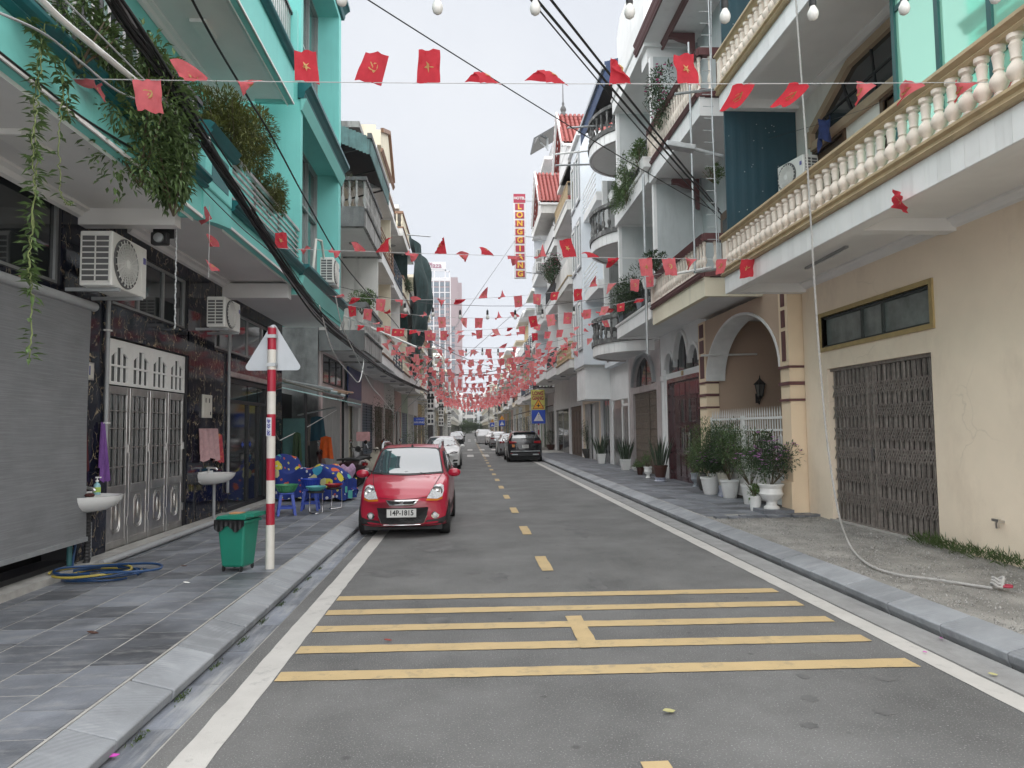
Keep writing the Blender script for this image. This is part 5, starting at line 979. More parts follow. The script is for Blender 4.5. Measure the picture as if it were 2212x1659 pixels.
def sec(w_, zs, zb, zt, wt, cr=.06):
    ze = zt-cr; wb = w_*.955
    return [(0, zs), (w_*.88, zs), (w_*.98, zs+.10), (w_, zs+(zb-zs)*.52), (w_*.985, zb-.07), (wb, zb), (wb+(wt-wb)*.5, zb+(ze-zb)*.5+.01), (wt, ze), (wt*.62, zt-cr*.28), (0, zt)]
def crom(p0, p1, p2, p3, t): return tuple(.5*((2*b)+(-a+c)*t+(2*a-5*b+4*c-d)*t*t+(-a+3*b-3*c+d)*t**3) for a, b, c, d in zip(p0, p1, p2, p3))
def loft(secs, nst=5, npr=4, kf=.2, kr=.12):
    ys = [s[0] for s in secs]; S = [sec(*s[1:]) for s in secs]; n = len(S); L_ = ys[-1]; rows = []
    for i in range(n-1):
        for q in range(nst+(i == n-2)):
            t = q/nst; a = S[max(0, i-1)]; d = S[min(n-1, i+2)]
            row = [tuple(S[i][j][k]+(S[i+1][j][k]-S[i][j][k])*t if i in (0, n-2) else crom((a[j][k],), (S[i][j][k],), (S[i+1][j][k],), (d[j][k],), t)[0] for k in (0, 1)) for j in range(10)]
            rows.append((ys[i]+(ys[i+1]-ys[i])*t, row))
    out = []
    for y, row in rows:
        r = []
        for j in range(9):
            for q in range(npr+(j == 8)):
                t = q/npr; r.append(crom(row[max(0, j-1)], row[j], row[j+1], row[min(9, j+2)], t))
        wm = max(p[0] for p in r); o = []
        fw = max(0, 1-y/(.33*L_)); rw = max(0, 1-(L_-y)/(.25*L_))
        for x, z in r: e = (abs(x)/wm)**2.4; o.append((max(0, x), y+kf*fw*e*fw-kr*rw*e*rw, z))
        out.append(o)
    m = len(out[0]); vs = []; b = MB()
    full = [[*o, *[(-x, y, z) for x, y, z in o[-2:0:-1]]] for o in out]; m = len(full[0])
    for o in full: vs += o
    fs = [(i*m+k, i*m+(k+1) % m, (i+1)*m+(k+1) % m, (i+1)*m+k) for i in range(len(full)-1) for k in range(m)]
    fs += [tuple(range(m))[::-1], tuple(range((len(full)-1)*m, len(full)*m))]
    b.add(vs, [f[::-1] for f in fs]); return b
def make_bvh(b):
    tri = []
    for f in b.f:
        for i in range(1, len(f)-1): tri.append((f[0], f[i], f[i+1]))
    return BVHTree.FromPolygons([Vector(v) for v in b.v], tri)
def decal(bvh, poly, axis, sgn, off=.005, step=.06):
    """patch that follows the body: outline poly seen along an axis ('y' front/rear view: (x,z); 'x' side view: (y,z)); sgn = side it is seen from"""
    bm = bmesh.new(); pts = []
    for i, p in enumerate(poly):
        q = poly[(i+1) % len(poly)]; n = max(1, int(math.hypot(q[0]-p[0], q[1]-p[1])/step)); pts += [(p[0]+(q[0]-p[0])*k/n, p[1]+(q[1]-p[1])*k/n) for k in range(n)]
    vs = [bm.verts.new((p[0], p[1], 0)) for p in pts]; bm.faces.new(vs)
    for ax in (0, 1):
        lo, hi = min(p[ax] for p in pts), max(p[ax] for p in pts); n = int((hi-lo)/step)
        for k in range(1, n+1):
            co = [0, 0, 0]; co[ax] = lo+(hi-lo)*k/(n+1); no = [0, 0, 0]; no[ax] = 1
            bmesh.ops.bisect_plane(bm, geom=bm.verts[:]+bm.edges[:]+bm.faces[:], plane_co=co, plane_no=no)
    bad = []
    for v in bm.verts:
        if axis == 'y': o = Vector((v.co.x, -9 if sgn < 0 else 15, v.co.y)); d = Vector((0, 1 if sgn < 0 else -1, 0))
        elif axis == 'x': o = Vector((9*sgn, v.co.x, v.co.y)); d = Vector((-sgn, 0, 0))
        else: o = Vector((v.co.x, v.co.y, 9)); d = Vector((0, 0, -1))
        loc, nor, _, _ = bvh.ray_cast(o, d)
        if loc is None: bad.append(v); continue
        if nor.dot(d) > 0: nor = -nor
        v.co = loc+nor*off
    bmesh.ops.delete(bm, geom=bad, context='VERTS'); bmesh.ops.recalc_face_normals(bm, faces=bm.faces)
    me = bpy.data.meshes.new('d'); bm.to_mesh(me); bm.free(); return me
def put(name, me, m, parent, smooth=True):
    me.materials.append(m); me.name = name
    if smooth: me.polygons.foreach_set('use_smooth', [True]*len(me.polygons))
    return add(name, me, None, parent, local=True)
def ell(cx, cz, rx, rz, n=20, rot=0): return [(cx+rx*math.cos(2*math.pi*i/n)*math.cos(rot)-rz*math.sin(2*math.pi*i/n)*math.sin(rot), cz+rx*math.cos(2*math.pi*i/n)*math.sin(rot)+rz*math.sin(2*math.pi*i/n)*math.cos(rot)) for i in range(n)]
def mir(p): return [(-a, c) for a, c in p][::-1]
def wheel_meshes(r, wd):
    t = MB(); t.lathe([(r*.66, 0), (r*.94, 0), (r, wd*.14), (r, wd*.86), (r*.94, wd), (r*.66, wd)], n=28, axis='x')
    q = MB(); q.lathe([(r*.66, wd*.9), (r*.66, wd*.5), (.01, wd*.5)], n=28, axis='x')
    for k in range(7):
        a = 2*math.pi*k/7; q.bar((wd*.78, .04*math.cos(a), .04*math.sin(a)), (wd*.86, r*.64*math.cos(a), r*.64*math.sin(a)), .035, .05)
    q.lathe([(r*.68, wd*.94), (r*.60, wd*.94), (r*.60, wd*.8)], n=28, axis='x'); q.lathe([(.06, wd*.75), (.06, wd*.9), (.001, wd*.93)], n=12, axis='x')
    return t.mesh('tyre', m_tyre, 40), q.mesh('rim', m_rim, 40)
def make_car(name, label, cat, loc, rz, secs, paint, wy, wr, side_glass, shields, feats=(), extra=None, kf=.2, kr=.12, nst=5, shield_mats=None):
    r = root(name, label, cat, loc, rz); bd = loft(secs, nst, 4, kf, kr); bvh = make_bvh(bd); body = add('body', bd, paint, r, local=True, smooth=70)
    L_ = secs[-1][0]; W_ = max(s[1] for s in secs)
    add('underbody', MB().box(-W_*.86, .25, .12, W_*.86, L_-.25, .3), m_blackp, r, local=True)  # floor box, coloured black to put darkness under the car
    for poly, sgn, nm in shields: put(nm, decal(bvh, poly, 'y', sgn, .012), (m_carg if nm == 'windscreen' else m_carg2 if not shield_mats else shield_mats), r)
    for poly in side_glass:
        for s in (-1, 1): put('side_window', decal(bvh, poly, 'x', s, .005), m_carg2, r)
    tm, rm = wheel_meshes(wr, .19)
    for y in wy:
        for s in (-1, 1):
            put('wheel_arch', decal(bvh, [(y+(wr+.055)*math.cos(a), wr-.02+(wr+.055)*math.sin(a)) for a in [math.pi*2*k/26 for k in range(26)]], 'x', s, .004), m_blackp, r)
            wh = bpy.data.objects.new('wheel', tm); COL.objects.link(wh); wh.parent = r; wh.location = (s*(W_-.18), y, wr); wh.rotation_euler = (0, 0, 0 if s > 0 else math.pi); WL[wh.name] = Vector()
            add('rim', rm, None, wh, local=True)
    for nm, poly, axis, sgn, m, mirror in feats:
        for p in ([poly, mir(poly)] if mirror and axis == 'y' else [poly]):
            for s in ((-1, 1) if axis == 'x' else (sgn,)): put(nm, decal(bvh, p, axis, s, .007, .04), m, r)
    if extra: extra(r, bvh, bd)
    return r
def mirror_part(r, x, y, z, m, s=1.0):
    for k in (-1, 1):
        b = MB(); b.lathe([(.001, -.055), (.07, -.05), (.10, -.02), (.105, .02), (.09, .045), (.001, .05)], (0, 0, 0), 14, axis='y', sx=.72, sy=1.1); b.bar((-.10*k, 0, -.03), (-.02*k, .0, -.03), .04)
        o = add('door_mirror', b, m, r, (k*x, y, z), local=True, smooth=60); add('mirror_glass', MB().lathe([(.07, 0), (.06, .006), (.001, .006)], (0, .05, 0), 12, axis='y', sx=.8), m_chrome, o, local=True)
# ---- red hatchback
m_redc = carpaint('red_paint', (.40, .009, .036))
SR = [(0, .63, .24, .56, .62, .48), (.07, .70, .20, .62, .70, .54), (.22, .735, .18, .70, .80, .58), (.5, .748, .18, .80, .915, .61), (.82, .748, .18, .90, .995, .62), (1.0, .748, .18, .93, 1.08, .60), (1.28, .748, .18, .95, 1.27, .575), (1.6, .748, .18, .965, 1.44, .55), (2.0, .748, .18, .975, 1.49, .55, .05), (2.65, .748, .18, .985, 1.485, .545, .05), (3.1, .745, .19, 1.0, 1.41, .53), (3.36, .735, .24, .99, 1.25, .50), (3.46, .70, .3, .85, 1.02, .48), (3.5, .62, .34, .72, .93, .44)]
ws = [(-.60, 1.02), (-.30, 1.005), (0, 1.0), (.30, 1.005), (.60, 1.02), (.515, 1.36), (.47, 1.40), (.25, 1.418), (0, 1.422), (-.25, 1.418), (-.47, 1.40), (-.515, 1.36)]
hl = [(.40, .64), (.56, .625), (.645, .655), (.665, .74), (.655, .82), (.60, .845), (.52, .83), (.455, .75)]
ind = [(.385, .605), (.56, .592), (.645, .618), (.648, .65), (.56, .622), (.40, .637)]
red_feats = [('windscreen_surround', [(-.635, .995), (0, .975), (.635, .995), (.53, 1.395), (.46, 1.43), (0, 1.45), (-.46, 1.43), (-.53, 1.395)], 'y', -1, m_blackp, False),
    ('headlight', hl, 'y', -1, m_lamp, True), ('indicator', ind, 'y', -1, m_amber, True),
    ('grille_chrome', [(-.27, .625), (-.20, .545), (.20, .545), (.27, .625)], 'y', -1, m_chrome, False), ('bumper_recess', [(-.42, .50), (-.39, .33), (-.33, .235), (.33, .235), (.39, .33), (.42, .50)], 'y', -1, m_blackp, False),
    ('bumper_skirt', [(-.69, .33), (-.56, .29), (-.40, .285), (-.34, .215), (.34, .215), (.40, .285), (.56, .29), (.69, .33), (.69, .18), (-.69, .18)], 'y', -1, m_blackp, False),
    ('bonnet_seam', [(-.40, .662), (0, .635), (.40, .662), (.40, .655), (0, .628), (-.40, .655)], 'y', -1, m_blackp, False), ('bonnet_seam', [(.405, .66), (.60, .99), (.607, .985), (.412, .655)], 'y', -1, m_blackp, True),
    ('fog_lamp', ell(.53, .355, .065, .062), 'y', -1, m_chrome, True), ('door_seam', [(1.02, .25), (1.05, .25), (1.07, .95), (1.06, .95)], 'x', 1, m_blackp, False), ('door_seam', [(2.0, .25), (2.02, .25), (2.02, .98), (2.0, .98)], 'x', 1, m_blackp, False),
    ('side_strip', [(1.1, .36), (2.5, .36), (2.5, .42), (1.1, .42)], 'x', 1, m_blackp, False), ('door_handle', [(1.75, .80), (1.92, .80), (1.92, .845), (1.75, .845)], 'x', 1, m_redc, False)]
def red_extra(r, bvh, bd):
    def py(x, z):
        for dz in (0, -.01, -.02, -.04, -.08, -.15):
            h = bvh.ray_cast(Vector((x, -9, z+dz)), Vector((0, 1, 0)))[0]
            if h is not None: return h.y
        return 1.0
    p = add('number_plate', MB().box(-.24, -.012, -.068, .24, 0, .068), m_plate, r, (0, py(0, .44)-.012, .42), local=True, bevel=.004)
    text('plate_digits', '14P-1815', .115, m_blackp, p, (0, -.014, 0), FRONT, local=True, ext=.001, sx=.9, font_bold=.003)
    b = MB()
    for s in (-1, 1): b.box(-.245, -.016, s*.072-.004, .245, -.002, s*.072+.004); b.box(s*.243-.004, -.0155, -.07, s*.243+.004, -.002, .07)
    add('plate_frame', b, m_blackp, p, local=True)
    put('grille_mesh', decal(bvh, [(-.24, .612), (-.185, .562), (.185, .562), (.24, .612)], 'y', -1, .011), m_blackp, r)
    b = MB(); yy = py(0, .595)-.012      # three-petal emblem
    for a in (-.75, 0, .75): b.bar((0, yy, .573), (.062*math.sin(a), yy-.004, .573+.05*math.cos(a)), .022, .008)
    b.box(-.03, yy-.004, .566, .03, yy+.004, .576); add('badge', b, m_chrome, r, local=True)
    b = MB()
    for k in range(9):
        for j in range(4): x, z = -.27+.06*k+.03*(j % 2), .245+.03*j; y_ = py(x, z)-.010; b.bar((x, y_, z), (x+.03, y_, z+.015), .005); b.bar((x+.03, y_, z+.015), (x+.06, y_, z), .005)
    add('intake_mesh', b, mat('mesh_grey', (.05, .05, .05), .5), r, local=True)
    b = MB(); b.tube([(x, py(x, z)-.012, z) for x, z in [(-.40, .36), (-.345, .24), (-.30, .225), (0, .222), (.30, .225), (.345, .24), (.40, .36)]], .008, 6); add('intake_trim', b, m_chrome, r, local=True)
    for s in (-1, 1):
        b = MB(); b.lathe([(.088, 0), (.08, -.02), (.06, -.01), (.001, -.03)], (s*.565, py(s*.565, .745)-.002, .745), 20, axis='y'); add('headlight_reflector', b, m_chrome, r, local=True, smooth=50)
        b = MB(); b.lathe([(.045, 0), (.04, -.012), (.001, -.018)], (s*.53, py(s*.53, .355)-.006, .355), 14, axis='y'); add('fog_lens', b, m_lamp, r, local=True, smooth=50)
        b = MB(); b.tube([(s*.53, 1.62, 1.42), (s*.535, 1.7, 1.50), (s*.54, 1.9, 1.535), (s*.54, 2.5, 1.535), (s*.53, 2.8, 1.50), (s*.52, 2.95, 1.42)], .022, 8); add('roof_rail', b, m_galv, r, local=True, smooth=60)
        b = MB(); x0 = .32 if s > 0 else -.42; b.tube([(x0, py(x0, 1.0)-.02, 1.0), (x0-.2, py(x0-.2, 1.04)-.018, 1.035), (x0-.36, py(x0-.3, 1.03)-.02, 1.03)], .011, 5); add('wiper', b, m_blackp, r, local=True)
    b = MB(); b.lathe([(.022, 0), (.018, .03), (.005, .04)], (.02, 1.66, 1.455), 8); b.tube([(.02, 1.66, 1.49), (.14, 1.9, 1.78)], .004, 4); add('antenna', b, m_blackp, r, local=True)
    mirror_part(r, .82, 1.12, 1.0, m_redc)
    b = MB(); b.box(-.03, 1.46, 1.30, .03, 1.5, 1.36); add('rear_view_mirror', b, m_blackp, r, local=True)
make_car('hatchback_car', 'small red hatchback parked half on the white line facing the camera', 'car', (-1.10, 11.75, 0), R(-1.0), SR, m_redc, (.62, 2.97), .275,
         [[(1.18, 1.0), (1.95, 1.02), (1.95, 1.36), (1.66, 1.36), (1.45, 1.25)], [(2.03, 1.02), (2.75, 1.04), (2.72, 1.37), (2.03, 1.37)], [(2.82, 1.06), (3.05, 1.1), (2.95, 1.33), (2.80, 1.36)]],
         [(ws, -1, 'windscreen')], red_feats, red_extra, .26, .12, 6)
# ---- sedan shape seen from the front
SS = [(0, .72, .24, .60, .66, .55), (.08, .82, .19, .66, .74, .62), (.3, .88, .17, .74, .84, .70), (.8, .90, .17, .84, .94, .74), (1.25, .90, .17, .90, 1.0, .72), (1.45, .90, .17, .92, 1.05, .68), (1.9, .90, .17, .94, 1.28, .60), (2.3, .90, .17, .95, 1.42, .56), (2.9, .90, .17, .96, 1.45, .56, .05), (3.5, .895, .18, .98, 1.36, .55), (3.95, .885, .2, 1.0, 1.14, .60), (4.3, .86, .26, .96, 1.06, .62), (4.45, .76, .32, .86, .96, .56)]
SG = [[(1.75, .98), (2.55, 1.0), (2.55, 1.33), (2.3, 1.33)], [(2.62, 1.0), (3.4, 1.03), (3.2, 1.32), (2.62, 1.34)]]
def front_feats(paintc):
    return [('headlight', [(.45, .70), (.72, .70), (.80, .76), (.62, .785), (.45, .73)], 'y', -1, m_carg2, True), ('grille', [(-.42, .69), (-.36, .44), (.36, .44), (.42, .69)], 'y', -1, m_blackp, False), ('grille_trim', [(-.46, .60), (-.38, .43), (.38, .43), (.46, .60), (.43, .60), (.36, .45), (-.36, .45), (-.43, .60)], 'y', -1, m_chrome, False),
            ('fog_intake', [(.55, .34), (.78, .36), (.78, .43), (.6, .44)], 'y', -1, m_blackp, True), ('bumper_lip', [(-.75, .24), (.75, .24), (.75, .20), (-.75, .20)], 'y', -1, m_blackp, False), ('headlight_lens', [(.56, .715), (.68, .72), (.68, .755), (.58, .75)], 'y', -1, m_lamp, True)]
WSF = [(-.68, 1.03), (0, 1.005), (.68, 1.03), (.55, 1.35), (.3, 1.38), (0, 1.39), (-.3, 1.38), (-.55, 1.35)]
def plate_front(txt):
    def f(r, bvh, bd):
        h = bvh.ray_cast(Vector((0, -9, .40)), Vector((0, 1, 0)))[0]; p = add('number_plate', MB().box(-.25, -.012, -.06, .25, 0, .06), m_plate, r, (0, h.y-.012, .37), local=True); mirror_part(r, .98, 1.62, 1.0, r.children[0].data.materials[0])
    return f
m_whc = carpaint('white_paint', (.66, .66, .65)); m_blk = carpaint('black_paint', (.012, .013, .016), .1, .2); m_silv = carpaint('silver_paint', (.42, .43, .44), .6, .35); m_gryc = carpaint('grey_paint', (.14, .145, .15), .4); m_navy = carpaint('navy_paint', (.02, .03, .05), .2)
make_car('sedan_car', 'white sedan parked behind the red hatchback', 'car', (-1.27, 31.0, 0), R(-.5), SS, m_whc, (.85, 3.6), .32, SG, [(WSF, -1, 'windscreen')], front_feats(m_whc), plate_front(''), .32, .15, 4)
make_car('sedan_car', 'dark sedan with bright windscreen parked behind the white sedan', 'car', (-1.42, 73, 0), 0, SS, m_blk, (.85, 3.6), .32, SG, [(WSF, -1, 'windscreen')], front_feats(m_blk), plate_front(''), .32, .15, 3)
make_car('sedan_car', 'farthest grey car on the bin side of the road', 'car', (-1.45, 96, 0), 0, SS, m_gryc, (.85, 3.6), .32, SG, [(WSF, -1, 'windscreen')], front_feats(m_gryc), plate_front(''), .32, .15, 3)
# ---- cars seen from behind: built nose first, then turned round
SU = [(0, .76, .3, .80, .88, .58), (.1, .86, .25, .86, .96, .66), (.4, .92, .22, .94, 1.04, .76), (1.1, .92, .22, 1.02, 1.14, .78), (1.35, .92, .22, 1.05, 1.2, .72), (1.8, .92, .22, 1.08, 1.48, .66), (2.2, .92, .22, 1.09, 1.60, .63), (3.0, .92, .22, 1.10, 1.63, .63, .05), (3.8, .915, .22, 1.12, 1.58, .61), (4.15, .905, .24, 1.12, 1.42, .66), (4.33, .88, .28, 1.05, 1.20, .70), (4.42, .86, .30, .95, 1.08, .70), (4.46, .80, .34, .85, .98, .66)]
SUG = [[(1.95, 1.13), (2.9, 1.15), (2.9, 1.50), (2.3, 1.48)], [(2.97, 1.15), (3.9, 1.18), (3.75, 1.48), (2.97, 1.50)]]
def rear_feats(z, w_, hatch=True):
    return [('tail_light', [(w_*.50, z-.02), (w_*.90, z-.05), (w_*.93, z+.09), (w_*.52, z+.07)], 'y', 1, m_redl, True), ('rear_bumper', [(-w_*.9, .50), (w_*.9, .50), (w_*.9, .30), (-w_*.9, .30)], 'y', 1, m_blackp, False), ('bumper_trim', [(-w_*.86, .60), (w_*.86, .60), (w_*.86, .55), (-w_*.86, .55)], 'y', 1, m_galv, False), ('reflector', [(w_*.72, .44), (w_*.86, .44), (w_*.86, .48), (w_*.72, .48)], 'y', 1, m_redl, True), ('tailgate_seam', [(-w_*.62, .62), (w_*.62, .62), (w_*.62, .63), (-w_*.62, .63)], 'y', 1, m_blackp, False)]
def rear_extra(rails=True, zp=.82, mirror=(.98, 1.6, 1.12)):
    def f(r, bvh, bd):
        h = bvh.ray_cast(Vector((0, 15, zp)), Vector((0, -1, 0)))[0]; p = add('number_plate', MB().box(-.17, 0, -.085, .17, .012, .085), m_plate, r, (0, h.y+.004, zp), local=True)
        b = MB()
        for k in range(5): b.box(-.12+.05*k, .0125, -.05, -.09+.05*k, .014, -.01); b.box(-.12+.05*k, .0125, .015, -.09+.05*k, .014, .055)
        add('plate_marks', b, m_blackp, p, local=True)
        if rails:
            for s in (-1, 1):
                b = MB(); b.tube([(s*.64, 2.1, 1.55), (s*.66, 2.3, 1.66), (s*.66, 3.5, 1.66), (s*.64, 3.8, 1.58)], .022, 8); add('roof_rail', b, m_galv, r, local=True, smooth=60)
            b = MB(); b.grid(lambda u, v: (-.6+1.2*u, 3.75+.36*v, 1.6-.03*v-.03*(2*u-1)**2), 8, 3); b.box(-.58, 4.05, 1.555, .58, 4.10, 1.575); add('roof_spoiler', b, m_blk, r, local=True)
            b = MB(); b.tube([(-.25, bvh.ray_cast(Vector((-.25, 15, 1.2)), Vector((0, -1, 0)))[0].y+.02, 1.2), (.2, bvh.ray_cast(Vector((.2, 15, 1.24)), Vector((0, -1, 0)))[0].y+.02, 1.24)], .012, 5); add('rear_wiper', b, m_blackp, r, local=True)
            for s in (-1, 1): add('exhaust_trim', MB().box(-.16, 0, -.03, .16, .03, .03), m_galv, r, (s*.55, 4.40, .40), local=True, bevel=.01)
            add('sticker', MB().box(-.07, 0, -.08, .07, .004, .08), m_amber, r, (.62, bvh.ray_cast(Vector((.62, 15, .86)), Vector((0, -1, 0)))[0].y+.006, .86), local=True)
        mirror_part(r, *mirror, r.children[0].data.materials[0])
    return f
RWU = [(-.66, 1.24), (.66, 1.24), (.58, 1.48), (0, 1.52), (-.58, 1.48)]
m_rwin = glass_mat('rear_glass', (.05, .06, .065), 2.2)
make_car('suv_car', 'black SUV seen from behind, parked by the hotel signs', 'car', (2.95, 41.4, 0), R(180), SU, m_blk, (.9, 3.55), .35, SUG, [(RWU, 1, 'rear_window')], rear_feats(1.02, .9), rear_extra(), .3, .14, 4, m_rwin)
RWS = [(-.60, 1.12), (.60, 1.12), (.52, 1.33), (0, 1.36), (-.52, 1.33)]
SH = [(s[0]*.86, s[1]*.94, s[2], s[3], s[4]+.06, s[5]) for s in SS[:9]]+[(3.3, .84, .2, 1.0, 1.45, .54), (3.6, .83, .24, 1.0, 1.3, .56), (3.72, .80, .28, .9, 1.05, .58), (3.77, .74, .32, .8, .95, .54)]
for lb, cat, loc, S_, pn, zt, wn in [('silver car just ahead of the black SUV', 'car', (2.75, 49.5, 0), SS, m_silv, .86, RWS), ('silver hatchback seen from behind beyond the black SUV', 'car', (2.75, 66.8, 0), SH, m_silv, .86, RWS), ('white sedan parked just past the silver hatchback', 'car', (2.72, 80, 0), SS, m_whc, .84, RWS), ('dark car far down the hotel side', 'car', (2.6, 125.5, 0), SS, m_navy, .84, RWS), ('white SUV far down the hotel side', 'car', (2.5, 154, 0), SU, m_whc, 1.0, RWU), ('farthest dark car at the end of the parked row', 'car', (2.4, 172, 0), SS, m_blk, .84, RWS)]:
    L_ = S_[-1][0]; wyy = (.85*L_/4.45, 3.6*L_/4.45)
    make_car('parked_car', lb, cat, loc, R(180), S_, pn, wyy, .31, SG if S_ is SS else SUG if S_ is SU else [[(1.6, 1.0), (2.4, 1.02), (2.4, 1.36), (2.05, 1.36)], [(2.46, 1.02), (3.1, 1.06), (3.0, 1.36), (2.46, 1.37)]], [(wn, 1, 'rear_window')], rear_feats(zt, .84), rear_extra(False, .72 if S_ is not SU else .8, (.95, 1.5, 1.0)), .3, .14, 3, m_rwin)
cv = loft([(s[0], s[1]*1.04, .1, s[3], s[4]+.05, s[5]*1.06) for s in SU], 4); cvv = []
for v in cv.v: n_ = vnoise(v, 3.0); cvv.append((v[0]*(1+.03*n_), v[1]+.05*n_, max(.04, v[2]+.03*vnoise(v, 5))))
cv.v = cvv; tag(add('covered_car', cv, mat('silver_cover', (.42, .425, .43), .5, .15, 4, .3, 8, metal=.3), at=(1.9, 82, 0), smooth=60), 'car under a silver dust cover among the parked cars', 'car')
# ================================================================== street things, left pavement
m_red = mat('sign_red', (.36, .012, .035), .4, .12, 6, streak=.35, scol=(.5, .2, .2), sscale=(6, 6, 2), sthr=.6); m_wht = mat('sign_white', (.62, .60, .55), .5, .08, 6, streak=.4, scol=(.35, .28, .2), sscale=(9, 9, 2), sthr=.58)
PX, PY = -2.34, 8.59
sp = root('traffic_sign', 'red and white striped pole with a triangular sign seen from behind', 'traffic sign', (PX, PY, .15))
zs = [.0, .62, .90, 1.22, 1.50, 1.76, 2.02, 2.28, 2.56, 2.86]; zs = [.0, .30, .52, .85, 1.13, 1.40, 1.68, 1.96, 2.25, 2.50, 2.86]
zz = [0, .53, .78, 1.05, 1.31, 1.57, 1.83, 2.10, 2.36, 2.60, 2.87]
for i in range(10):
    b = MB(); b.lathe([(.05, zz[i]), (.05, zz[i+1])], n=18); add('stripe', b, m_red if i % 2 else m_wht, sp, local=True, smooth=60)
b = MB(); b.lathe([(.08, -.005), (.075, .015), (.05, .02)], n=14); add('collar', b, m_grout, sp, local=True); b = MB(); b.lathe([(.052, 2.86), (.045, 2.88), (.001, 2.885)], n=14); add('pole_cap', b, m_galv, sp, local=True)
b = MB(); r_ = .05; c = [(-.345, 2.36), (.345, 2.36), (0, 2.955)]
tri = []
for k, (cx, cz) in enumerate(c):
    a0 = [-150, -30, 90][k]
    ins = [(-.345+.065, 2.36+.04), (.345-.065, 2.36+.04), (0, 2.955-.085)][k]
    for q in range(7): a = R(a0-60+20*q); tri.append((ins[0]+.042*math.cos(a), ins[1]+.042*math.sin(a)))
b.ext(tri, 'y', .055, .06); add('sign_plate', b, mat('sign_back', (.46, .49, .52), .4, .06, 3, metal=.3, streak=.3, scol=(.35, .36, .37), sscale=(5, 5, 1)), sp, local=True)
add('clamp', MB().box(-.055, -.053, 2.40, .055, .056, 2.44), m_galv, sp, local=True); add('clamp', MB().box(-.055, -.053, 2.74, .055, .056, 2.78), m_galv, sp, local=True)
st = add('phone_sticker', MB().box(-.03, -.004, -.11, .03, .0, .11), mat('sticker_white', (.6, .62, .66), .5), sp, (-.012, -.0515, 1.68), local=True)
o = text('sticker_digits', '0906 430 486', .05, mat('sticker_ink', (.02, .03, .25), .5), st, (0, -.005, 0), (R(90), R(90), 0), local=True, ext=.0005, sx=.72, font_bold=.002); o.rotation_euler = (R(90), R(-90), 0)
# ---- wheelie bin
m_bin = mat('bin_green', (.012, .20, .135), .4, .1, 3, .04, 20, streak=.25, scol=(.03, .14, .10), sscale=(5, 5, 1))
bn = root('wheelie_bin', 'green wheeled rubbish bin with black liner beside the striped pole', 'bin', (-2.70, 8.56, .17), R(-14)); bn.scale = (.70, .72, 1.0)
b = MB(); lo = [(-.19, -.17), (.19, -.17), (.19, .19), (-.19, .19)]; hi = [(-.25, -.22), (.25, -.22), (.25, .24), (-.25, .24)]
b.add([(*p, .05) for p in lo]+[(*p, .57) for p in hi], [(3, 2, 1, 0), (4, 5, 6, 7), (0, 1, 5, 4), (1, 2, 6, 5), (2, 3, 7, 6), (3, 0, 4, 7)]); add('bin_body', b, m_bin, bn, local=True, bevel=.03)
add('rim', MB().box(-.275, -.245, .555, .275, .265, .59), m_bin, bn, local=True, bevel=.01)
b = MB(); b.grid(lambda u, v: ((-.28 if u < .5 else .28) if 0 else -.27+.54*u, -.25-.008-.01*math.sin(u*40)*v, .595-.10*v-.035*math.sin(u*11)*v), 40, 4); b.grid(lambda u, v: (-.283-.008*math.sin(u*30)*v, -.25+.5*u, .595-.09*v-.03*math.sin(u*9)*v), 30, 4); add('bin_liner', b, mat('black_bag', (.012, .012, .013), .3), bn, local=True, smooth=60)
b = MB(); b.ext([(-.27, .60), (-.22, .64), (.22, .665), (.29, .66), (.30, .63), (.27, .60)], 'y', -.25, .27); lid = add('lid', b, m_bin, bn, local=True, bevel=.012); b = MB(); b.bar((.24, -.22, .645), (.40, -.22, .655), .035); b.bar((.24, .22, .645), (.40, .22, .655), .035); b.bar((.40, -.24, .655), (.40, .24, .655), .04); add('handle', b, m_bin, lid, local=True)
add('sticker', MB().box(-.1, -.1, .652, .1, .05, .668), mat('bin_sticker', (.5, .25, .12), .5), lid, local=True)
for x, y_ in ((-.16, -.15), (.16, -.15), (-.16, .17), (.16, .17)):
    b = MB(); b.lathe([(.03, -.012), (.036, -.01), (.036, .01), (.03, .012)], (x, y_, .036), 14, axis='x'); add('wheel', b, m_blackp, bn, local=True)
# ---- hose
def spline(pts, n=8):
    P = [Vector(p) for p in pts]; o = []
    for i in range(len(P)-1):
        a, d = P[max(0, i-1)], P[min(len(P)-1, i+2)]
        for q in range(n): o.append(Vector(crom(a, P[i], P[i+1], d, q/n)))
    return o+[P[-1]]
hz = root('garden_hose', 'coiled blue and yellow garden hose on the paving under the basin', 'hose', (-4.0, 8.9, .17))
rr = random.Random(5)
for k in range(6):
    cx, cy = -4.12+.06*rr.uniform(-1, 1), 8.28+.1*rr.uniform(-1, 1); rx, ry = .36+.05*k*.4+rr.uniform(-.03, .03), .3+rr.uniform(-.04, .05)
    pts = [(cx+rx*math.cos(a)*(1+.05*math.sin(2*a+k))+(.2 if k == 5 and math.cos(a) > .3 else 0), cy+ry*math.sin(a), .19+.018*k+.008*math.sin(a*3+k)) for a in [2*math.pi*i/28+k for i in range(27+(k % 2)*1)]]
    b = MB(); b.tube(pts, .0135, 7); add('hose_loop', b, mat('hose_blue', (.015, .055, .15), .3, .1, 5) if k not in (1, 4) else mat('hose_yellow', (.38, .30, .06), .35), hz, smooth=60)
b = MB(); b.tube(spline([(-4.4, 8.4, .2), (-4.58, 8.6, .25), (-4.62, 8.75, .6), (-4.64, 8.72, .78)]), .0135, 7); add('hose_end', b, mat('hose_blue', (.015, .055, .15), .3), hz, smooth=60)
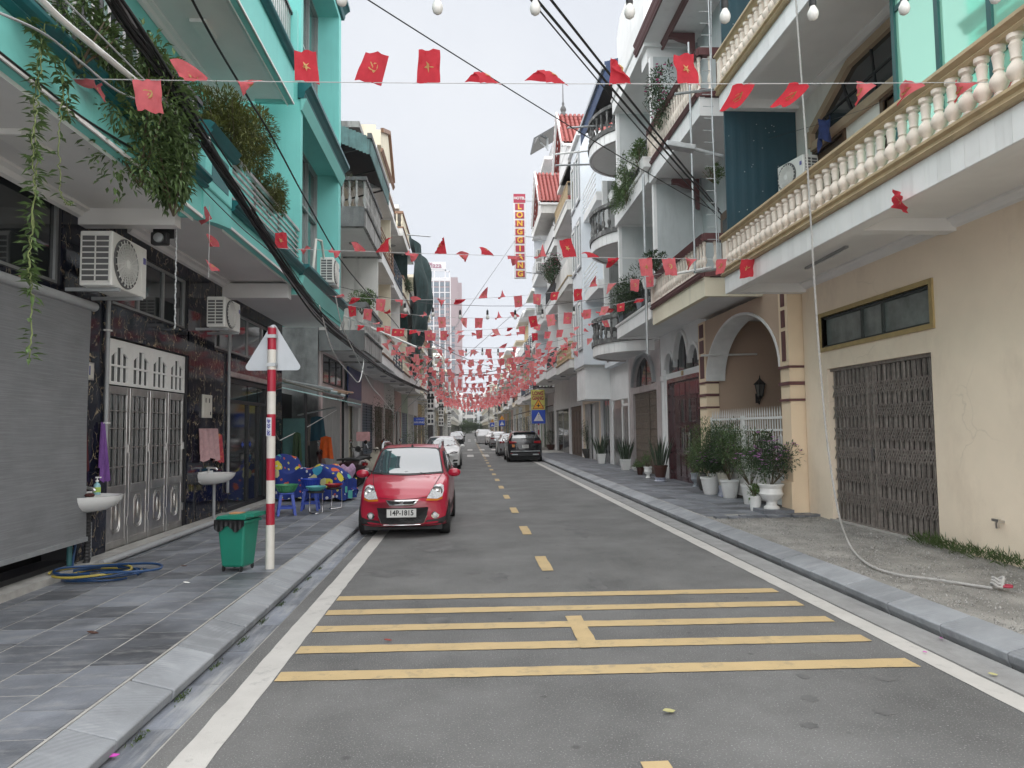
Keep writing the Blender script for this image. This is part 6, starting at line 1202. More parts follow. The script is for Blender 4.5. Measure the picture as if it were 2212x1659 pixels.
b = MB(); b.tube([(-4.62, 8.6, .2), (-4.62, 8.6, .82), (-4.62, 8.72, .85)], .03, 8); tag(add('water_pipe', b, mat('pipe_teal', (.03, .12, .13), .5), smooth=50), 'dark green water pipe rising under the nearer basin', 'pipe'); b = MB(); b.tube([(-4.6, 8.98, .18), (-4.6, 8.98, .7)], .03, 8); tag(add('water_pipe', b, m_pvc, smooth=50), 'grey waste pipe rising beside the hose', 'pipe')
# ---- stools and baskets
m_bstool = mat('blue_plastic', (.03, .075, .42), .4, .08, 4)
def stool(label, loc, rz):
    r = root('plastic_stool', label, 'stool', loc, rz, 'stools on the left pavement')
    add('seat', MB().box(-.135, -.135, .40, .135, .135, .43), m_bstool, r, local=True, bevel=.012)
    for sx in (-1, 1):
        for sy in (-1, 1):
            b = MB(); b.add([(sx*.13, sy*.13, .40), (sx*.075, sy*.13, .40), (sx*.075, sy*.075, .40), (sx*.13, sy*.075, .40), (sx*.18, sy*.18, 0), (sx*.135, sy*.18, 0), (sx*.135, sy*.135, 0), (sx*.18, sy*.135, 0)], [(0, 1, 5, 4), (1, 2, 6, 5), (2, 3, 7, 6), (3, 0, 4, 7), (4, 5, 6, 7)]); add('leg', b, m_bstool, r, local=True)
    b = MB()
    for s in (-1, 1): b.box(-.16, s*.155-.012, .13, .16, s*.155+.012, .17); b.box(s*.155-.012, -.16, .13, s*.155+.012, .16, .17)
    add('stretcher', b, m_bstool, r, local=True); return r
stool('blue plastic stool under the green basket', (-3.50, 13.95, .17), .3); stool('blue plastic stool under the blue basket', (-3.22, 14.75, .17), .1)
def basket(label, loc, col, r_, h_, holes=True):
    t = root('basket', label, 'basket', loc, 0, 'plastic baskets on stools'); m = mat('basket_'+label.split()[0], col, .4, .1, 5)
    b = MB(); b.lathe([(r_*.62, 0), (r_*.7, .01), (r_*.93, h_*.7), (r_, h_), (r_*1.05, h_), (r_*1.05, h_-.015), (r_*.97, h_-.02), (r_*.66, .02), (.001, .02)], n=22); add('bowl', b, m, t, local=True, smooth=40)
    b = MB()
    for k in range(22):
        a = 2*math.pi*k/22; b.bar((r_*.75*math.cos(a), r_*.75*math.sin(a), .03), (r_*.985*math.cos(a), r_*.985*math.sin(a), h_-.03), .008)
    add('ribs', b, m, t, local=True); return t
basket('green plastic basket on the nearer blue stool', (-3.50, 13.95, .603), (.06, .26, .12), .21, .15); basket('blue plastic basket on the farther blue stool', (-3.22, 14.75, .603), (.02, .06, .42), .2, .2); basket('teal basin on the chrome stool', (-2.97, 14.1, .61), (.10, .36, .38), .19, .09); basket('red tray on the farther chrome stool', (-2.78, 14.9, .61), (.32, .02, .03), .17, .07)
def cstool(label, loc, rz):
    r = root('chrome_stool', label, 'stool', loc, rz, 'stools on the left pavement'); b = MB(); b.lathe([(.15, .40), (.16, .41), (.16, .43), (.15, .44), (.001, .44)], n=20); add('seat', b, m_blackp, r, local=True)
    b = MB(); b.tube(spline([(.12, .1, .40), (.12, .1, .06), (.1, .02, .012), (0, -.12, .012), (-.1, .02, .012), (-.12, .1, .06), (-.12, .1, .40)], 5), .013, 7); add('frame', b, m_chrome, r, local=True, smooth=60)
cstool('chrome stool under the teal basin', (-2.97, 14.1, .17), .2); cstool('chrome stool under the red tray', (-2.78, 14.9, .17), -.4)
# ---- covered motorbike: cloth with bright patches
mcl = mat('printed_cloth', (.012, .035, .22), .85, .1, 5)
N, L, bs = nodes_of(mcl); g = N.new('ShaderNodeNewGeometry')
for i, (sc, thr_, cols_) in enumerate([(3.4, .30, [(.62, .55, .05), (.05, .35, .55), (.62, .12, .04), (.10, .45, .40), (.60, .58, .30)]), (7, .13, [(.6, .62, .65), (.55, .5, .1), (.6, .6, .6), (.1, .3, .5), (.5, .1, .05)])]):
    v = N.new('ShaderNodeTexVoronoi'); v.inputs['Scale'].default_value = sc; L.new(g.outputs['Position'], v.inputs['Vector'])
    n_ = N.new('ShaderNodeTexNoise'); n_.inputs['Scale'].default_value = 9; L.new(g.outputs['Position'], n_.inputs['Vector'])
    a_ = N.new('ShaderNodeMath'); a_.operation = 'MULTIPLY_ADD'; a_.inputs[1].default_value = .32; L.new(n_.outputs['Fac'], a_.inputs[0]); L.new(v.outputs['Distance'], a_.inputs[2])
    q = N.new('ShaderNodeMath'); q.operation = 'LESS_THAN'; q.inputs[1].default_value = thr_+.16*1.6; L.new(a_.outputs[0], q.inputs[0])
    cr_ = N.new('ShaderNodeValToRGB'); cr_.color_ramp.interpolation = 'CONSTANT'
    while len(cr_.color_ramp.elements) < 5: cr_.color_ramp.elements.new(.5)
    for j, e in enumerate(cr_.color_ramp.elements): e.position = j*.2; e.color = (*cols_[j], 1)
    sx_ = N.new('ShaderNodeSeparateColor'); L.new(v.outputs['Color'], sx_.inputs[0]); L.new(sx_.outputs[0], cr_.inputs[0])
    x = N.new('ShaderNodeMixRGB'); L.new(q.outputs[0], x.inputs[0]); L.new(bs.inputs['Base Color'].links[0].from_socket, x.inputs[1]); L.new(cr_.outputs[0], x.inputs[2]); L.new(x.outputs[0], bs.inputs['Base Color'])
cvr = root('covered_motorbike', 'motorbike under a blue cloth printed with bright animals', 'motorbike', (-3.6, 16.9, .17), R(-18))
def cloth(u, v):
    t = u*1.9-.95; ridge = .55+.5*math.exp(-((t+.78)/.17)**2)+.18*math.exp(-((t+.2)/.3)**2)+.28*math.exp(-((t-.35)/.35)**2)-.35*max(0, t-.7)/.25
    a = (v-.5)*2; wd = .30+.16*math.exp(-((t+.7)/.25)**2); s = abs(a)
    y_ = math.copysign(wd*min(1, s/.45)+.10*max(0, s-.45)+.03*math.sin(t*17)*max(0, s-.4), a); z = ridge*(1-.05*(s/.45)**2) if s < .45 else ridge*.95-(ridge*.95-.06)*(s-.45)/.55
    return (t+.04*math.sin(a*5), y_, max(.03, z+.025*math.sin(t*13+a*7)))
b = MB(); b.grid(cloth, 60, 34); b.grid(lambda u, v: (.95+.03*math.sin(u*17), (u-.5)*.62, .05+.45*v), 12, 5); add('cloth_cover', b, mcl, cvr, local=True, smooth=70)
for x in (-.68, .62):
    b = MB(); b.lathe([(.2, -.045), (.27, -.04), (.28, 0), (.27, .04), (.2, .045), (.2, 0)], (x, 0, .28), 22, axis='y'); add('wheel', b, m_tyre, cvr, local=True)
b = MB(); b.grid(lambda u, v: (-3.02+.5*u*.5+.05*math.sin(v*9), 17.05+.35*u, .19+.75*(1-v)+.04*math.sin(u*9)), 10, 8); tag(add('lilac_cloth', b, mat('lilac', (.42, .28, .42), .9, .3, 12), smooth=60), 'lilac sheet trailing from the covered motorbike', 'cloth')
# ---- scooters
def scooter(label, loc, rz, paint):
    r = root('scooter', label, 'scooter', loc, rz, 'scooters parked on the left pavement')   # nose to +x
    for x in (-.6, .62):
        b = MB(); b.lathe([(.15, -.04), (.22, -.05), (.25, 0), (.22, .05), (.15, .04)], (x, 0, .25), 20, axis='y'); w_ = add('wheel', b, m_tyre, r, local=True, smooth=40); b = MB(); b.lathe([(.15, -.03), (.15, .03), (.02, .035)], (x, 0, .25), 14, axis='y'); add('rim', b, m_rim, w_, local=True)
    b = MB(); st_ = [(-.95, .06, .55, .75), (-.8, .15, .5, .80), (-.5, .19, .35, .80), (-.2, .17, .30, .70), (-.05, .15, .28, .42), (.25, .16, .27, .36), (.36, .2, .3, .55), (.46, .2, .45, .95), (.52, .12, .6, .98)]
    for i, (x, hw, z0, z1) in enumerate(st_):
        for k in range(12): a = 2*math.pi*k/12; b.v.append((x, hw*math.copysign(abs(math.cos(a))**.6, math.cos(a)), (z0+z1)/2+(z1-z0)/2*math.copysign(abs(math.sin(a))**.6, math.sin(a))))
    for i in range(len(st_)-1):
        for k in range(12): b.f.append((i*12+k, i*12+(k+1) % 12, (i+1)*12+(k+1) % 12, (i+1)*12+k)); b.mi.append(0)
    b.f += [tuple(range(12))[::-1], tuple(range(96, 108))]; b.mi += [0, 0]; add('bodywork', b, paint, r, local=True, smooth=60)
    b = MB(); b.grid(lambda u, v: (-.85+.75*u, (v-.5)*.32*(1-.5*max(0, u-.7)), .80+.05*math.sin(u*3.1)*math.cos((v-.5)*2.5)), 12, 6); b.box(-.84, -.14, .76, -.12, .14, .80); add('saddle', b, m_blackp, r, local=True, smooth=60)
    b = MB(); b.tube([(.62, .0, .25), (.5, 0, .8), (.44, 0, 1.02)], .03, 8); b.tube([(.44, 0, 1.0), (.40, .2, 1.04), (.34, .34, 1.02)], .017, 7); b.tube([(.44, 0, 1.0), (.40, -.2, 1.04), (.34, -.34, 1.02)], .017, 7); add('handlebar', b, m_blackp, r, local=True, smooth=50)
    b = MB(); b.lathe([(.001, -.03), (.09, -.02), (.1, .03), (.07, .1), (.001, .11)], (.46, 0, .98), 12, axis='x'); add('headlamp_cowl', b, paint, r, local=True, smooth=50)
    for s in (-1, 1):
        b = MB(); b.tube([(.38, s*.22, 1.04), (.36, s*.28, 1.2)], .008, 5); b.lathe([(.001, -.01), (.06, -.008), (.06, .008), (.001, .01)], (.35, s*.29, 1.24), 14, axis='x'); add('rear_mirror', b, m_chrome, r, local=True)
    add('front_fender', MB().ext([(.38, .42), (.5, .56), (.66, .57), (.82, .45), (.78, .42), (.64, .52), (.5, .5)], 'y', -.07, .07), paint, r, local=True)
    add('tail_light', MB().box(-.97, -.1, .62, -.9, .1, .70), m_redl, r, local=True, bevel=.01); add('number_plate', MB().box(-1.0, -.095, .40, -.985, .095, .56), m_plate, r, local=True)
    return r
scooter('dark maroon scooter beside the covered motorbike', (-3.75, 20.3, .17), R(160), carpaint('maroon_scooter', (.03, .01, .012))); scooter('beige scooter seen from behind near the shutters', (-2.98, 21.6, .17), R(72), carpaint('beige_scooter', (.36, .33, .27))); scooter('black scooter behind the beige scooter', (-3.45, 23.6, .17), R(120), carpaint('black_scooter', (.015, .015, .016))); scooter('black scooter half hidden behind the red hatchback', (-2.75, 25.2, .17), R(85), carpaint('black_scooter2', (.012, .012, .014)))
pk = root('price_board', 'faded pink board propped above the parked scooters', 'board', (-3.35, 23.2, .17)); part('panel', mat('board_pink', (.45, .25, .25), .7, .2, 8), pk, (-3.62, 23.2, 1.42, -3.18, 23.22, 1.72)); b = MB(); b.bar((-3.4, 23.21, .17), (-3.4, 23.21, 1.42), .03); add('stand', b, m_iron, pk)
# ---- shack with corrugated awning in the gap
sh = root('lean_to_shack', 'dark cluttered lean-to with a green corrugated awning beside the marble house', 'shed', (-4.2, 20, .17))
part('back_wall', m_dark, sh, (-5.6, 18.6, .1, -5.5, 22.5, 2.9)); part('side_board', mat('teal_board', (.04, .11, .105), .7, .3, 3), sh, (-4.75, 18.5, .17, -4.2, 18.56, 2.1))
for x, y_ in ((-4.2, 18.6), (-3.9, 22.4)):
    b = MB(); b.bar((x, y_, .17), (x, y_, 2.75), .07); add('post', b, m_iron, sh)
b = MB(); n = 40
for i in range(n):
    y0, y1 = 18.3+4.2*i/n, 18.3+4.2*(i+1)/n; d0, d1 = .03*(i % 2), .03*((i+1) % 2)
    b.add([(-5.3, y0, 3.0+d0), (-5.3, y1, 3.0+d1), (-3.35, y1, 2.55+d1), (-3.35, y0, 2.55+d0)], [(0, 1, 2, 3)])
add('awning_sheet', b, mat('green_corrugated', (.20, .32, .31), .6, .3, 3, streak=.6, scol=(.10, .10, .09), sscale=(1, 4, 3)), sh)
rr = random.Random(8)
for k in range(9):
    b = MB(); y0 = 18.6+.35*k; b.tube([(-5.0+rr.uniform(-.2, .2), y0, 3.08+.1*rr.random()), (-3.7+rr.uniform(-.2, .3), y0+rr.uniform(-.5, .8), 2.80+.15*rr.random())], rr.uniform(.02, .05), 6); add('roof_pole', b, [m_rust, m_pvc, m_browntrim][k % 3], sh)
for k in range(10):
    x, y_ = -5.2+rr.uniform(0, .9), 18.9+.33*k; b = MB(); b.bar((x, y_, .2), (x+rr.uniform(-.1, .1), y_+rr.uniform(-.1, .1), 1.2+rr.random()), .04, .06); add('timber', b, [m_brown, m_iron, m_rust][k % 3], sh)
b = MB(); b.tube([(-4.6, 19.5, 2.2), (-3.9, 21.0, 2.45)], .025, 7); add('awning_pole', b, m_galv, sh)
for nm, lb, m, x, y_, z, w_, h_ in [('orange_cloth', 'bright orange cloth hanging in the dark lean-to', mat('orange_cloth', (.62, .10, .01), .9, .15, 10), -4.05, 20.5, 1.62, .42, .62), ('blue_cloth', 'teal blue cloth hanging deep in the lean-to', mat('tealblue_cloth', (.03, .10, .14), .9), -4.4, 21.0, 2.2, .5, .7), ('green_cloth', 'dark green cloth hanging by the glass entrance', mat('green_cloth', (.03, .06, .025), .9), -4.35, 18.35, 1.75, .25, .7)]:
    b = MB(); b.grid(lambda u, v: (x+(u-.5)*w_*(.7+.3*v), y_+.05*math.sin(u*14)*v, z-h_*v-.08*abs(u-.5)), 14, 8); tag(add(nm, b, m, smooth=60), lb, 'cloth')
b = MB(); b.tube([(-4.68, 18.0, 1.55), (-4.2, 19.0, 1.9), (-3.7, 20.2, 2.35)], .012, 6); tag(add('line', b, m_whitep), 'white cord tied between the marble wall and the awning', 'line')
# blue shop signboard on C
bs_ = root('shop_signboard', 'blue shop signboard fixed over the dark doorway', 'sign', (-4.6, 28.9, 3.2)); part('board', mat('board_blue', (.02, .045, .16), .4), bs_, (-4.62, 27.3, 3.02, -4.55, 30.6, 4.22)); part('lower_panel', m_pvc, bs_, (-4.615, 27.3, 2.72, -4.56, 30.6, 3.01))
# litter
def litter(nm, lb, pts_, m, loc, rz=0, s=1): b = MB(); b.ext(pts_, 'z', 0, .004); o = add(nm, b, m, at=loc); o.rotation_euler = (.25, .2, rz); o.scale = (s, s, s); tag(o, lb, nm.replace('_', ' '))
leafp = [(-.05, 0), (-.02, .018), (.02, .016), (.05, 0), (.02, -.018), (-.02, -.016)]
m_pet = mat('magenta_petal', (.55, .06, .42), .7); m_lf = mat('dry_leaf', (.40, .38, .18), .7); m_rl = mat('red_scrap', (.22, .03, .02), .7)
p = sv(1445, 1535, Z=.02); litter('fallen_leaf', 'pale green leaf lying on the bare asphalt in front', leafp, m_lf, p, .4, 1.0); p = sv(1212, 1500, Z=.02)
p = sv(838, 1382, Z=.02); litter('paper_scrap', 'dark red scrap between the yellow stripes', leafp, m_rl, p, .2, .7); p = sv(1998, 1408, Z=.02); litter('flower_petal', 'magenta petal on the white edge line', leafp, m_pet, p, .2, .45); p = sv(2033, 1378, Z=.02); litter('flower_petal', 'magenta petal in the gutter beneath the gravel verge', leafp, m_pet, p, 1, .7)
p = sv(242, 1632, Z=.03); litter('flower_petal', 'bright pink petal in the gutter near the bottom corner', leafp, m_pet, p, .8, .8); p = sv(403, 1258, Z=.19); litter('tissue', 'crumpled white tissue on the paving by the bin', leafp, m_whitep, p, .3, .7); p = sv(200, 1366, Z=.18); litter('dry_flower', 'dried brown flower head on the left paving slabs', leafp, mat('brown_dry', (.07, .03, .02), .9), p, .1, .9); p = sv(397, 1222, Z=.18); litter('dry_twig', 'brown twig scrap on the paving before the bin', leafp, mat('brown_dry', (.07, .03, .02), .9), p, .9, .8); p = sv(2145, 1456, Z=.02); litter('fallen_leaf', 'yellow green leaf beside the kerb in the corner', leafp, m_lf, p, .1, .8)
# ================================================================== plants
def leafmat(name, c, var=.35, rough=.5): return mat(name, c, rough, var, 7, spec=.4)
m_l1 = leafmat('leaf_mid', (.085, .14, .045)); m_l2 = leafmat('leaf_dark', (.04, .075, .03)); m_l3 = leafmat('leaf_olive', (.11, .125, .03)); m_l4 = leafmat('leaf_fresh', (.09, .16, .04)); m_l5 = leafmat('leaf_snake', (.05, .075, .045)); m_l6 = leafmat('leaf_dry', (.14, .12, .06))
m_fl = mat('violet_flower', (.60, .25, .60), .7, .2, 20); m_fp = mat('pink_flower', (.65, .10, .30), .7, .2, 20); m_stem = mat('stem', (.09, .07, .04), .8)
def leaf(b, p, d, up, l, w_, mi=0):
    d = d.normalized(); s = d.cross(up)
    if s.length < 1e-3: s = d.cross(Vector((1, 0, 0)))
    s = s.normalized()*w_/2; n = s.cross(d).normalized()*l*.12
    b.add([p, p+d*l*.45+s+n, p+d*l, p+d*l*.45-s+n], [(0, 1, 2, 3)], mi)
def rv(rr): return Vector((rr.gauss(0, 1), rr.gauss(0, 1), rr.gauss(0, 1))).normalized()
def bush(b, rr, c, rad, n, l, w_, clumps=9, mi=0, droop=0, flowers=0, fmi=1):
    c = Vector(c); cs = []
    for _ in range(clumps): v = rv(rr)*rr.uniform(.35, .85); cs.append((c+Vector((v.x*rad[0], v.y*rad[1], v.z*rad[2])), rr.uniform(.28, .5)))
    for i in range(n):
        cc, s = cs[i % clumps]; v = rv(rr)*(rr.random()**.4)*s; p = cc+Vector((v.x*rad[0], v.y*rad[1], v.z*rad[2]*1.05)); d = v.normalized()+rv(rr)*.6+Vector((0, 0, .2-droop)); leaf(b, p, d, Vector((0, 0, 1)), l*rr.uniform(.6, 1.2), w_*rr.uniform(.7, 1.2), mi)
    for i in range(flowers):
        cc, s = cs[i % clumps]; v = rv(rr); v.z = abs(v.z); p = cc+Vector((v.x*rad[0], v.y*rad[1], v.z*rad[2]))*s*1.05
        for k in range(5): a = 2*math.pi*k/5; leaf(b, p, Vector((math.cos(a), math.sin(a), .35)), Vector((0, 0, 1)), .05, .042, fmi)
def stems(b, rr, base, c, rad, n, r_=.008):
    for _ in range(n): v = rv(rr); p = Vector(c)+Vector((v.x*rad[0], v.y*rad[1], abs(v.z)*rad[2]*.7)); b.tube([base, (Vector(base)+p)/2+rv(rr)*.03, p], [r_, r_*.8, r_*.4], 5)
POTS = {'white': m_whitep, 'cream': mat('cream_pot', (.55, .52, .44), .5, .15, 6, streak=.4, scol=(.2, .24, .2), sscale=(14, 14, 10)), 'maroon': mat('maroon_pot', (.075, .03, .022), .45), 'dark': mat('dark_pot', (.07, .065, .06), .5), 'grey': mat('grey_pot', (.26, .29, .32), .5), 'blue': mat('porcelain', (.40, .42, .48), .3, .1, 3, streak=.9, scol=(.04, .07, .25), sscale=(20, 20, 20), sthr=.5)}
PROF = {'pot': [(.62, 0), (.66, .04), (.92, .86), (1.0, .88), (1.0, 1), (.9, 1), (.84, .9), (.001, .88)], 'urn': [(.62, 0), (.62, .06), (.42, .14), (.40, .28), (.5, .34), (.8, .44), (.95, .60), (.88, .66), (.86, .82), (1.0, .93), (1.04, .97), (1.0, 1), (.9, .98), (.001, .92)], 'jar': [(.5, 0), (.62, .08), (.95, .45), (1.0, .65), (.86, .9), (.72, .96), (.78, 1), (.7, 1), (.001, .94)], 'bowl': [(.5, 0), (.55, .05), (.9, .55), (1.0, .9), (1.02, 1), (.92, 1), (.001, .85)]}
def pot(r, kind, m, rad, h, z=0, sq=False):
    b = MB(); b.lathe([(rad*a, z+h*c) for a, c in PROF[kind]], n=4 if sq else 20)
    o = add('pot', b, POTS[m], r, local=True, smooth=None if sq else 35); o.rotation_euler = (0, 0, R(45) if sq else 0); return o
def plant(kind, label, loc, pk='pot', pm='white', pr=.15, ph=.28, s=1.0, seed=1, sq=False, stand=0, mats=None, group='potted plants'):
    rr = random.Random(seed); r = root('potted_plant', label, 'plant', loc, 0, group); z = stand
    if stand: b = MB(); b.lathe([(pr*.8, 0), (pr*.85, .02), (pr*.65, stand*.5), (pr*.8, stand-.01), (pr*.8, stand)], n=16); add('pot_stand', b, POTS['blue'], r, local=True, smooth=40)
    pot(r, pk, pm, pr, ph, z, sq); t = z+ph*.92; b = MB()
    if kind == 'snake':
        for k in range(46):
            a = rr.uniform(0, 6.28); q = rr.random()**.6*pr*.8; l = s*rr.uniform(.45, .85); p = Vector((q*math.cos(a), q*math.sin(a), t)); d = Vector((math.cos(a)*.32*q/pr, math.sin(a)*.32*q/pr, 1)).normalized(); sd = Vector((-math.sin(a), math.cos(a), 0))*.022
            e = p+d*l+Vector((math.cos(a), math.sin(a), 0))*l*.08; b.add([p-sd*.6, p+sd*.6, p+d*l*.5+sd, e, p+d*l*.5-sd], [(0, 1, 2, 3, 4)])
        add('leaves', b, mats or m_l5, r, local=True); return r
    if kind == 'palm':
        for k in range(26):
            a = rr.uniform(0, 6.28); up = rr.uniform(.35, 1.1); l = s*rr.uniform(.5, .8)
            for j in range(12):
                u = j/12; p = Vector((math.cos(a)*l*u*.8, math.sin(a)*l*u*.8, t+up*l*u-.5*l*u*u)); leaf(b, p, Vector((math.cos(a+.7), math.sin(a+.7), .2)), Vector((0, 0, 1)), .16*s, .022); leaf(b, p, Vector((math.cos(a-.7), math.sin(a-.7), .2)), Vector((0, 0, 1)), .16*s, .022)
        add('leaves', b, mats or m_l2, r, local=True); return r
    rad = {'shrub': (.34, .34, .36), 'vinca': (.36, .36, .30), 'tree': (.28, .28, .62), 'small': (.2, .2, .2), 'loose': (.32, .32, .42)}[kind]; rad = [q*s for q in rad]; c = (0, 0, t+rad[2]*.95)
    n = {'shrub': 4200, 'vinca': 2000, 'tree': 1100, 'small': 260, 'loose': 520}[kind]; lw = {'shrub': (.065, .02), 'vinca': (.075, .03), 'tree': (.085, .032), 'small': (.07, .03), 'loose': (.11, .03)}[kind]
    bush(b, rr, c, rad, n, *lw, clumps=16 if kind != 'small' else 7, flowers=110 if kind == 'vinca' else 0); add('foliage', b, [mats or m_l2, m_fl], r, local=True)
    b = MB(); stems(b, rr, (0, 0, t-.02), c, rad, 9); add('stems', b, m_stem, r, local=True); return r
G = lambda x, y, z=.15: sv(x, y, Z=z)
plant('vinca', 'violet flowering plant in a big white fluted urn by the column', Vector((5.62, 12.98, .23)), 'urn', 'white', .23, .46, 1.55, 1); plant('small', 'variegated plant in a small white pot beside the white urn', Vector((5.42, 13.25, .15)), 'pot', 'white', .13, .3, 1.0, 2, mats=m_l4)
plant('vinca', 'violet flowering plant in a white pot on a painted stand before the white gate', G(1567, 1073), 'pot', 'cream', .19, .30, 1.4, 3, stand=.26); plant('vinca', 'flowering plant in a white pot on a blue porcelain stand', G(1546, 1068), 'pot', 'white', .18, .30, 1.25, 4, stand=.2); plant('loose', 'leafy plant in a tall dark round jar by the maroon door', G(1523, 1060), 'jar', 'dark', .2, .46, .75, 5, mats=m_l2); plant('loose', 'trailing plant in a blue-grey pot beside the dark jar', G(1503, 1052), 'urn', 'grey', .13, .38, .9, 6, mats=m_l1)
plant('shrub', 'large feathery green shrub in front of the maroon door and gate', Vector((5.72, 16.6, .15)), 'pot', 'white', .24, .42, 2.3, 7, mats=m_l1); plant('shrub', 'dark dense shrub between the door shrub and the white gate', Vector((5.85, 15.7, .15)), 'pot', 'white', .22, .42, 2.15, 8, mats=m_l2); plant('shrub', 'dark dense shrub behind the white urn by the column', Vector((5.78, 14.35, .15)), 'pot', 'white', .2, .42, 2.1, 9, mats=m_l1)
plant('snake', 'tall snake plant in a maroon pot with porcelain foot', G(1427, 1040), 'pot', 'maroon', .22, .36, 1.15, 11, stand=.12); plant('small', 'small plant in a white pot beside the maroon snake plant pot', G(1400, 1033), 'urn', 'white', .13, .36, 1.2, 12, mats=m_l1); plant('palm', 'spiky plant in a small pot behind the snake plant', G(1383, 1026), 'pot', 'maroon', .13, .26, .7, 13, mats=m_l1); plant('snake', 'snake plant in a white square pot by the stainless gate', G(1351, 1016), 'pot', 'white', .26, .42, 1.15, 14, sq=True); plant('small', 'seedling in a low white bowl near the brown gate', G(1376, 1018), 'bowl', 'white', .2, .16, .7, 15, mats=m_l4); plant('snake', 'snake plant in a smaller white square pot farther along', G(1299, 1002), 'pot', 'white', .26, .45, 1.2, 16, sq=True)
plant('tree', 'tall bushy bonsai in a dark pot by the white modern house', G(1270, 990), 'bowl', 'dark', .3, .5, 1.5, 17, mats=m_l2); plant('tree', 'rubber plant in a pale pot beyond the black gate', G(1213, 972), 'pot', 'cream', .3, .5, 1.9, 18, mats=m_l2); plant('loose', 'low spreading plant in a brown pot near the crossing sign', G(1190, 972), 'bowl', 'maroon', .35, .4, 1.5, 19, mats=m_l2)
part('urn_plinth', m_stone, None, (5.35, 12.7, .14, 5.92, 13.26, .23)); tag(bpy.data.objects['urn_plinth'], 'grey stone block under the big white urn', 'plinth')
# climber beside the white house and left side plants
plant('tree', 'leafy pot tree behind the red hatchback', Vector((-4.1, 34.5, .17)), 'pot', 'dark', .3, .4, 2.6, 20, mats=m_l2); plant('palm', 'palm like pot plant along the far left shopfronts', Vector((-3.9, 39, .17)), 'pot', 'grey', .3, .5, 1.8, 21, mats=m_l2); plant('loose', 'bushy pot plant under the blue street sign', Vector((-3.4, 43, .17)), 'pot', 'dark', .35, .5, 1.9, 22, mats=m_l1)
for k, (x, y) in enumerate([(-3.2, 52), (-3.3, 60), (4.9, 57), (5.0, 66), (-3.2, 84), (4.9, 88)]): plant('tree', ['bushy street plant past the net-covered house', 'second bushy street plant past the net-covered house', 'pot tree by the far shop awning', 'second pot tree past the far shop awning', 'distant pot tree on the bin side', 'distant pot tree on the hotel side'][k], Vector((x, y, .15)), 'pot', 'grey', .35, .5, 2.6, 30+k, mats=m_l2)
# balcony plants
def balcony_plant(label, c, rad, n, l, w_, m, seed, clumps=10, droop=0, fl=0, trunk=None):
    rr = random.Random(seed); r = root('balcony_plant', label, 'plant', c); b = MB(); bush(b, rr, (0, 0, 0), rad, n, l, w_, clumps, 0, droop, fl); add('foliage', b, [m, m_fp], r, local=True)
    b = MB(); stems(b, rr, (0, 0, -rad[2]), (0, 0, 0), rad, 6, .012); add('stems', b, m_stem, r, local=True); return r
balcony_plant('large dark green creeper spilling over the teal balcony edge', (-3.28, 7.2, 5.1), (.42, 1.15, .85), 5600, .10, .034, m_l1, 40, 30, .4); balcony_plant('lower curtain of the dark creeper hanging below the fascia', (-3.17, 7.75, 4.62), (.2, .5, .5), 1800, .10, .034, m_l1, 41, 16, .8); balcony_plant('sparse creeper wound in the nearest teal railing', (-3.2, 5.9, 5.15), (.2, .45, .35), 700, .07, .03, m_l1, 42, 9, .5)
balcony_plant('olive conifer shrub on the teal balcony before the bay', (-3.42, 10.5, 6.2), (.5, .95, .6), 12000, .08, .02, m_l3, 43, 22, .2); balcony_plant('small olive conifer at the end of the teal balcony rail', (-3.42, 12.3, 5.85), (.3, .6, .4), 4200, .075, .02, m_l3, 44, 12, .2)
balcony_plant('bright shrub on the weathered second floor balcony', (-3.5, 23.6, 6.05), (.5, .7, .45), 1500, .11, .03, m_l4, 45, 10); balcony_plant('dry grass tuft on the weathered top balcony', (-3.7, 22.85, 9.85), (.4, .15, .3), 120, .3, .015, m_l6, 46, 4); balcony_plant('pots of greenery on the brown banded balcony', (-3.3, 37.5, 9.6), (.35, 1.4, .45), 900, .13, .04, m_l2, 47, 9); balcony_plant('greenery below the scaffold net', (-3.2, 42.5, 5.9), (.5, 1.8, .7), 1500, .14, .04, m_l1, 48, 12)
balcony_plant('pink flowering desert rose on the upper maroon balcony', (4.72, 16.6, 9.75), (.35, 1.1, .75), 1500, .10, .03, m_l2, 49, 16, .1, 40); balcony_plant('potted green shrub at the corner of the upper maroon balcony', (4.6, 18.1, 8.95), (.25, .35, .4), 700, .1, .035, m_l1, 50, 8); balcony_plant('curtain of greenery along the third floor iron balcony', (4.72, 20.4, 9.1), (.28, 1.9, .75), 3600, .10, .03, m_l1, 51, 26, .4); balcony_plant('spiky mixed plants on the second floor iron balcony', (4.75, 20.3, 5.75), (.4, 1.7, .55), 2200, .16, .03, m_l2, 52, 18, .1); balcony_plant('purple and green leafy pot on the lower maroon balcony', (4.72, 17.3, 5.95), (.25, .7, .28), 700, .09, .035, m_l2, 53, 9); balcony_plant('succulents on the ledge beside the blue screen', (4.85, 13.45, 6.75), (.22, .25, .16), 300, .07, .03, m_l1, 54, 6); balcony_plant('magenta bougainvillea over the ornate cream balcony', (4.5, 37.2, 10.2), (.5, 1.5, .9), 2000, .12, .05, m_l2, 55, 14, .2, 160); balcony_plant('leafy pots on the white balcony beyond the ornate house', (4.6, 39.5, 10.3), (.3, .9, .35), 500, .12, .04, m_l4, 56, 8)
r = plant('palm', 'spiky palm on the second floor iron balcony', Vector((4.85, 19.4, 5.05)), 'pot', 'grey', .16, .3, 1.2, 57, mats=m_l2); plant('palm', 'second spiky palm near the round balcony', Vector((4.85, 21.8, 5.05)), 'pot', 'grey', .16, .3, 1.1, 58, mats=m_l2)
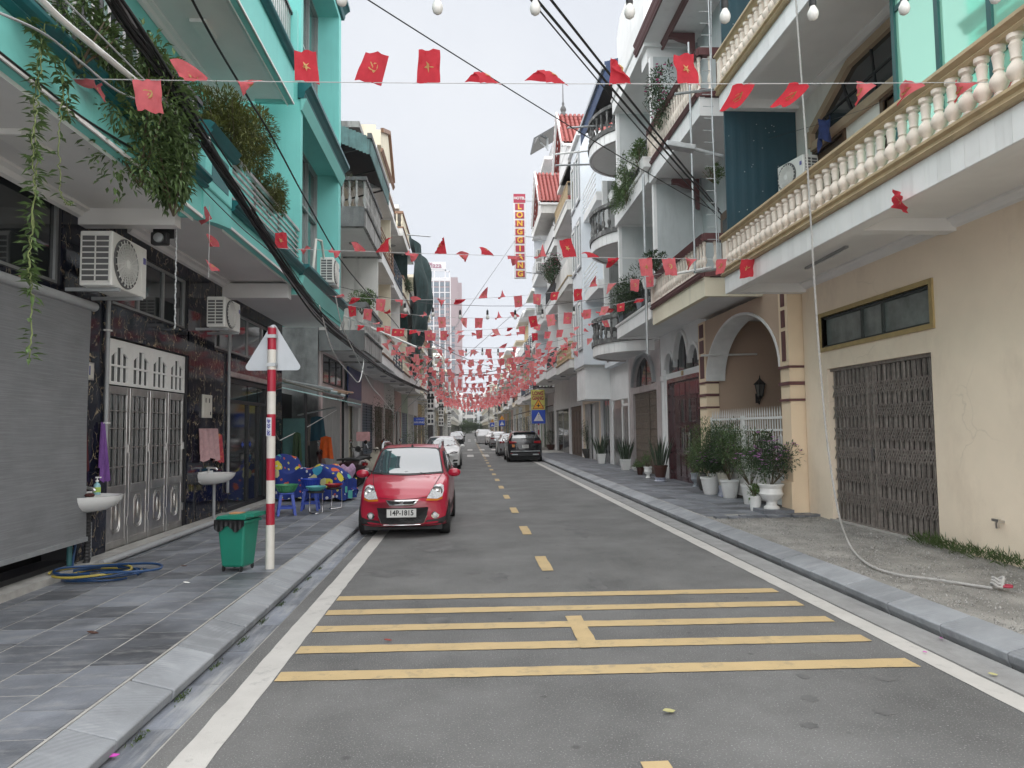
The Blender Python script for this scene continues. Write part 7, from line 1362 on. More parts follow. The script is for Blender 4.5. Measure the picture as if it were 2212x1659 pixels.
for k, (y, z) in enumerate([(17.9, 8.5), (19.2, 8.98), (20.6, 8.98), (21.9, 8.98), (17.8, 5.35)]):
    p_ = root('planter', ['white planter at the corner of the upper maroon balcony', 'first white planter on the third floor iron railing', 'second white planter on the third floor iron railing', 'third white planter on the third floor iron railing', 'white planter at the end of the lower maroon balcony'][k], 'planter', (4.68, y, z), 0, 'white balcony planters'); b = MB(); b.add([(-.09, -.2, 0), (.09, -.2, 0), (.09, .2, 0), (-.09, .2, 0), (-.13, -.26, .22), (.13, -.26, .22), (.13, .26, .22), (-.13, .26, .22)], [(3, 2, 1, 0), (4, 5, 6, 7), (0, 1, 5, 4), (1, 2, 6, 5), (2, 3, 7, 6), (3, 0, 4, 7)]); add('trough', b, m_whitep, p_, local=True); b = MB(); b.box(-.14, -.27, .21, .14, .27, .235); add('trough_rim', b, m_whitep, p_, local=True)
# hanging vines on the teal house
def vine(label, pts, n, seed, m=m_l1):
    rr = random.Random(seed); r = root('hanging_vine', label, 'vine', pts[0], 0, 'vines trailing from the teal balcony'); P = [Vector(p)-Vector(pts[0]) for p in pts]; S = spline(P, 14); S = [p+rv(rr)*.012 for p in S]
    b = MB(); b.tube(S, .005, 5); add('stem', b, mat('vine_green', (.16, .20, .07), .7), r, local=True); b = MB()
    for _ in range(n): p = S[rr.randrange(len(S))]; d = rv(rr); d.z = -abs(d.z)*.4; leaf(b, p+d*.01, d, Vector((0, 0, 1)), rr.uniform(.05, .11), rr.uniform(.02, .04))
    add('leaves', b, m, r, local=True)
vine('longest thin vine trailing in front of the roller blind', [sv(88, 60, X=-3.15), sv(85, 180, X=-3.15), sv(70, 300, X=-3.14), sv(75, 420, X=-3.14), sv(62, 560, X=-3.13), sv(70, 640, X=-3.13), sv(62, 770, X=-3.12)], 190, 60); vine('second thin vine beside the longest one', [sv(100, 50, X=-3.2), sv(75, 200, X=-3.2), sv(80, 350, X=-3.2), sv(70, 480, X=-3.2), sv(60, 600, X=-3.2)], 150, 61); vine('bare looping vine tendril near the marble pier', [sv(140, 130, X=-3.2), sv(130, 260, X=-3.2), sv(128, 380, X=-3.2), sv(140, 435, X=-3.2), sv(158, 440, X=-3.2)], 24, 62); vine('leafy vine wound on the fascia', [sv(60, 40, X=-3.18), sv(100, 110, X=-3.18), sv(140, 180, X=-3.18), sv(150, 260, X=-3.18)], 160, 63)
# weeds at the foot of the beige wall
rr = random.Random(70); b = MB()
for k in range(900):
    y = 7.3+2.2*rr.random()**.8 if k < 800 else 6.6+.7*rr.random(); x = 6.2-abs(rr.gauss(0, .09)); p = Vector((x, y, .14)); d = Vector((rr.gauss(-.4, .6), rr.gauss(0, .6), 1)); leaf(b, p+d.normalized()*rr.uniform(0, .12), d, Vector((1, 0, 0)), rr.uniform(.06, .14), .016)
tag(add('weeds', b, leafmat('weed_green', (.07, .11, .03))), 'ferny weeds growing along the foot of the beige wall', 'weeds'); bpy.data.objects['weeds']['kind'] = 'stuff'
rr = random.Random(71); b = MB()
for k in range(500): y = rr.uniform(4.2, 9.5); y = round(y*1.6)/1.6+rr.gauss(0, .06); x = -1.93+rr.gauss(0, .012); d = Vector((rr.gauss(.2, .5), rr.gauss(0, .6), .7)); leaf(b, Vector((x, y, .005)), d, Vector((1, 0, 0)), rr.uniform(.01, .03), .012)
o = add('gutter_weeds', b, leafmat('weed_green', (.07, .11, .03))); o['kind'] = 'stuff'; tag(o, 'tiny weeds sprouting along the left kerb joint', 'weeds')
# ================================================================== bunting: small red flags on strings across the street
def cloth_mat(name, c):
    m = mat(name, c, .85, .12, 6); N, L, b = nodes_of(m); o = [n for n in N if n.type == 'OUTPUT_MATERIAL'][0]
    t = N.new('ShaderNodeBsdfTranslucent'); x = N.new('ShaderNodeMixShader'); x.inputs[0].default_value = .5
    L.new(b.inputs['Base Color'].links[0].from_socket, t.inputs['Color']); L.new(b.outputs[0], x.inputs[1]); L.new(t.outputs[0], x.inputs[2]); L.new(x.outputs[0], o.inputs['Surface']); return m
m_flag = cloth_mat('flag_red', (.62, .045, .065)); m_flag2 = cloth_mat('flag_faded', (.74, .17, .19)); m_flag3 = cloth_mat('flag_hazed', (.84, .27, .28)); m_emb = cloth_mat('flag_emblem', (.68, .50, .22))  # palest red has distance haze mixed into its colour, for far strings
def flag_mesh(seed, base, curl, twist, emblem, faded, w_=.215, h_=.29, fold=0):
    """one little flag: top edge on the string along x; base = hang angle (0 down, 180 blown up)"""
    rr = random.Random(seed); sh = rr.uniform(-.25, .25); cu = [0, 0]; N_ = 8
    zs = [(0, 0)]
    for k in range(N_):
        a = R(base+curl*(k+.5)/N_); zs.append((zs[-1][0]+math.sin(a)*h_/N_, zs[-1][1]-math.cos(a)*h_/N_))
    def P(u, v, off=0):
        k = min(N_-1, int(v*N_)); f = v*N_-k; y = zs[k][0]+(zs[k+1][0]-zs[k][0])*f; z = zs[k][1]+(zs[k+1][1]-zs[k][1])*f; t = R(twist)*v*(u-.5)*2
        x = (u-.5)*w_*(1-.12*v)+sh*w_*v; y += .03*math.sin(u*5+seed)*v+.018*math.sin(u*13+v*9+seed); q_ = max(0, (u if fold > 0 else 1-u)*1.1+v-1.05); x -= math.copysign(q_*w_*abs(fold), fold); y += q_*.10*abs(fold); z += q_*h_*.75*abs(fold)*math.cos(R(base+curl)); return (x, y+math.sin(t)*.07+off*math.cos(R(base)), z+math.sin(t)*.05*v+off*math.sin(R(base)))
    b = MB(); b.grid(lambda u, v: P(u, v), 6, 8, 0)
    for off in (-.003, .003):
        if emblem == 'star':
            pt = []
            for k in range(10): a = math.pi/2+math.pi*k/5; q = .20 if k % 2 == 0 else .08; pt.append(P(.5+q*math.cos(a)*1.15, .5-q*math.sin(a)*.86, off))
            b.add([P(.5, .5, off)]+pt, [(0, 1+k, 1+(k+1) % 10) for k in range(10)], 1)
        else:
            o_ = [P(.5+.19*math.cos(a), .5+.15*math.sin(a), off) for a in [R(-150+30*k) for k in range(9)]]; i_ = [P(.48+.13*math.cos(a), .49+.11*math.sin(a), off) for a in [R(-150+30*k) for k in range(9)]]
            b.add(o_+i_, [(k, k+1, 10+k, 9+k) for k in range(8)], 1); b.add([P(.34, .60, off), P(.37, .65, off), P(.60, .42, off), P(.57, .38, off)], [(0, 1, 2, 3)], 1); b.add([P(.52, .34, off), P(.58, .30, off), P(.66, .42, off), P(.60, .46, off)], [(0, 1, 2, 3)], 1)
    return b.mesh('flag', [(m_flag, m_flag2, m_flag3)[faded], m_emb], 60)  # faded is the cloth index; the last cloth carries painted haze
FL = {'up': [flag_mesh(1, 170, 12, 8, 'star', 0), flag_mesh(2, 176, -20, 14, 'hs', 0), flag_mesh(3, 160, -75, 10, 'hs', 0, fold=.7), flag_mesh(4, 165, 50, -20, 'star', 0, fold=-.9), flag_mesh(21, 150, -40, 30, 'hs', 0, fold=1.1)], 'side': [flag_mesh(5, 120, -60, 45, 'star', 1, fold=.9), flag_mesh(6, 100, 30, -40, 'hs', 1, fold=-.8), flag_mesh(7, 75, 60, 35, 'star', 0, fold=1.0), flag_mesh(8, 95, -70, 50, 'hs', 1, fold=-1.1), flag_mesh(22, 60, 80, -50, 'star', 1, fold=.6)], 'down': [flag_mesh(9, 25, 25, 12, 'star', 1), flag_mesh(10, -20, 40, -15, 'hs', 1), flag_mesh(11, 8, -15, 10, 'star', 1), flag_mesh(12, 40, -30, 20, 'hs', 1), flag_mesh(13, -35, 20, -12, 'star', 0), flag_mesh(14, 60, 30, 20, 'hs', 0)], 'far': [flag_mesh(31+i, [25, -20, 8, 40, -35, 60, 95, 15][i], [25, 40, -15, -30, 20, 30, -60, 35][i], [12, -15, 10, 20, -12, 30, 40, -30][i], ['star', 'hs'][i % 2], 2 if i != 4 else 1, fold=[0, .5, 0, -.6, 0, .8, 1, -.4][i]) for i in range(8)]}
m_str = mat('string', (.50, .50, .50), .8)
def bunting(label, Y0, Y1, xl, xr, zl, zr, sag, n, seed, style, spots=None, scale=1):
    rr = random.Random(seed); r = root('flag_string', label, 'flag string', (xl, Y0, zl), 0, 'strings of red flags across the street')
    f = lambda t: Vector((xl+(xr-xl)*t, Y0+(Y1-Y0)*t, zl+(zr-zl)*t-sag*4*t*(1-t)))
    b = MB(); b.tube([f(i/40) for i in range(41)], .0035+Y0*.00006, 4); add('cord', b, m_str, r)
    for i in range(n):
        t = (spots[i] if spots else (i+.5+rr.uniform(-.16, .16))/n); st = style(t, rr); me = rr.choice(FL[st]); o = add('flag', me, None, r, f(t)); o.rotation_euler = (rr.uniform(-.15, .15), math.atan2(-(zr-zl)/(xr-xl)+sag*4*(1-2*t)*-1/(xr-xl)*-1, 1)*-.0+rr.uniform(-.12, .12), rr.uniform(-.25, .25)+(math.pi if rr.random() < .3 else 0)); q = scale*rr.uniform(.9, 1.08); o.scale = (q, q, q)
def spots_of(xs, Y, xl, xr): return [((sv(x, 165, Y=Y).x)-xl)/(xr-xl) for x in xs]
XS = [180, 318, 427, 541, 664, 795, 925, 1062, 1207, 1342, 1489, 1608, 1729, 1872, 1980, 2090, 2180]
bunting('nearest flag string spanning the whole top of the street', 6, 6, -3.35, 4.85, sv(150, 170, Y=6).z, sv(2200, 178, Y=6).z, .03, len(XS), 1, lambda t, q: 'up' if .24 < t < .62 else q.choice(['side', 'side', 'up', 'down']), spots_of(XS, 6, -3.35, 4.85))
bunting('second flag string just past the teal railing and ochre balcony', 11.6, 11.4, -3.3, 4.85, sv(580, 535, Y=11.6).z, sv(1660, 560, Y=11.4).z, .04, 19, 2, lambda t, q: q.choice(['up', 'side', 'side']) if t < .75 else q.choice(['down', 'side']))
YS = [16.4, 18.2, 20.2, 22.4, 24.6, 26.6, 28.4, 30]+[31.4+1.3*i for i in range(42)]
for k, y in enumerate(YS):
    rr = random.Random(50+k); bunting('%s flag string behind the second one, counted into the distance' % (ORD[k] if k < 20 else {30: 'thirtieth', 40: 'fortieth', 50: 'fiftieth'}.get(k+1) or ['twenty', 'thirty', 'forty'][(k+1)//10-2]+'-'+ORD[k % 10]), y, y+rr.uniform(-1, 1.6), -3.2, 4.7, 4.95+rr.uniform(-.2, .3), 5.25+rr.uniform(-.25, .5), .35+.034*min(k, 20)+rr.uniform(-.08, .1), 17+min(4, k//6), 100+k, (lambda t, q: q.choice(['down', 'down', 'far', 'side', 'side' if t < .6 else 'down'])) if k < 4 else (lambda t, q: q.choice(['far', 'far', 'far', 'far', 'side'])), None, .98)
# loose end hanging by the teal balcony, and a stray flag
r = root('flag_string', 'loose end of a flag string dangling below the teal balcony corner', 'flag string', (-3.22, 8.9, 4.6), 0, 'strings of red flags across the street'); b = MB(); b.tube([(-3.22, 8.95, 4.62), (-3.22, 8.95, 3.7)], .004, 4); add('cord', b, m_str, r)
for z, k in ((4.52, 0), (4.18, 3), (3.86, 1)): o = add('flag', FL['side' if k else 'down'][k], None, r, (-3.22, 8.93, z)); o.rotation_euler = (.4, 1.1, .5); o.scale = (.8, .8, .8)
o = add('stray_flag', FL['down'][4], None, None, sv(1928, 428, X=4.72)); o.rotation_euler = (.2, .9, 1.2); tag(o, 'single red flag pinned on the white fascia of the beige house', 'flag')
# ================================================================== bulb strings
m_bulb = mat('bulb_glass', (.66, .65, .62), .25, .05, 5)
def bulbs(label, pts, drop, s, grp='festoon bulb strings', wire_r=.006, wpts=None):
    r = root('bulb_string', label, 'bulb string', pts[0], 0, grp); b = MB(); b.tube(wpts or [(p[0], p[1], p[2]+drop) for p in pts], wire_r, 5); add('wire', b, m_iron, r)
    bm = MB(); bm.lathe([(.013, .04), (.017, .02), (.031, -.01), (.033, -.03), (.026, -.053), (.012, -.064), (.001, -.066)], n=16); bm = bm.mesh('bulb', m_bulb, 60); sm = MB(); sm.lathe([(.006, .12), (.02, .11), (.022, .04), (.019, .025)], n=12); sm.tube([(0, 0, .12), (0, 0, max(.14, drop/s))], .004, 4); sm = sm.mesh('socket', m_blackp, 50)
    for p in pts: o = add('bulb', bm, None, r, p); o.scale = (s, s, s); add('socket', sm, None, o, local=True)
bp = [sv(x, y, Y=4.7) for x, y in ((738, -10), (945, 8), (1156, 10), (1360, 18), (1566, 28), (1756, 22), (1953, 10), (2150, -14))]
bulbs('nearest string of white bulbs along the top of the view', bp, .17, 1.15, wpts=[Vector((-3.3, 4.7, bp[0].z+.5))]+[p+Vector((0, 0, .17)) for p in bp]+[Vector((4.85, 4.7, bp[-1].z+.4))])
bp = [sv(x, y, Y=17.6) for x, y in ((815, 655), (875, 668), (935, 677), (994, 683), (1053, 683), (1113, 683), (1172, 681), (1240, 675))]
bulbs('string of bulbs hung among the third row of flags', bp, .16, 1.3, wpts=[sv(x, y, Y=17.6) for x, y in ((620, 590), (815, 640), (935, 657), (1053, 661), (1172, 661), (1300, 645), (1420, 615))])
bp = [sv(x, y, Y=28) for x, y in ((1007, 763), (1042, 762), (1076, 763), (1110, 764), (1146, 765))]; bulbs('farther string of bulbs deep among the flags', bp, .2, 1.5, wpts=[sv(x, y, Y=28) for x, y in ((900, 735), (1007, 751), (1076, 751), (1146, 750), (1262, 722))])
# ================================================================== cables
m_cab = mat('black_cable', (.012, .012, .013), .5, .2, 20)
def cable(label, pts, r_, m=None, cat='cable', grp=None): b = MB(); b.tube(spline(pts, 8), r_, 6); return tag(add('cable', b, m or m_cab, smooth=60), label, cat, grp)
main = [sv(150, -160, X=-2.98), sv(262, 20, X=-2.98), sv(345, 150, X=-2.98), sv(445, 310, X=-2.98), sv(540, 460, X=-2.98), sv(620, 585, X=-2.98), sv(690, 680, X=-2.98), sv(755, 742, X=-2.95), sv(830, 800, X=-2.9), sv(890, 832, X=-2.8), sv(930, 848, X=-2.55)]
bd = root('cable_bundle', 'thick sagging bundle of black cables sweeping along the left houses', 'cables', main[1], 0); rr = random.Random(9)
for k in range(20):
    a = rr.uniform(0, 6.28); q = rr.uniform(.01, .075); pts = [p+Vector((q*math.cos(a+i*.9), 0, q*math.sin(a+i*.9)*1.2-.02*math.sin(i*1.7+k)*(1 if i > 1 else 3))) for i, p in enumerate(main)]
    b = MB(); b.tube(spline(pts, 8), rr.choice([.009, .011, .014, .018]), 6); add('strand', b, m_cab if k != 5 else m_pvc, bd, smooth=60)
b = MB()
for i in range(2, len(main)-1): p = main[i]; b.lathe([(.05, -.02), (.06, 0), (.05, .02)], p, 10, axis='y')
add('cable_tie', b, m_cab, bd, kind='stuff')
for k, (lb, pts, r_, m, X_) in enumerate([
    ('white corrugated conduit crossing the teal balcony', [(60, -30), (130, 40), (215, 110), (300, 180), (385, 245), (450, 300)], .028, m_whitep, -3.05),
    ('twisted black cable dropping alone past the teal bay', [(395, -40), (455, 75), (520, 185), (590, 300), (660, 430), (735, 560), (800, 640), (870, 720), (935, 820)], .014, None, -2.6),
    ('pale grey cable running under the white conduit', [(-20, 20), (90, 70), (170, 130), (260, 200), (350, 230), (400, 250)], .01, m_pvc, -3.1),
    ('thin pale wire slanting above the white conduit', [(120, -20), (200, 60), (270, 130), (330, 190), (390, 245), (450, 320)], .008, m_pvc, -3.02),
    ('second dark cable above the bundle on the left', [(200, -30), (300, 70), (370, 160), (430, 250), (500, 360)], .012, None, -3.0),
    ('black cable running along the underside of the teal fascia', [(-30, 90), (90, 185), (180, 255), (285, 320), (330, 345)], .012, None, -3.28),
    ('thin cable from the teal pedestal down to the bundle', [(390, 350), (430, 400), (520, 490), (600, 560), (680, 650)], .007, None, -3.2),
    ('white drooping cable falling in front of the weathered house', [(725, 640), (738, 700), (765, 760), (800, 830), (825, 860), (850, 890)], .012, m_whitep, -2.9),
    ('white looped cable hanging at the blue signboard', [(690, 660), (720, 760), (760, 812), (775, 825), (783, 800), (786, 775)], .012, m_whitep, -2.95)]): cable(lb, [sv(x, y, X=X_) for x, y in pts], r_, m)
def wire3(lb, a, c, sag, r_=.01, m=None):
    a, c = Vector(a), Vector(c); b = MB(); b.tube([a+(c-a)*t-Vector((0, 0, sag*4*t*(1-t))) for t in [i/24 for i in range(25)]], r_, 5); return tag(add('wire', b, m or m_cab, smooth=60), lb, 'wire', 'overhead wires')
e = sv(1558, 462, Y=13.7)
far_a = lambda a, c, x: a+(a-c)*((a.x-x)/(c.x-a.x))
wire3('thick black wire from overhead down to the maroon balcony', far_a(sv(1172, -10, Z=6.3), e, -3.4), e, .12, .016); wire3('second thick black wire beside it', far_a(sv(1195, -10, Z=6.4), e, -3.4), e+Vector((0, .1, .12)), .10, .016); wire3('third thinner wire of the pair overhead', far_a(sv(1182, -10, Z=6.3), e, -3.4), e+Vector((0, .05, -.1)), .2, .009); wire3('long thin wire crossing the sky to the maroon balcony', far_a(sv(805, -10, Z=6.4), sv(1550, 460, Y=13.6), -3.35), sv(1550, 460, Y=13.6), .1, .008)
wire3('pale diagonal guy wire below the hotel sign', sv(1112, 520, Y=45), sv(850, 900, Y=42), 0, .02, m_pvc); wire3('second pale diagonal wire lower down', sv(1135, 655, Y=48), sv(880, 880, Y=44), 0, .02, m_pvc); wire3('dark wire from the net house to the far poles', sv(900, 720, Y=40), sv(1130, 800, Y=60), .6, .02)
for k, (a, c, y0, y1) in enumerate([((930, 800), (1160, 790), 46, 52), ((925, 810), (1200, 760), 45, 44), ((945, 850), (1150, 850), 60, 62), ((950, 862), (1100, 868), 75, 80)]): wire3(['lower dark wire between the meter poles', 'upper dark wire from the meter pole to the hotel', 'dark wire sagging over the crossing', 'farthest dark wire over the road'][k], sv(*a, Y=y0), sv(*c, Y=y1), .5, .025)
# ================================================================== rope on the right
rp = root('hoist_rope', 'long white braided rope hanging from the balcony and trailing over the gravel', 'rope', sv(1800, 1100, X=4.75)); pts = [sv(1716, -40, X=4.70), sv(1735, 220, X=4.70), sv(1748, 420, X=4.70), sv(1760, 620, X=4.72), sv(1772, 790, X=4.76), sv(1788, 960, X=4.8), sv(1812, 1110, X=4.86), sv(1838, 1180, Z=.19), sv(1875, 1218, Z=.17), sv(1935, 1240, Z=.165), sv(2010, 1250, Z=.165), sv(2090, 1262, Z=.165), sv(2142, 1270, Z=.17)]
S = spline(pts, 16)
for k in range(3):
    b = MB(); b.tube([p+Vector((math.cos(i*1.1+k*2.09)*.0065, math.sin(i*1.1+k*2.09)*.0065*(1 if p.z > .3 else .2), math.sin(i*1.1+k*2.09)*.0065 if p.z < .3 else 0)) for i, p in enumerate([S[0]+(S[-1]-S[0])*0 if 0 else q for q in [S[j//2] if j % 2 == 0 else (S[j//2]+S[min(len(S)-1, j//2+1)])/2 for j in range(2*len(S)-1)]])], .008, 5); add('strand', b, mat('rope_white', (.40, .39, .375), .9, .15, 20), rp, smooth=60)
b = MB(); e = pts[-1]
for k in range(3): b.tube([e+Vector((.06+.05*math.cos(a)+.03*k, .04*math.sin(a)+.03*k, .03+.02*k+.02*math.cos(a*2))) for a in [i*.7 for i in range(10)]], .014, 6)
add('knot', b, mat('rope_white', (.52, .50, .48), .9), rp); b = MB(); b.tube([e+Vector((.14+.05*math.cos(a), -.03+.04*math.sin(a), .02)) for a in [i*.5 for i in range(11)]], .013, 7); add('hook', b, mat('hook_red', (.35, .03, .06), .5), rp)
# ================================================================== poles, lamp, pipes on the right houses
b = MB(); b.tube([(4.55, 13.75, 9.6), (4.55, 13.75, 4.9)], .022, 8); tag(add('steel_pole', b, m_galv, smooth=60), 'thin grey pole standing in front of the lower maroon balcony', 'pole'); b = MB(); b.tube([(4.5, 17.45, 8.2), (4.5, 17.45, 3.6)], .035, 8); tag(add('steel_pole', b, m_galv, smooth=60), 'grey pole at the far corner of the maroon balconies', 'pole')
ld = root('aerial_ladder', 'pole with short rungs climbing between the ochre and maroon balconies', 'ladder', (4.62, 12.95, 4.9)); b = MB(); b.tube([(4.72, 12.95, 4.8), (4.70, 12.95, 10.2)], .011, 6); b.tube([(4.78, 12.98, 5), (4.70, 12.96, 7.5), (4.76, 12.97, 10)], .01, 5); add('upright', b, m_galv, ld)
bm = MB().box(-.17, -.006, -.006, .03, .006, .006).mesh('rung', m_galv)
for k in range(21): add('rung', bm, None, ld, (4.70+jit(.02), 12.95, 5.3+.235*k))
lm = root('street_lamp', 'flat grey street lamp on an arm over the street', 'street lamp', (4.75, 13.0, 6.9)); a_ = sv(1562, 338, Y=13.0); h_ = sv(1500, 322, Y=13.0); h2 = sv(1437, 312, Y=13.0); b = MB(); b.tube([a_, h_], .035, 10); add('arm', b, m_galv, lm, smooth=60); b = MB(); dd = (h2-h_); b.bar(h_, h2, .22, .10); add('lamp_head', b, m_galv, lm, bevel=.015); b = MB(); b.bar(h_+dd*.25+Vector((0, 0, -.042)), h2-dd*.08+Vector((0, 0, -.042)), .15, .012); add('lens', b, mat('lamp_lens', (.30, .30, .28), .3), lm)
for k, (p, q, Y_, lb) in enumerate([((1458, 203), (1568, 190), 13.4, 'pale pole jutting from the upper maroon balcony'), ((1399, 213), (1432, 203), 17.5, 'short dark pole beside the desert rose'), ((1226, 276), (1335, 269), 24, 'white pole jutting from the top round balcony'), ((1200, 333), (1281, 325), 26, 'white pole below the blue awning'), ((1200, 357), (1290, 355), 26, 'lower white pole beside the white house'), ((1456, 592), (1535, 578), 13.6, 'long pipe across the lower maroon balcony base'), ((1500, 588), (1590, 575), 13.2, 'second pipe beneath the ochre rail end'), ((1515, 768), (1635, 765), 17, 'steel pipe under the flags by the arched porch'), ((868, 506), (930, 511), 38, 'thin pole sticking out above the net'), ((738, 680), (900, 750), 24, 'grey pole slanting off the weathered balcony')]): b = MB(); b.tube([sv(*p, Y=Y_), sv(*q, Y=Y_+.4)], .028 if Y_ < 20 else .035, 7); tag(add('jutting_pole', b, [m_galv, m_whitep][k % 2], smooth=60), lb, 'pole', 'poles jutting over the street')
ac_unit('air conditioner below the hotel sign, highest of the stack', (4.55, 44.2, 12.4), R(-90), .8, .3, .6); ac_unit('air conditioner on the hotel second from the top', (4.55, 44.2, 11.6), R(-90), .8, .3, .6); ac_unit('air conditioner low on the hotel front', (4.55, 44.4, 9.0), R(-90), .8, .3, .6); lantern('small lantern on the upper white pilaster by the ornate house', (4.85, 37.9, 12.9), R(90)); lantern('lantern on the white pilaster one floor lower', (4.85, 37.9, 9.3), R(90))
# ================================================================== signs
HS = root('hotel_sign', 'tall vertical red hotel sign with yellow letters', 'sign', sv(1123, 600, Y=45)); p0, p1 = sv(1109, 419, Y=45), sv(1137, 601, Y=45); x0, x1, z1, z0 = p0.x, p1.x, p0.z, p1.z; cx = (x0+x1)/2; wd = x1-x0
m_sgr = mat('sign_crimson', (.34, .012, .045), .35, .08, 1); m_sgw = mat('sign_board_white', (.66, .66, .66), .4); m_sgy = mat('sign_yellow', (.72, .42, .04), .4)
part('board', m_sgw, HS, (x0, 45, z0, x1, 45.18, z1)); hp = z1-(z1-z0)*.105; pn = part('name_panel', m_sgr, HS, (x0, 44.97, hp, x1, 45.0, z1)); text('letters', 'HOTEL', .235, m_sgw, pn, (cx, 44.96, (hp+z1)/2), FRONT, font_bold=.008, ext=.01)
bm_h = (hp-z0)/9
for k, ch in enumerate('LONGGIANG'):
    zc = hp-bm_h*(k+.5); pn = part('name_panel', m_sgr, HS, (x0+wd*.13, 44.97, zc-bm_h*.38, x1-wd*.13, 45.0, zc+bm_h*.38)); text('letter', ch, bm_h*.92, m_sgy, pn, (cx, 44.955, zc), FRONT, font_bold=.02, ext=.012)
b = MB()
for z in (z0+.4, (z0+z1)/2, z1-.4): b.bar((x1, 45.1, z), (4.8, 45.1, z-.1), .06)
add('bracket', b, m_galv, HS)
def tri_pts(cx, cz, w_, h_): return [(cx-w_/2, cz), (cx+w_/2, cz), (cx, cz+h_)]
def cross_sign(lb, X_, Y_, s=1.0, z=2.05, boards=True):
    r = root('crossing_sign', lb, 'traffic sign', (X_, Y_, .15), 0, 'pedestrian crossing signs')
    for i in range(7): b = MB(); b.lathe([(.045, .0+.3*i), (.045, .3*(i+1))], n=12); add('stripe', b, m_wht if i % 2 else m_red, r, local=True)
    b = MB(); b.box(-.43*s, -.06, z-.15, .43*s, -.045, z-.15+.86*s); bl = add('blue_plate', b, mat('sign_blue', (.008, .06, .42), .35), r, local=True); zb = z-.15
    b = MB(); b.ext(tri_pts(0, zb+.16*s, .62*s, .56*s), 'y', -.066, -.061); add('white_triangle', b, m_sgw, bl, local=True)
    b = MB(); yv = -.071; q = lambda u, v: (u*s, yv, zb+.16*s+v*s)
    b.lathe([(.001, 0), (.035*s, .002), (.001, .004)], (.01*s, yv-.002, zb+.16*s+.42*s), 10, axis='y')
    for a, c, w_ in (((.01, .37), (-.01, .22), .06), ((-.01, .22), (-.09, .04), .035), ((-.01, .22), (.06, .12), .035), ((.06, .12), (.08, .03), .03), ((.01, .36), (-.08, .26), .025), ((.01, .35), (.09, .25), .025)): b.bar(q(*a), q(*c), w_*s, .004)
    add('walking_figure', b, m_iron, bl, local=True)
    zt = zb+.86*s+.06; b = MB(); b.ext(tri_pts(0, zt, .76*s, .66*s), 'y', -.06, -.045); wt = add('warning_triangle', b, m_red, r, local=True); b = MB(); b.ext(tri_pts(0, zt+.04*s, .62*s, .53*s), 'y', -.066, -.061); add('yellow_field', b, mat('warn_yellow', (.72, .36, .02), .4), wt, local=True)
    add('cross_mark', MB().box(-.025*s, -.073, zt+.1*s, .025*s, -.068, zt+.36*s), m_iron, wt, local=True); add('cross_arm', MB().box(-.12*s, -.0745, zt+.19*s, .12*s, -.069, zt+.245*s), m_iron, wt, local=True)
cross_sign('nearest crossing sign with warning triangle by the black SUV', 4.42, 44.6); cross_sign('second crossing sign farther down the hotel side', 4.35, 92, .9); cross_sign('third crossing sign far down the street', 4.3, 128, .9)
LG = root('hotel_board', 'yellow LONG GIANG board behind the crossing sign', 'sign', (4.5, 47, 3.5)); p0, p1 = sv(1147, 842, Y=47), sv(1177, 886, Y=47); part('board', mat('board_yellow', (.62, .60, .14), .45), LG, (p0.x, 47, p1.z, p1.x, 47.08, p0.z)); cz = (p0.z+p1.z)/2; text('letters', 'LONG', .34, m_sgr, LG, ((p0.x+p1.x)/2, 46.985, cz+.43), FRONT, sx=.78, font_bold=.012, ext=.006); text('letters', 'GIANG', .34, m_sgr, LG, ((p0.x+p1.x)/2, 46.985, cz+.11), FRONT, sx=.72, font_bold=.012, ext=.006); text('small_letters', 'CÓ THANG MÁY', .12, m_iron, LG, ((p0.x+p1.x)/2, 46.985, cz-.40), FRONT, ext=.006); b = MB(); b.bar((p0.x, 47.04, .15), (p0.x, 47.04, p1.z+.3), .06); add('post', b, m_galv, LG)
SN = root('street_name_sign', 'blue street name sign on a post at the left kerb', 'sign', (-2.8, 40, .17)); p0, p1 = sv(893, 902, Y=40), sv(917, 918, Y=40); part('plate', mat('sign_blue', (.008, .06, .42), .35), SN, (p0.x, 40, p1.z, p1.x, 40.03, p0.z)); text('letters', 'HẢI PHÚ', .15, m_sgw, SN, ((p0.x+p1.x)/2+.02, 39.985, (p0.z+p1.z)/2-.07), FRONT, font_bold=.004, ext=.004); text('small_letters', 'TUYẾN PHỐ', .08, m_sgw, SN, ((p0.x+p1.x)/2+.05, 39.985, (p0.z+p1.z)/2+.1), FRONT, ext=.004); b = MB(); b.tube([(p0.x, 40.02, .16), (p0.x, 40.02, p0.z+.05)], .03, 8); add('post', b, m_galv, SN)
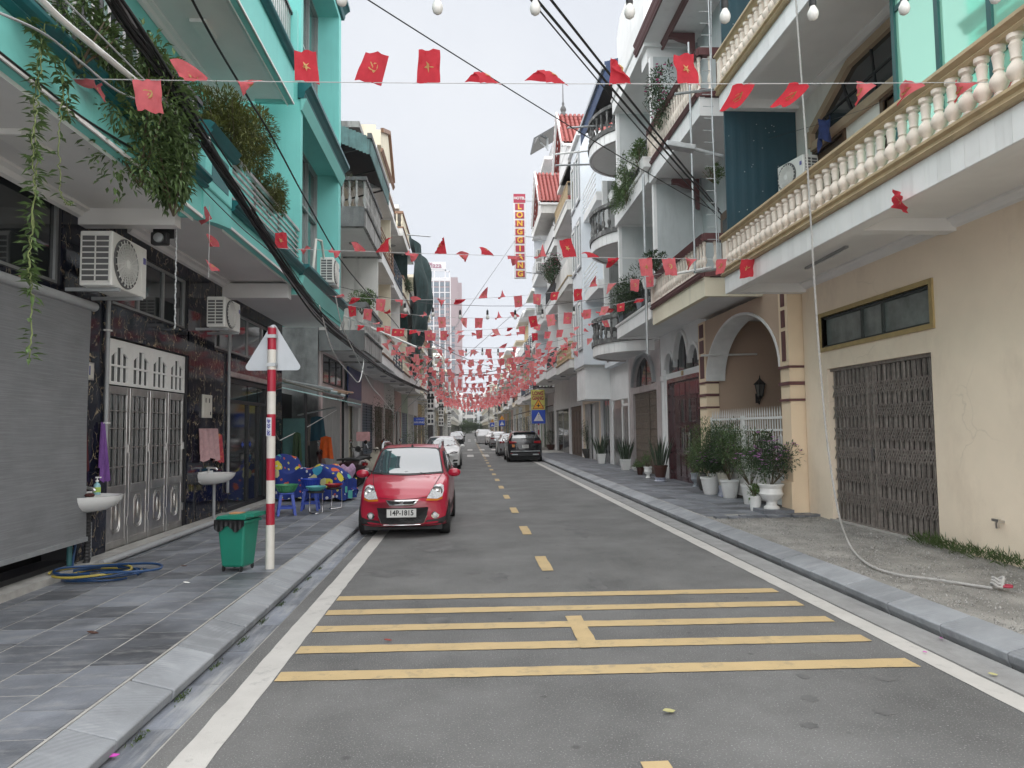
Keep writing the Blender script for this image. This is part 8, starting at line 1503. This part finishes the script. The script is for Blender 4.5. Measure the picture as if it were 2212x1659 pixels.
def meter_pole(lb, X_, Y_, h_, m=m_concd):
    r = root('utility_pole', lb, 'utility pole', (X_, Y_, .15), 0, 'utility poles with meter boxes'); b = MB(); b.lathe([(.17, 0), (.12, h_)], n=14); add('shaft', b, m, r, local=True, smooth=60)
    for k, z in enumerate((1.9, 2.9, 3.6)):
        bx = add('meter_box', MB().box(-.2, -.42, z, .28, -.16, z+.85 if k < 2 else z+.5), m_acw, r, local=True)
        for i in range(2):
            for j in range(2 if k < 2 else 1): add('meter_window', MB().box(-.14+.22*i, -.43, z+.45-.32*j if k < 2 else z+.15, .0+.22*i, -.42, z+.68-.32*j if k < 2 else z+.35), m_glass, bx, local=True)
    b = MB()
    for k in range(7): a = k*.9; b.tube(spline([(.16*math.cos(a), .16*math.sin(a), h_-1.2-.3*k), (.3*math.cos(a+1), -.25, h_-2.0-.2*k), (.16*math.cos(a+2), .16*math.sin(a+2), h_-3)], 6), .02, 5)
    add('cable_loops', b, m_cab, r, local=True); add('cross_arm', MB().box(-.7, -.06, h_-.6, .7, .06, h_-.48), m_galv, r, local=True)
meter_pole('dark pole hung with meter boxes at the left kerb', -2.5, 47, 8.2); meter_pole('second meter pole farther along the left kerb', -2.55, 66, 8); meter_pole('meter pole on the right kerb among the parked cars', 4.3, 112, 8, m_conc); meter_pole('far pole on the left kerb', -2.6, 95, 8, m_conc); meter_pole('farthest pole on the right kerb', 4.35, 150, 8, m_conc)
b = MB(); rr = random.Random(77); bush(b, rr, (0, 0, 2.6), (6.5, 2, 2.6), 6000, .5, .22, 26); fe = root('end_trees', 'green trees closing the far end of the street', 'trees', (.5, 262, 0)); add('crown', b, [m_l1, m_fp], fe, local=True); b = MB()
for x in (-4, -1, 2, 5): b.tube([(x, 0, 0), (x, 0, 3)], .18, 7)
add('trunk', b, m_stem, fe, local=True)
aw = root('shop_awning', 'dark fabric awning over a far shop on the hotel side', 'awning', (4.4, 53, 3)); b = MB(); b.ext([(3.6, 2.75), (6.2, 3.4), (6.2, 3.46), (3.6, 2.81)], 'y', 51.5, 56.5); add('fabric', b, mat('awning_brown', (.11, .09, .075), .8), aw); b = MB(); b.bar((3.65, 51.6, .15), (3.65, 51.6, 2.78), .05); b.bar((3.65, 56.4, .15), (3.65, 56.4, 2.78), .05); add('post', b, m_galv, aw)

# ================================================================== faint haze in the air down the street
b = MB(); b.box(-930, -45, -1.1, 930, 1530, 101); hz_ = add('haze', b, None); hz_['kind'] = 'stuff'
mh = bpy.data.materials.new('haze_air'); mh.use_nodes = True; mh.node_tree.nodes.clear(); ov = mh.node_tree.nodes.new('ShaderNodeOutputMaterial'); pv = mh.node_tree.nodes.new('ShaderNodeVolumePrincipled'); pv.inputs['Color'].default_value = (.93, .95, 1, 1); pv.inputs['Density'].default_value = .00035; mh.node_tree.links.new(pv.outputs[0], ov.inputs['Volume'])
hz_.data.materials.clear(); hz_.data.materials.append(mh)
